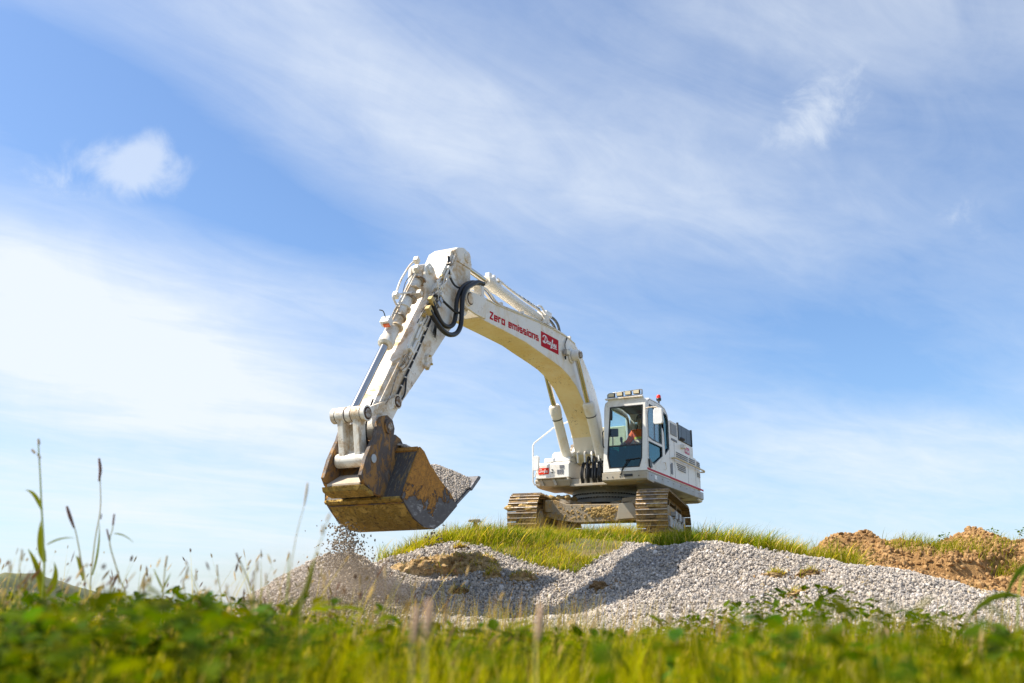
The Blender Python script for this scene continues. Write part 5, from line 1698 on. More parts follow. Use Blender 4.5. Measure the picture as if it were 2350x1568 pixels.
for s in (-1, 1):
    pts = [A0 + dn_ * (LB - 0.40) + up_ * 0.15, A0 + dn_ * (LB - 0.7) + up_ * 0.15, A0 + dn_ * (LB - 1.1) + up_ * 0.135, A0 + dn_ * 0.75 + up_ * 0.135, A0 + dn_ * 0.35 + up_ * 0.15, A0 + dn_ * 0.05 + up_ * 0.14]
    MB().tube([p + Vector((0, 0.05 * s, 0)) for p in pts], 0.020, 8, 5).build('cylinder_pipe', M['boom_white'], cy)
cc_ = catmull([A0 + dn_ * (LB - 0.42) + up_ * 0.20, A0 + dn_ * (LB - 0.75) + up_ * 0.175, A0 + dn_ * (LB - 1.2) + up_ * 0.17, A0 + dn_ * 0.55 + up_ * 0.19, A0 + dn_ * 0.1 + up_ * 0.20], 12)
MB().tube([p + Vector((0, 0.03, 0)) for p in cc_], [0.016 if (i // 2) % 2 else 0.011 for i in range(len(cc_))], 7).build('taped_cable', M['dark'], cy)
for i in range(14):
    p = cc_[2 + i * 3]
    MB().cyl(p + Vector((0, 0.03, 0)) - dn_ * 0.024, p + Vector((0, 0.03, 0)) + dn_ * 0.024, 0.0195, n=8).build('cable_sleeve', M['print_white'], cy)
for s in (-1, 1):
    MB().prism([(3.02, 4.12), (3.06, 4.40), (3.16, 4.46), (3.27, 4.40), (3.36, 4.10)], BO + s * 0.13 - 0.025, BO + s * 0.13 + 0.025).build('cylinder_lug', M['boom_white'], boom, 0.008)
MB().box(2.95, 3.20, BO - 0.06, BO + 0.16, 4.42, 4.52).tube([(3.2, BO + 0.1, 4.5), (3.35, BO + 0.1, 4.56), (3.5, BO + 0.1, 4.53)], 0.022, 8, 4).build('cylinder_valve', M['print_white'], boom, 0.01)

# bucket cylinder, along the arm's outer face
K0, K1 = Vector((7.79, BO, 3.90)), Vector((9.53, BO, 1.27))
d = K1 - K0
dn_ = d.normalized()
up_ = Vector((-dn_.z, 0, dn_.x))
LB = 1.66
cy = MB().revolve(K0, d, [(-0.02, 0.07), (0.06, 0.095), (LB - 0.30, 0.095), (LB - 0.298, 0.108), (LB - 0.05, 0.108), (LB - 0.048, 0.12), (LB + 0.06, 0.12), (LB + 0.09, 0.085)], 26).cyl(K0 - Vector((0, 0.10, 0)), K0 + Vector((0, 0.10, 0)), 0.115, n=18).build('bucket_cylinder', M['arm_white'], ex)
MB().cyl(K0 + dn_ * (LB + 0.09), K1, 0.058, n=18).build('piston_rod', M['chrome'], cy)
MB().tube([K0 + up_ * 0.11 + dn_ * 0.1, K0 + up_ * 0.125 + dn_ * 0.3, K0 + up_ * 0.125 + dn_ * 1.3, K0 + up_ * 0.11 + dn_ * 1.45], 0.018, 8, 4).build('cylinder_pipe', M['arm_white'], cy)
for s in (-1, 1):
    MB().prism([(7.52, 3.80), (7.66, 3.98), (7.79, 4.03), (7.90, 3.95), (7.92, 3.80), (7.86, 3.30)], BO + s * 0.14 - 0.025, BO + s * 0.14 + 0.025).build('cylinder_lug', M['arm_white'], arm, 0.008)
MB().cyl((7.79, BO - 0.18, 3.90), (7.79, BO + 0.20, 3.90), 0.065, n=16).build('lug_pin', M['arm_white'], arm, 0.006)
# fittings and stays standing off the cylinder
MB().tube([(7.90, BO - 0.05, 4.06), (8.05, BO - 0.05, 3.93), (8.28, BO - 0.06, 3.62), (8.42, BO - 0.05, 3.36), (8.50, BO - 0.05, 3.28), (8.40, BO, 3.10)], 0.017, 8, 4).build('stand_off_pipe', M['arm_white'], cy)
MB().tube([(8.44, BO - 0.05, 3.33), (8.25, BO + 0.06, 3.40), (8.05, BO + 0.16, 3.42)], 0.015, 8, 4).build('stand_off_pipe', M['arm_white'], cy)
for p in ((7.93, BO, 4.05), (8.0, BO + .05, 3.88), (8.42, BO - 0.05, 3.33), (8.10, BO + 0.17, 3.42)):
    MB().obox(p, (0.035, 0, 0.03), (0, 0.04, 0), (-0.02, 0, 0.035)).build('pipe_fitting', M['arm_white'], cy, 0.006)
# work lamp on the arm
al = MB().obox(K0 + dn_ * 1.42 + up_ * 0.19 + Vector((0, 0.0, 0)), dn_ * 0.06, (0, 0.075, 0), up_ * 0.055).build('arm_lamp', M['print_white'], cy, 0.008)
MB().obox(K0 + dn_ * 1.49 + up_ * 0.17 + Vector((0, 0.02, 0)), dn_ * 0.008, (0, 0.05, 0), up_ * 0.03).build('lamp_lens', M['lamp_orange'], al)
MB().tube([K0 + dn_ * 1.40 + up_ * 0.22, K0 + dn_ * 1.36 + up_ * 0.34, K0 + dn_ * 1.42 + up_ * 0.42], 0.008, 6, 4).build('lamp_wire', M['black'], al)
# pipes down the arm's near side, cable and loose wires
ad = Vector((9.18 - 7.22, 0, 1.48 - 4.38)).normalized()
an = Vector((-ad.z, 0, ad.x))


def arm_pt(s, off, db):
    return Vector((7.22, 0, 4.38)) + ad * s - an * off + Vector((0, BO + AW + db, 0))


for off, r in ((0.075, 0.020), (0.13, 0.020)):
    MB().tube([arm_pt(0.02, off, 0.01), arm_pt(0.12, off, 0.04), arm_pt(1.9, off, 0.04), arm_pt(2.05, off + 0.04, 0.04), arm_pt(2.6, off + 0.03, 0.035), arm_pt(2.75, off - 0.03, 0.03)], r, 8, 3).build('arm_pipe', M['arm_white'], arm)
MB().tube([arm_pt(1.15, 0.22, 0.03), arm_pt(1.45, 0.21, 0.03), arm_pt(2.3, 0.24, 0.025), arm_pt(3.1, 0.25, 0.02)], 0.017, 8, 5).build('arm_cable', M['black'], arm)
MB().tube([arm_pt(2.70, 0.24, 0.03), arm_pt(2.82, 0.31, 0.03), arm_pt(2.95, 0.37, 0.03), arm_pt(3.08, 0.36, 0.03)], 0.014, 8, 5).build('arm_cable', M['black'], arm)
for i in range(10):
    p = arm_pt(1.3 + i * 0.18, 0.215 + (i > 5) * 0.02, 0.03)
    MB().cyl(p - ad * 0.007, p + ad * 0.007, 0.0185, n=8).build('cable_tie', M['print_white'], arm)
wr = random.Random(3)
for i in range(6):
    MB().tube([arm_pt(1.25, 0.22, 0.05), arm_pt(1.40, 0.26 + 0.012 * i, 0.06), arm_pt(1.50 + 0.01 * i, 0.33 + 0.02 * i, 0.05), arm_pt(1.60 + wr.uniform(-0.02, 0.03), 0.37 + 0.022 * i, 0.03)], 0.006, 5, 5).build('loose_wire', M['black'], arm)
for s_ in (0.35, 0.8, 1.25, 1.75, 2.3):
    MB().obox(arm_pt(s_, 0.10, 0.03), ad * 0.03, an * 0.075, (0, 0.035, 0)).build('pipe_clamp', M['arm_white'], arm, 0.005)
for s_ in (0.95, 1.05, 1.15):
    MB().obox(arm_pt(s_, 0.16, 0.06), ad * 0.04, an * 0.05, (0, 0.045, 0)).build('shut_off_valve', M['steel'] if s_ > 1 else M['arm_white'], arm, 0.008)
# knob plate and lubrication block on the flank
MB().cyl(arm_pt(2.02, 0.55, 0), arm_pt(2.02, 0.55, 0.045), 0.085, n=18).obox(arm_pt(2.14, 0.57, 0.03), ad * 0.05, an * 0.045, (0, 0.03, 0)).build('flank_block', M['arm_white'], arm, 0.008)
for s_, o_f in ((1.98, 0.51), (2.18, 0.58), (2.05, 0.62)):
    MB().cyl(arm_pt(s_, o_f, 0.03), arm_pt(s_, o_f, 0.07), 0.018, n=8).build('grease_nipple', M['brass'], arm)
# small coil of cable on the outer face
MB().tube([arm_pt(2.55 + 0.08 * math.sin(k * 0.7), 0.06 + 0.07 * math.cos(k * 0.7), 0.03 + 0.004 * k) for k in range(16)], 0.007, 6, 2).tube([arm_pt(2.65, 0.05, 0.03), arm_pt(2.95, 0.06, 0.03), arm_pt(3.25, 0.10, 0.04), arm_pt(3.45, 0.08, 0.05)], 0.009, 6, 4).build('cable_coil', M['pinsteel'], arm)

pw = random.Random(21)
for i in range(12):
    s0_ = pw.uniform(0.35, 1.5)
    o0 = pw.uniform(-0.02, 0.14)
    q0 = arm_pt(s0_, o0, 0.05)
    q3 = arm_pt(s0_ + pw.uniform(0.25, 0.6), o0 + pw.uniform(-0.12, 0.10), 0.04)
    q1 = q0.lerp(q3, 0.33) + an * pw.uniform(-0.02, 0.10) + Vector((0, pw.uniform(0.02, 0.07), 0))
    q2 = q0.lerp(q3, 0.66) + an * pw.uniform(-0.06, 0.06) + Vector((0, pw.uniform(0.02, 0.06), 0))
    MB().tube([q0, q1, q2, q3], pw.choice((0.006, 0.008, 0.011)), 6, 6).build('arm_wire', pw.choice((M['black'], M['arm_white'], M['pinsteel'], M['dark'])), arm)
for i in range(9):
    q0 = arm_pt(0.3 + 0.16 * i + pw.uniform(-.04, .04), pw.uniform(0.0, 0.16), 0.045)
    MB().obox(q0, ad * pw.uniform(0.018, 0.035), an * pw.uniform(0.018, 0.035), (0, pw.uniform(0.02, 0.035), 0)).build('pipe_union', pw.choice((M['arm_white'], M['link_white'], M['brass'], M['pinsteel'])), arm, 0.005)
for i in range(6):
    c_ = K0 + dn_ * (0.25 + 0.22 * i) + Vector((0, pw.uniform(0.02, 0.07), 0))
    MB().revolve(c_ - dn_ * 0.012, dn_, [(0, 0.099), (0, 0.103), (0.022, 0.103), (0.022, 0.099)], 20).build('barrel_band', M['arm_white'] if i % 2 else M['pinsteel'], cy)
MB().tube([K0 + up_ * 0.14 + dn_ * 0.2, K0 + up_ * 0.20 + dn_ * 0.5, K0 + up_ * 0.13 + dn_ * 0.8, K0 + up_ * 0.15 + dn_ * 1.1, K0 + up_ * 0.13 + dn_ * 1.35], 0.008, 6, 6).build('barrel_wire', M['pinsteel'], cy)
for k_ in range(10):
    a_k = 2 * math.pi * k_ / 10
    v_k = up_ * math.cos(a_k) + Vector((0, math.sin(a_k), 0))
    MB().cyl(K0 + dn_ * (LB + 0.055) + v_k * 0.10, K0 + dn_ * (LB + 0.075) + v_k * 0.10, 0.012, n=6).build('gland_bolt', M['link_white'], cy)

# big hoses looping between boom and arm
HA = [(6.40, 4.06), (6.60, 4.03), (6.78, 3.94), (7.0, 3.80), (7.12, 3.62), (7.15, 3.36), (7.18, 3.12), (7.32, 2.95), (7.56, 2.87), (7.80, 2.90), (8.05, 3.02), (8.16, 3.10)]
HB = [(6.40, 4.08), (6.72, 4.0), (7.02, 3.82), (7.19, 3.56), (7.22, 3.32), (7.29, 3.13), (7.46, 3.03), (7.67, 3.04), (7.86, 3.18), (7.98, 3.30)]
MB().tube([(a, BO + 0.40, z) for a, z in HA], 0.040, 12, 6).build('loop_hose', M['black'], ex)
MB().tube([(a, BO + 0.33, z) for a, z in HB], 0.038, 12, 6).build('loop_hose', M['black'], ex)
MB().tube([(7.88, BO + 0.27, 3.47), (7.70, BO + 0.30, 3.45), (7.45, BO + 0.33, 3.37), (7.25, BO + 0.36, 3.32), (7.10, BO + 0.37, 3.40), (7.05, BO + 0.36, 3.62), (6.94, BO + 0.33, 3.83), (6.6, BO + 0.28, 4.03)], 0.020, 8, 6).build('thin_hose', M['black'], ex)
for k_ in range(2):
    MB().tube([(7.33 + .03 * k_, BO + 0.25, 4.27), (7.36, BO + 0.27, 4.05), (7.34, BO + 0.28, 3.92 - .02 * k_), (7.20, BO + 0.30, 3.80), (7.0, BO + 0.31, 3.83), (6.75, BO + 0.30, 3.99), (6.5, BO + 0.26, 4.06)], 0.016, 8, 6).build('thin_hose', M['black'], ex)
for c, ang in (((8.16, BO + 0.39, 3.10), 0), ((7.98, BO + 0.32, 3.31), 0)):
    MB().obox(c, (0.05, 0, 0.045), (0, 0.04, 0), (-0.03, 0, 0.035)).build('hose_coupling', M['brass'], ex, 0.008)

# ---- bucket linkage -----------------------------------------------------------
LK = (9.53, 1.27)
for s in (-1, 1):
    dv = Vector((LK[0] - 8.78, 0, LK[1] - 1.57)).normalized()
    nv = Vector((-dv.z, 0, dv.x))
    g = MB().obox(((LK[0] + 8.78) / 2, BO + s * 0.245, (LK[1] + 1.57) / 2), dv * 0.38, (0, 0.022, 0), nv * 0.07)
    g.cyl((LK[0], BO + s * 0.245 - 0.032, LK[1]), (LK[0], BO + s * 0.245 + 0.032, LK[1]), 0.112, n=20).cyl((8.78, BO + s * 0.245 - 0.032, 1.57), (8.78, BO + s * 0.245 + 0.032, 1.57), 0.105, n=20)
    gl_ = g.build('guide_link', M['link_white'], ex)
    for c in (LK, (8.78, 1.57)):
        MB().cyl((c[0], BO + s * 0.278, c[1]), (c[0], BO + s * 0.292, c[1]), 0.065, n=18).build('pin_cap', M['pinsteel'], gl_, 0.005)
BKP = (9.435, 0.655)
hl = MB()
for s in (-1, 1):
    hl.obox(((LK[0] + BKP[0]) / 2, BO + s * 0.128, (LK[1] + BKP[1]) / 2), (0.085, 0, 0.0), (0, 0.048, 0), ((LK[0] - BKP[0]) / 2, 0, (LK[1] - BKP[1]) / 2 - 0.03))
hl.box((LK[0] + BKP[0]) / 2 - 0.085, (LK[0] + BKP[0]) / 2 - 0.055, BO - 0.10, BO + 0.10, 0.72, 1.16)
hlink = hl.build('tipping_link', M['link_white'], ex, 0.01)
for b0, b1 in ((-0.205, -0.056), (0.056, 0.205)):
    MB().cyl((LK[0], BO + b0, LK[1]), (LK[0], BO + b1, LK[1]), 0.112, n=22).build('link_eye', M['link_white'], hlink, 0.01)
MB().cyl((LK[0], BO - 0.050, LK[1]), (LK[0], BO + 0.050, LK[1]), 0.106, n=22).build('rod_eye', M['link_white'], hlink, 0.01)
MB().cyl((LK[0], BO - 0.30, LK[1]), (LK[0], BO + 0.27, LK[1]), 0.06, n=18).build('link_pin', M['pinsteel'], hlink)
for c_ in (-0.209, -0.053, 0.053, 0.209):
    MB().cyl((LK[0], BO + c_ - 0.007, LK[1]), (LK[0], BO + c_ + 0.007, LK[1]), 0.109, n=22).build('dust_seal', M['earth_dark'], hlink)
MB().cyl((BKP[0], BO - 0.25, BKP[1]), (BKP[0], BO + 0.25, BKP[1]), 0.102, n=22).build('link_foot', M['link_white'], hlink, 0.015)
MB().cyl((9.49, BO + 0.176, 1.03), (9.49, BO + 0.183, 1.03), 0.05, n=16).build('rivet', M['arm_white'], hlink)

for c, bb, r in ((LK, 0.277, 0.09), ((8.78, 1.57), 0.277, 0.085)):
    MB().cyl((c[0], BO + bb - 0.001, c[1]), (c[0], BO + bb + 0.0035, c[1]), r, n=20).build('grease_ring', M['earth_dark'], ex)
MB().cyl((PIV[0], BO + 0.3455, PIV[1]), (PIV[0], BO + 0.350, PIV[1]), 0.108, n=24).build('grease_ring', M['earth_dark'], boom)

# ---- bucket ---------------------------------------------------------------
BK = 0.61
shell = [(6.90, 0.67), (7.15, 0.47), (7.63, 0.17), (8.05, -0.11), (8.28, -0.215), (8.56, -0.205), (8.83, -0.115), (9.02, 0.02), (9.18, 0.15), (8.96, 0.52), (8.76, 0.87)]


def offset_poly(pl, d):
    out = []
    for i, p in enumerate(pl):
        p = Vector(p)
        a = Vector(pl[max(i - 1, 0)])
        c = Vector(pl[min(i + 1, len(pl) - 1)])
        t_ = (c - a).normalized()
        out.append(tuple(p + Vector((-t_.y, t_.x)) * d))
    return out


def shell_piece(name, pts, mat, parent, th=0.03):
    inn = offset_poly(pts, th)
    return MB().prism(pts + inn[::-1], BO - BK, BO + BK).build(name, mat, parent, 0.004)


bk = shell_piece('bucket', shell[3:9], M['bucket_low'], ex)
shell_piece('bucket_back_plate', [(9.178, 0.153)] + shell[9:], M['bucket_back'], bk)
shell_piece('bucket_floor', shell[1:4], M['lip'], bk)
lipm = MB().prism([(6.87, 0.70), (6.90, 0.66), (7.16, 0.452), (7.20, 0.50), (6.95, 0.705)], BO - BK - 0.02, BO + BK + 0.02)
lipm.build('cutting_edge', M['lip'], bk, 0.004)
sidep = [(8.73, 0.90), (8.96, 0.52), (9.18, 0.15), (9.02, 0.02), (8.83, -0.115), (8.56, -0.205), (8.28, -0.215), (8.05, -0.11), (7.63, 0.175), (7.85, 0.35), (8.15, 0.50), (8.44, 0.69), (8.61, 0.85)]
for s in (-1, 1):
    MB().prism(sidep, BO + s * BK + (0.001 if s > 0 else -0.029), BO + s * BK + (0.029 if s > 0 else -0.001)).build('side_plate', M['bucket_side'], bk, 0.005)
MB().cyl((9.105, BO - BK, 0.083), (9.105, BO + BK, 0.083), 0.012, n=6).build('weld_seam', M['lug'], bk)
MB().prism([(9.185, 0.165), (9.21, 0.13), (9.17, 0.10), (9.15, 0.13)], BO - BK - 0.01, BO + BK + 0.01).build('heel_bar', M['bucket_low'], bk, 0.004)
MB().prism([(8.725, 0.885), (8.75, 0.905), (8.80, 0.85), (8.78, 0.82)], BO - BK, BO + BK).build('top_bar', M['bucket_side'], bk, 0.004)
for s in (-1, 1):
    lug = [(9.33, 1.18), (9.25, 1.27), (9.12, 1.31), (8.98, 1.26), (8.92, 1.15), (8.95, 0.98), (8.86, 0.60), (9.05, 0.30), (9.16, 0.16), (9.40, 0.20), (9.62, 0.30), (9.70, 0.40), (9.60, 0.66), (9.42, 0.96)]
    o_ = BO + s * 0.30
    MB().prism(lug, o_ - 0.03, o_ + 0.03).build('bucket_lug', M['lug'], bk, 0.008)
    MB().prism([(9.03, 0.99), (8.93, 1.06), (8.80, 1.09), (8.66, 1.05), (8.56, 0.95), (8.60, 0.86), (8.80, 0.80), (8.92, 0.60), (9.06, 0.62)], o_ - s * 0.055 - 0.024, o_ - s * 0.055 + 0.024).build('lug_gusset', M['lug'], bk, 0.008)
    MB().cyl((BP[0], o_ - 0.06, BP[1]), (BP[0], o_ + 0.055, BP[1]), 0.105, n=20).build('pin_boss', M['lug'], bk, 0.008)
    MB().cyl((BP[0], o_ + 0.056, BP[1]), (BP[0], o_ + 0.066, BP[1]), 0.06, n=18).build('bucket_pin', M['pinsteel'], bk)
    MB().cyl((BKP[0], o_ - 0.045, BKP[1]), (BKP[0], o_ + 0.045, BKP[1]), 0.062, n=20).build('link_pin_end', M['steel'], bk, 0.004)
MB().prism([(8.94, 1.0), (8.80, 1.04), (8.66, 1.0), (8.62, 0.90), (8.78, 0.84), (8.90, 0.86)], BO - 0.21, BO + 0.21).build('torque_tube', M['lug'], bk, 0.01)
MB().prism([(9.12, 0.29), (9.40, 0.235), (9.62, 0.30), (9.62, 0.27), (9.40, 0.20), (9.12, 0.255)], BO - 0.268, BO + 0.268).build('lug_tray', M['warm_grey'], bk, 0.004)
MB().prism([(9.34, 0.47), (9.64, 0.315), (9.64, 0.285), (9.34, 0.43)], BO - 0.266, BO + 0.266).build('tray_plate', M['tray'], bk, 0.004)
MB().prism([(9.42, 0.21), (9.655, 0.28), (9.63, 0.215), (9.50, 0.165), (9.40, 0.15)], BO - 0.34, BO + 0.34).build('tray_lip', M['bucket_low'], bk, 0.006)
MB().prism([(9.36, 0.27), (9.36, 0.31), (9.02, 0.98), (8.98, 0.96), (9.30, 0.27)], BO - 0.268, BO + 0.268).build('lug_web', M['lug'], bk, 0.004)
MB().tube([(9.55, BO - 0.33, 0.35), (9.45, BO - 0.42, 0.30), (9.20, BO - BK + 0.01, 0.17)], 0.014, 6, 3).build('bucket_chain', M['track'], bk)
MB().tube([(9.15, BO + 0.1, 1.55), (9.30, BO + 0.12, 1.30), (9.33, BO + 0.12, 1.05), (9.25, BO + 0.12, 0.85), (9.2, BO + 0.12, 0.7)], 0.014, 8, 5).build('grease_hose', M['black'], arm)

EXM = Matrix.Translation(EX_LOC) @ Matrix.Rotation(EX_ROT, 4, 'Z')


def ex_world(a, b_, z):
    """arrays in the machine's frame to world"""
    c, s = math.cos(EX_ROT), math.sin(EX_ROT)
    return EX_LOC[0] + a * c - b_ * s, EX_LOC[1] + a * s + b_ * c, EX_LOC[2] + z


# ------------------------------------------------------------------ gravel carried in the bucket
def load_z(a, b_):
    crest = np.interp(a, [6.94, 7.02, 7.2, 7.6, 8.0, 8.5, 8.72], [0.68, 0.77, 0.93, 1.09, 1.13, 1.08, 0.96])
    rim = np.interp(a, [6.90, 7.15, 7.63, 7.85, 8.15, 8.44, 8.61, 8.74], [0.66, 0.49, 0.19, 0.30, 0.45, 0.62, 0.76, 0.80])
    flank = rim + 0.80 * (0.60 - np.abs(b_ - BO)) + 0.03
    d_ = flank - crest
    z = np.minimum(crest, flank) - 0.06 * np.exp(-(d_ / 0.10) ** 2)
    return z + 0.035 * fbm(a * 5, b_ * 5, 3, 13)


la, lb_ = np.meshgrid(np.linspace(6.94, 8.74, 46), np.linspace(BO - 0.585, BO + 0.585, 36))
lz = load_z(la, lb_)
wx, wy, wz = ex_world(la, lb_, lz - 0.012)
lme = grid_mesh('gravel_load', wx, wy, wz)
m, t, b, o = new_mat('load_base')
tc = t.n('ShaderNodeTexCoord').outputs['Object']
t.link(t.mix(t.mapr(t.noise(tc, 30, 4), 0.35, 0.65), (0.16, 0.14, 0.12), (0.36, 0.33, 0.30)), b.inputs['Base Color'])
b.inputs['Roughness'].default_value = 0.95
lme.materials.append(m)
load = link_mesh('gravel_load', lme)
tag(load, 'heaped load of grey chippings filling the raised excavator bucket', 'gravel')
n = 9000
a_, b_ = rng.uniform(6.95, 8.74, n), rng.uniform(BO - 0.585, BO + 0.585, n)
z_ = load_z(a_, b_)
wx, wy, wz = ex_world(a_, b_, z_)
r_, s_, i_ = rand_rs(len(wx), 0.026, 0.058, 1.4)
lst = scatter('load_stones', np.stack([wx, wy, wz], 1), r_, s_, i_, stones)
lst.parent = load
tag(lst, kind='stuff')

# stones spilling from the bucket on to the pile
P_, S_ = [], []
for i in range(1500):
    tt = rng.random() ** 0.85
    a0, b0 = 8.95 + rng.normal(0, 0.10) - 0.25 * tt * rng.random(), BO - 0.38 + rng.normal(0, 0.075 + 0.15 * tt) + 0.35 * (rng.random() < 0.12) * rng.random()
    x0, y0, z0 = ex_world(a0, b0, -0.20)
    zz = z0 - 1.30 * tt
    gz_ = float(h(np.array([x0]), np.array([y0]))[0])
    if zz < gz_ + 0.02:
        zz = gz_ + 0.05 + 0.5 * rng.random() ** 2
        y0 -= 0.6 * rng.random()
    P_.append((x0, y0, zz))
for i in range(60):
    tt = rng.random()
    x0, y0, z0 = ex_world(8.2 + rng.normal(0, 0.12), BO + BK + rng.normal(-0.05, 0.06), -0.22)
    P_.append((x0, y0, z0 - 0.75 * tt ** 1.4 + 0.1))
P_ = np.array(P_)
r_, s_, i_ = rand_rs(len(P_), 0.016, 0.044, 1.3)
s_ = s_ * rng.uniform(0.6, 1.3, (len(P_), 3))
tag(scatter('falling_stones', P_, r_, s_, i_, dull_stones), 'shower of small stones falling from the bucket on to the left pile', 'falling stones', kind='stuff')
# dusty stones where the shower lands
n = 9000
x = rng.normal(-1.95, 0.42, n)
y = rng.uniform(11.2, 14.4, n)
k = (rng.random(n) < gravel_w(x, y))
x, y = x[k] - 0.25 * (13 - y[k]) * 0.3, y[k]
z = h(x, y) + 0.018 + rng.random(len(x)) ** 3 * 0.12
r_, s_, i_ = rand_rs(len(x), 0.02, 0.05, 1.4)
tag(scatter('spilt_stones', np.stack([x, y, z], 1), r_, s_, i_, dull_stones), 'darker dusty stones spilt down the left pile beneath the bucket', 'gravel', kind='stuff')


# ------------------------------------------------------------------ people
def skin_mesh(name, verts, edges, radii, mat, parent, root=0, sub=2):
    me = bpy.data.meshes.new(name)
    me.from_pydata(verts, edges, [])
    o = bpy.data.objects.new(name, me)
    COL.objects.link(o)
    md = o.modifiers.new('skin', 'SKIN')
    md.use_smooth_shade = True
    for i, r in enumerate(radii):
        sv = me.skin_vertices[0].data[i]
        sv.radius = r if isinstance(r, tuple) else (r, r)
        sv.use_root = i == root
    ss = o.modifiers.new('sub', 'SUBSURF')
    ss.levels = ss.render_levels = sub
    dg = bpy.context.evaluated_depsgraph_get()
    nm = bpy.data.meshes.new_from_object(o.evaluated_get(dg))
    bpy.data.objects.remove(o)
    nm.name = name
    nm.materials.clear()
    nm.materials.append(mat)
    nm.polygons.foreach_set('use_smooth', [True] * len(nm.polygons))
    return link_mesh(name, nm, None, parent)


op = empty('person', EXM @ Vector((0.36, 1.01, 1.93)), EX_ROT)
tag(op, 'seated operator in an orange jacket behind the cab windscreen', 'person')
# one continuous body: hips, spine, neck, head, arms with hands, legs
V, E_, Rr = [], [], []


def jv(p, r, par=None):
    V.append(p)
    Rr.append(r)
    if par is not None:
        E_.append((par, len(V) - 1))
    return len(V) - 1


hip = jv((0, 0, 0.10), (0.16, 0.12))
wst = jv((-0.03, 0, 0.27), (0.145, 0.105), hip)
chs = jv((-0.03, 0, 0.43), (0.165, 0.115), wst)
nkb = jv((0.0, 0, 0.555), 0.065, chs)
nk = jv((0.03, 0, 0.62), 0.055, nkb)
hd = jv((0.06, 0, 0.69), 0.085, nk)
hd2 = jv((0.055, 0, 0.78), 0.092, hd)
hd3 = jv((0.045, 0, 0.835), 0.06, hd2)
for s in (-1, 1):
    sh_ = jv((-0.02, 0.20 * s, 0.49), 0.065, chs)
    el = jv((0.10, 0.27 * s, 0.28), 0.046, sh_)
    wr_ = jv((0.36, 0.285 * s, 0.21), 0.032, el)
    pm = jv((0.42, 0.29 * s, 0.20), 0.036, wr_)
    for f_ in range(4):
        k1 = jv((0.455, 0.265 * s + 0.018 * f_ * s, 0.205 - 0.004 * f_), 0.011, pm)
        k2 = jv((0.475, 0.265 * s + 0.018 * f_ * s, 0.175), 0.010, k1)
        jv((0.455, 0.268 * s + 0.017 * f_ * s, 0.155), 0.009, k2)
    t1 = jv((0.41, 0.245 * s, 0.20), 0.012, pm)
    jv((0.435, 0.242 * s, 0.175), 0.010, t1)
    kn = jv((0.44, 0.15 * s, 0.12), 0.075, hip)
    an_ = jv((0.55, 0.15 * s, -0.30), 0.045, kn)
    jv((0.72, 0.15 * s, -0.385), 0.04, an_)
skin_mesh('body', V, E_, Rr, M['skin'], op)
# jacket over trunk and sleeves, trousers
V, E_, Rr = [], [], []
hip = jv((0, 0, 0.12), (0.175, 0.135))
wst = jv((-0.03, 0, 0.27), (0.17, 0.13), hip)
chs = jv((-0.03, 0, 0.43), (0.19, 0.14), wst)
nkb = jv((0.0, 0, 0.555), 0.09, chs)
for s in (-1, 1):
    sh_ = jv((-0.02, 0.20 * s, 0.49), 0.085, chs)
    el = jv((0.10, 0.27 * s, 0.28), 0.064, sh_)
    jv((0.35, 0.285 * s, 0.21), 0.047, el)
skin_mesh('jacket', V, E_, Rr, M['jacket'], op)
V, E_, Rr = [], [], []
hip = jv((0, 0, 0.09), (0.17, 0.13))
for s in (-1, 1):
    kn = jv((0.44, 0.15 * s, 0.12), 0.09, hip)
    jv((0.54, 0.15 * s, -0.28), 0.065, kn)
skin_mesh('trousers', V, E_, Rr, M['trousers'], op)
MB().revolve((0.03, 0, 0.76), (-0.15, 0, 1), [(0, 0.104), (0.05, 0.103), (0.09, 0.085), (0.12, 0.045), (0.128, 0.01)], 16).build('hair', M['hair'], op)
MB().revolve((0.148, 0, 0.735), (1, 0, -0.5), [(0, 0.016), (0.018, 0.012), (0.028, 0.005)], 8).build('nose', M['skin'], op)
for s in (-1, 1):
    MB().revolve((0.132, 0.034 * s, 0.76), (1, 0, 0), [(0, 0.013), (0.010, 0.010), (0.014, 0.003)], 8).build('eye', M['dark'], op)
    MB().revolve((0.055, 0.092 * s, 0.735), (0, s, 0), [(0, 0.03), (0.012, 0.026), (0.018, 0.01)], 8).build('ear', M['skin'], op)
MB().box(0.135, 0.146, -0.025, 0.025, 0.690, 0.697).build('mouth', plain('lips', (0.35, 0.13, 0.11), 0.6), op)
MB().revolve((-0.03, 0, 0.335), (0.0, 0, 1), [(0, 0.192), (0.045, 0.194)], 20).xform(Matrix.Translation((0, 0, 0)) @ Matrix.Diagonal((0.76, 1.0, 1.0, 1.0))).build('reflective_band', M['tape'], op)


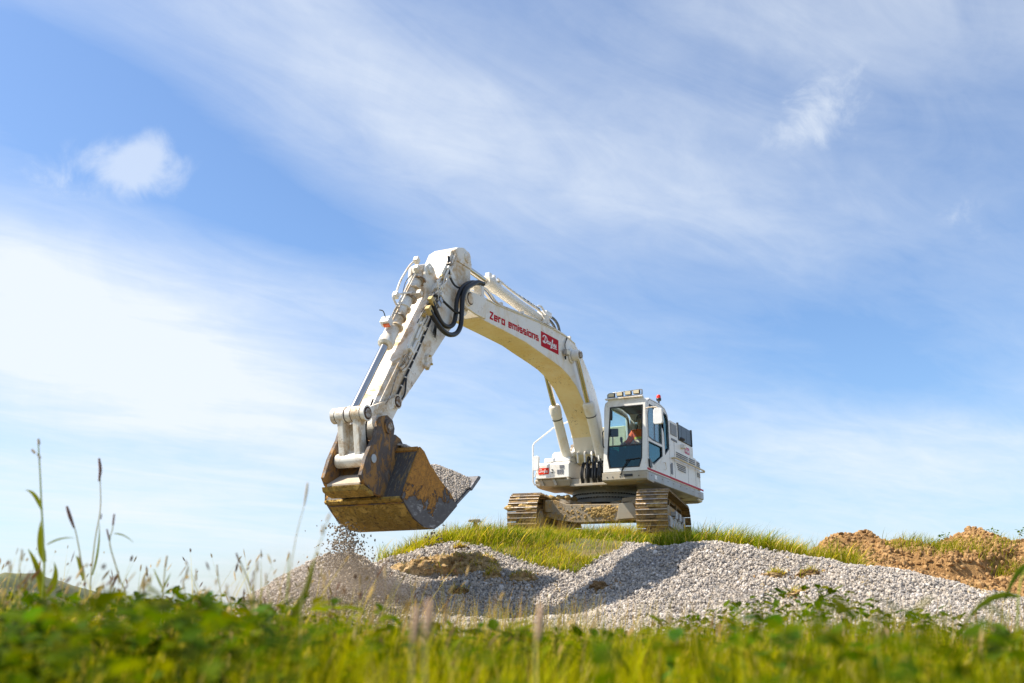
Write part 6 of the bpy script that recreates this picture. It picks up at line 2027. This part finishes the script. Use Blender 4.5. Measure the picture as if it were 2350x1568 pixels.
# ------------------------------------------------------------------ torn clods and ledges lying on the chippings
def clod(name, label, cat, px, py, sx, sy, sz, seed, mat, tuft=0, group=None, lumps=None, crumbs=70):
    """crumbling lump of earth, half buried, with an optional tuft of grass and crumbs round it"""
    rr = random.Random(seed)
    z0 = float(h(np.array([px]), np.array([py]))[0])
    lumps = lumps or [(0, 0, 1.0)] + [(rr.uniform(-0.8, 0.8), rr.uniform(-0.6, 0.6), rr.uniform(0.3, 0.6)) for _ in range(4)]
    mb = MB()
    tops = []
    for li, (dx, dy, sc) in enumerate(lumps):
        bm = bmesh.new()
        bmesh.ops.create_icosphere(bm, subdivisions=4 if sc > 0.7 else 3, radius=1)
        P = np.array([v.co for v in bm.verts])
        sd = seed * 5 + li
        nz = 0.9 * fbm(P[:, 0] * 2.2 + sd, P[:, 1] * 2.2 + P[:, 2] * 1.7, 5, sd, 0.62) + 0.5 * fbm(P[:, 2] * 6 + 3, P[:, 0] * 6 + P[:, 1] * 5, 3, sd + 7, 0.6)
        fl_ = h(np.array([px + dx * sx]), np.array([py + dy * sy]))[0] - z0
        vs = []
        for v, q in zip(bm.verts, nz):
            k_ = (1 + 1.2 * q) * sc
            vs.append((v.co.x * sx * k_ + dx * sx, v.co.y * sy * k_ + dy * sy, v.co.z * sz * k_ + fl_ + sz * 0.12))
        mb.add(vs, [tuple(v.index for v in f.verts) for f in bm.faces])
        bm.free()
        tops.append((dx * sx, dy * sy, fl_ + sz * 0.12 + sz * sc * 0.8, sc))
    root = empty(name, (px, py, z0))
    tag(root, label, cat, group)
    mb.build('earth', mat, root, angle=70)
    if tuft:
        tb_ = []
        for dx, dy, tz, sc in tops:
            n_ = max(8, int(tuft * sc / sum(q[3] for q in tops)))
            u, v_ = rng.normal(0, 0.42 * sc, n_), rng.normal(0, 0.40 * sc, n_)
            zz = tz - sz * sc * 0.8 * np.clip(u * u + v_ * v_, 0, 1.2) / max(sc, 0.3)
            tb_.append(blades(dx + u * sx, dy + v_ * sy, zz - 0.02, rng.uniform(0.05, 0.19, n_), rng.uniform(0.006, 0.013, n_), grass_col(n_, (0.13, 0.18, 0.016), (0.45, 0.38, 0.03), STRAW, 0.2), 1.0, 3, 1.3, (0.1, -0.5)))
        tag(link_mesh('turf', mesh_from('turf', *join(tb_), M['grass']), None, root), kind='stuff')
    u, v_ = rng.normal(0, sx * 0.95, crumbs), rng.normal(-sy * 0.3, sy * 1.0, crumbs)
    zc = h(px + u, py + v_) - z0 + 0.015
    r_, s_, i_ = rand_rs(crumbs, 0.015, 0.065, 2.0)
    cr = scatter('crumbs', np.stack([u, v_, zc], 1), r_, s_, i_, clods)
    cr.parent = root
    tag(cr, kind='stuff')
    return root


M['earth_lump'] = blend3('earth_lump', (0.22, 0.125, 0.05), (0.32, 0.20, 0.09), (0.14, 0.08, 0.03), 6, 14, rough=0.95, bump=0.9)
M['pale_earth'] = blend3('pale_earth', (0.52, 0.34, 0.15), (0.62, 0.44, 0.23), (0.34, 0.20, 0.08), 5, 12, rough=0.95, bump=0.9, bd=0.04)
clod('earth_clod', 'dark brown earth clod alone in the middle of the chippings', 'clod', 1.31, 15.1, 0.15, 0.11, 0.08, 3, M['earth_lump'])
clod('earth_clod', 'flat brown clod with a little grass left of the middle pile', 'clod', -0.80, 15.2, 0.14, 0.10, 0.06, 4, M['earth_lump'], 60)
clod('turf_clod', 'green-topped turf clod standing right of the torn hollow', 'clod', 0.17, 15.6, 0.17, 0.12, 0.10, 5, M['pale_earth'], 260)
clod('turf_clod', 'straw-coloured turf clod nearest the right end of the hollow', 'clod', -0.30, 15.6, 0.13, 0.10, 0.10, 6, M['pale_earth'], 160)
clod('turf_ledge', 'long torn turf ledge over a bare sandy hollow in the gravel', 'turf ledge', -0.80, 15.97, 0.28, 0.20, 0.17, 8, M['pale_earth'], 620, lumps=[(-0.9, 0.1, 1.0), (-0.2, 0.3, 1.05), (0.5, 0.3, 0.95), (1.15, 0.0, 0.8), (1.7, -0.5, 0.6), (0.1, -0.5, 0.5), (0.8, -0.6, 0.5), (1.4, 0.7, 0.6)], crumbs=260)
clod('turf_ledge', 'smooth tan earth lip at the left end of the hollow', 'turf ledge', -1.52, 15.92, 0.24, 0.20, 0.15, 9, M['pale_earth'], 70, lumps=[(-0.7, 0, 0.8), (0, 0.1, 1.0), (0.7, 0.3, 1.0), (1.2, 0.5, 0.8)], crumbs=120)
clod('turf_clod', 'small brown turf clod at the top of the middle pile', 'clod', -0.86, 16.7, 0.14, 0.10, 0.08, 10, M['earth_lump'], 150)
clod('turf_clod', 'yellowish grass clod left of the darker one on the right bank', 'clod', 3.72, 14.4, 0.16, 0.11, 0.05, 11, M['pale_earth'], 160)
clod('turf_clod', 'dark brown grass clod high on the right bank', 'clod', 4.14, 14.2, 0.16, 0.12, 0.07, 12, M['earth_lump'], 120)
clod('turf_clod', 'tan clod lowest down the right bank', 'clod', 3.77, 13.55, 0.13, 0.10, 0.05, 13, M['pale_earth'], 60)

# small stub of post beyond the grass crest
pz = float(h(np.array([-0.75]), np.array([20.6]))[0])
post = empty('marker_post', (-0.75, 20.6, pz))
tag(post, 'short brown marker post with a grey cap behind the grass crest', 'post')
MB().prism([(-0.05, 0), (0.05, 0), (0.055, 0.44), (0.03, 0.50), (-0.04, 0.48)], -0.045, 0.045).build('stake', M['earth_lump'], post, 0.006)
MB().prism([(-0.15, 0.50), (-0.13, 0.535), (0.10, 0.545), (0.11, 0.50), (0.03, 0.47), (-0.04, 0.485)], -0.06, 0.06).build('cap', M['warm_grey'], post, 0.006)


# ------------------------------------------------------------------ tall stems that stand out in the foreground
def at(px, py, Y):
    x_ = (px - 1175) / 2285
    y_ = (784 - py) / 2285
    p = R(15.41)
    d_ = Vector((x_, math.cos(p) - y_ * math.sin(p), math.sin(p) + y_ * math.cos(p)))
    q = d_ * (Y / d_.y)
    return Vector((q.x, q.y, q.z + CAM_Z))


def long_leaf(mb, base, tip, bow, wid, n_=9):
    base, tip, bow = Vector(base), Vector(tip), Vector(bow)
    pts = []
    for i in range(n_ + 1):
        t_ = i / n_
        pts.append(base.lerp(tip, t_) + bow * (4 * t_ * (1 - t_)))
    side = (tip - base).cross(Vector((0, 1, 0.2))).normalized()
    vs = []
    for i, p in enumerate(pts):
        t_ = i / n_
        w_ = wid * 0.5 * (min(1, 0.5 + 2.2 * t_) * (1 - t_ ** 2.2)) + 0.0006
        vs += [p - side * w_, p + Vector((0, 0.2, 0)) * w_, p + side * w_]
    fs = []
    for i in range(n_):
        a = 3 * i
        fs += [(a, a + 1, a + 4, a + 3), (a + 1, a + 2, a + 5, a + 4)]
    mb.add(vs, fs)


def leaf_obj(name, specs, col, parent, origin):
    mb = MB()
    for s_ in specs:
        long_leaf(mb, *[Vector(q) - origin if i < 2 else q for i, q in enumerate(s_[:3])], *s_[3:])
    me = bpy.data.meshes.new(name)
    me.from_pydata(mb.v, [], mb.f)
    a = me.attributes.new('Col', 'FLOAT_COLOR', 'POINT')
    a.data.foreach_set('color', np.tile(np.array((*col, 1), np.float32), len(mb.v)))
    me.polygons.foreach_set('use_smooth', [True] * len(me.polygons))
    return link_mesh(name, me, M['leaf'], parent)


def stalk(label, path, heads, Y, mat='stalk', seed='seed', lv=(), r=0.0028, name='grass_stalk', lcol=(0.38, 0.38, 0.02)):
    """path: picture points from tip to foot at depth Y; heads: [(points, thickness)]"""
    pts = [at(px, py, Y) for px, py in path]
    foot = pts[-1]
    gz_ = float(h(np.array([foot.x]), np.array([foot.y]))[0])
    pts.append(Vector((foot.x + 0.02, foot.y, gz_)))
    org = pts[-1].copy()
    root = empty(name, org)
    tag(root, label, 'grass stalk')
    MB().tube([p - org for p in pts][::-1], [r * 1.4, r * 0.75], 6, 5).build('stem', M[mat], root)
    for hp_, th in heads:
        c = catmull([at(px, py, Y) - org for px, py in hp_], 8)
        k_ = len(c)
        rr = [th * (0.35 + 0.65 * math.sin(math.pi * (0.12 + 0.8 * i / (k_ - 1)))) * (1.0 if i % 2 else 0.72) for i in range(k_)]
        MB().tube(c, rr, 7).build('seed_head', M[seed], root, angle=60)
    for (p0, p1, bow, wid) in lv:
        leaf_obj('leaf', [(at(*p0, Y), at(*p1, Y), bow, wid)], lcol, root, org)
    return root


stalk('tallest thick green stem with round buds at the far left', [(88, 1020), (92, 1090), (95, 1160), (100, 1260), (98, 1360)], [([(88, 1008), (89, 1020)], 0.011), ([(73, 1032), (80, 1040)], 0.010), ([(86, 1042), (92, 1052)], 0.009)], 4.0, 'green_stalk', 'seed_tan',
      [((96, 1170), (58, 1125), (0, 0, 0.02), 0.018), ((102, 1290), (94, 1195), (-0.01, 0, 0), 0.03), ((98, 1340), (64, 1260), (0, 0, 0.01), 0.025), ((104, 1370), (124, 1290), (0.02, 0, 0), 0.03), ((100, 1380), (76, 1290), (0.0, 0, 0.02), 0.03), ((108, 1250), (170, 1235), (0, 0, 0.01), 0.006)], 0.0036)
stalk('leaning stem with one long dark brown seed head, second from left', [(153, 1165), (172, 1215), (186, 1290), (195, 1390)], [([(153, 1162), (160, 1185), (170, 1212)], 0.009)], 4.4, lv=[((192, 1330), (174, 1275), (0, 0, 0.01), 0.022)])
stalk('tall thin upright stem with a dark head tip', [(228, 1055), (230, 1110), (230, 1170), (218, 1240), (208, 1330), (205, 1400)], [([(227, 1052), (230, 1078), (227, 1105)], 0.0085), ([(233, 1180), (231, 1192)], 0.006)], 4.6, lv=[((212, 1320), (228, 1200), (0.01, 0, 0), 0.010)])
stalk('forked stem with two short brown heads', [(262, 1182), (258, 1215), (252, 1250), (275, 1330), (290, 1400)], [([(262, 1180), (259, 1205)], 0.0085), ([(245, 1215), (251, 1240)], 0.008)], 4.3, lv=[((262, 1225), (306, 1245), (0, 0, 0.01), 0.005)])
stalk('tan stem with a plump seed head below open sky', [(382, 1278), (378, 1310), (372, 1400)], [([(383, 1276), (379, 1302)], 0.0085)], 4.2, 'stalk', 'seed_tan', lv=[((372, 1350), (352, 1305), (0, 0, 0), 0.008), ((370, 1360), (392, 1315), (0, 0, 0), 0.008)])
stalk('leaning stem with a brown head, right of the tan one', [(543, 1272), (556, 1300), (575, 1350), (584, 1400)], [([(542, 1270), (550, 1292)], 0.0075)], 4.0)
stalk('short stem with a small dark bud amid sky', [(272, 1353), (286, 1372), (300, 1420)], [([(270, 1352), (276, 1355)], 0.008)], 4.2)
stalk('bent stem with a pinkish brown head between the tan stalks', [(338, 1308), (326, 1335), (316, 1400)], [([(339, 1306), (331, 1326)], 0.0065)], 4.2, 'stalk', 'seed_tan')
stalk('very thin pale stem rising left of the bucket', [(706, 1110), (698, 1160), (680, 1230), (664, 1330), (655, 1420)], [([(706, 1108), (703, 1130), (698, 1160)], 0.0045)], 3.4, 'stalk', 'seed_tan', r=0.0015)
stalk('pale blurred stem crossing the left corner of the bucket', [(756, 1180), (742, 1225), (722, 1280), (700, 1350), (690, 1420)], [([(757, 1178), (750, 1195)], 0.006), ([(742, 1205), (738, 1225)], 0.006)], 2.6, 'stalk', 'seed_tan', r=0.0016)
stalk('yellow-green folded blade standing before the falling stones', [(664, 1272), (662, 1300), (660, 1350), (655, 1430)], [([(663, 1268), (664, 1280)], 0.006)], 3.2, 'green_stalk', 'seed_tan', [((655, 1450), (724, 1268), (0.015, 0, 0), 0.022), ((652, 1440), (712, 1290), (0.02, 0, 0.01), 0.012)], r=0.0022, lcol=(0.25, 0.25, 0.03))
for i, (px, py) in enumerate([(22, 1290), (50, 1265), (420, 1330), (450, 1310), (498, 1300), (590, 1290), (610, 1320), (470, 1350), (140, 1330), (330, 1340), (520, 1345), (255, 1330)]):
    Yd = 3.0 + 0.35 * (i % 5)
    stalk(['faint pale stem at the extreme left edge', 'faint pale stem just left of the thick green one', 'pale stem low in the gap left of the tan pair', 'pale stem with a narrow head over the low sky', 'tallest blurred tan stem midway to the bucket', 'blurred tan stem left of the yellow-green blade', 'short blurred stem against the edge of the left pile', 'low leaning straw stem in the middle of the sky gap', 'low stem between the thick one and its neighbour', 'low straw stem near the bent one', 'low straw stem right of the tallest tan one', 'short straw stem below the forked one'][i],
          [(px, py), (px + (-1) ** i * 6, py + 45), (px + (-1) ** i * 10, 1420)], [([(px, py - 4), (px + 1, py + 22)], 0.006)], Yd, 'stalk', 'seed_tan', r=0.0018)

for i, (px, py, Yd) in enumerate([(985, 1385, 1.5), (1240, 1395, 1.7), (955, 1400, 1.6)]):
    stalk(['pinkish tan plume blurred in front of the bucket shadow', 'small tan plume blurred right of centre on the shadow edge', 'tan plume blurred just left of the pinkish one'][i],
          [(px, py), (px - 4, py + 60), (px - 10, py + 150)], [([(px + 2, py - 8), (px, py + 30), (px - 6, py + 75)], 0.008)], Yd, 'stalk', 'plume', r=0.0014)

# leafy weeds whose tops break the skyline
def weed(label, px, py, Y, hgt, nl, seed, col=(0.05, 0.125, 0.014), sz=0.05, spread=0.10):
    rr = random.Random(seed)
    tip = at(px, py, Y)
    gz_ = float(h(np.array([tip.x]), np.array([tip.y]))[0])
    root = empty('leafy_weed', (tip.x, tip.y, gz_))
    tag(root, label, 'weed')
    H = tip.z - gz_
    MB().tube([(0, 0, 0), (0.01, 0, H * 0.5), (0, 0, H * 0.97)], [0.005, 0.002], 6, 4).build('stem', M['green_stalk'], root)
    for i in range(nl):
        t_ = 0.35 + 0.65 * (i + rr.random()) / nl
        az = rr.uniform(0, 6.283)
        s_ = sz * rr.uniform(0.7, 1.3)
        rad = spread * (1.05 - 0.75 * t_) * rr.uniform(0.4, 1.1)
        co, lo, stt, cc = leaves(np.array([math.cos(az) * rad]), np.array([math.sin(az) * rad]), np.array([H * t_ - s_ * 0.3]), np.array([s_]), np.array([col]) * rr.uniform(0.8, 1.4), 0.9, 0.75)
        link_mesh('leaf', mesh_from('leaf', co, lo, stt, cc, M['leaf']), None, root)


weed('dark leafy weed poking up before the right bank, tallest of its clump', 1690, 1375, 2.3, 0.5, 26, 1, sz=0.055)
weed('leafy weed left of the tallest one, below the shadow on the bank', 1530, 1425, 2.4, 0.5, 24, 2)
weed('leafy weed in the clump right of the tallest one', 1790, 1420, 2.2, 0.5, 22, 3)
weed('lone bushy weed under the pale stem left of the bucket', 500, 1378, 2.8, 0.5, 26, 4, sz=0.045)
weed('bright bushy weed before the foot of the left pile', 620, 1385, 2.6, 0.5, 24, 5, (0.07, 0.14, 0.015))
weed('dark sprig rising above the weeds at left centre', 463, 1352, 3.0, 0.5, 16, 6, sz=0.04, spread=0.07)
weed('broad dark weed low in the left corner', 30, 1400, 2.0, 0.5, 24, 7)
weed('leafy weed before the lower right bank', 2010, 1435, 2.4, 0.5, 22, 8)
weed('bright leafy weed at the right edge below the bank', 2300, 1430, 2.6, 0.5, 22, 9, (0.08, 0.14, 0.015))
arch = at(2290, 1400, 3.0)
ag = float(h(np.array([arch.x]), np.array([arch.y]))[0])
aroot = empty('arching_weed', (arch.x, arch.y, ag))
tag(aroot, 'green arching stem hanging over the soil heap at the right edge', 'weed')
MB().tube([(0, 0, 0), (0.03, 0, 0.35), (0.07, 0, 0.62), (0.12, 0, 0.69), (0.20, 0, 0.68)], [0.004, 0.002], 6, 5).build('stem', M['green_stalk'], aroot)
leaf_obj('leaf', [((0.12, 0, 0.69), (0.02, 0, 0.58), (0, 0, 0.03), 0.022)], (0.10, 0.16, 0.02), aroot, Vector((0, 0, 0)))
leaf_obj('leaf', [((0.07, 0, 0.60), (-0.12, 0, 0.50), (0, 0, 0.04), 0.022)], (0.14, 0.19, 0.025), aroot, Vector((0, 0, 0)))
leaf_obj('leaf', [((0.15, 0, 0.69), (0.20, 0, 0.52), (0.03, 0, 0.02), 0.020)], (0.09, 0.15, 0.02), aroot, Vector((0, 0, 0)))


# sprigs along the top of the soil heap
def sprig(label, x0, y0, hgt, seed):
    rr = random.Random(seed)
    z0 = float(hs(np.array([x0]), np.array([y0]))[0])
    root = empty('leafy_sprig', (x0, y0, z0 - 0.03))
    tag(root, label, 'sprig')
    MB().tube([(0, 0, 0), (0.02, 0, hgt * 0.6), (rr.uniform(-.05, .05), 0, hgt)], [0.006, 0.003], 6, 4).build('stem', M['green_stalk'], root)
    n_ = 26
    t_ = 0.3 + 0.7 * rng.random(n_)
    co, lo, stt, cc = leaves(rng.normal(0, 0.06, n_), rng.normal(0, 0.05, n_), hgt * t_, rng.uniform(0.05, 0.09, n_), np.tile(np.array([[0.06, 0.115, 0.02]]), (n_, 1)), 0.8, 0.6)
    tag(link_mesh('foliage', mesh_from('foliage', co, lo, stt, cc, M['leaf']), None, root), kind='stuff')


sprig('dark leafy sprig in the dip of the soil heap, left one', 8.32, 20.0, 0.30, 1)
sprig('dark leafy sprig in the dip of the soil heap, right and taller', 8.58, 20.1, 0.36, 2)
sprig('thin sprig on the right top of the soil heap', 9.75, 20.5, 0.34, 3)
sprig('sprig at the picture edge on the soil heap', 10.35, 20.4, 0.28, 4)


# ------------------------------------------------------------------ dust hanging over the left pile
bm = bmesh.new()
bmesh.ops.create_icosphere(bm, subdivisions=3, radius=1.0)
dme = bpy.data.meshes.new('dust_cloud')
bm.to_mesh(dme)
bm.free()
dust = link_mesh('dust_cloud', dme)
dust.location = (-2.5, 13.0, 0.85)
dust.scale = (1.9, 0.9, 0.75)
m = bpy.data.materials.new('tan_dust')
m.use_nodes = True
t = NT(m.node_tree)
tc = t.n('ShaderNodeTexCoord').outputs['Object']
ln_ = t.n('ShaderNodeVectorMath', operation='LENGTH')
t.link(tc, ln_.inputs[0])
fall = t.mapr(ln_.outputs['Value'], 1.0, 0.15)
nz_ = t.mapr(t.noise(tc, 2.2, 4, 0.6), 0.3, 0.7, 0.25, 1.0)
pv = t.n('ShaderNodeVolumePrincipled')
pv.inputs['Color'].default_value = (0.80, 0.62, 0.45, 1)
t.link(t.m('MULTIPLY', t.m('MULTIPLY', fall, nz_), 0.75), pv.inputs['Density'])
pv.inputs['Anisotropy'].default_value = 0.2
o = t.n('ShaderNodeOutputMaterial')
t.link(pv.outputs[0], o.inputs['Volume'])
dme.materials.append(m)
tag(dust, 'thin tan dust hanging over the left pile under the bucket', 'dust', kind='stuff')
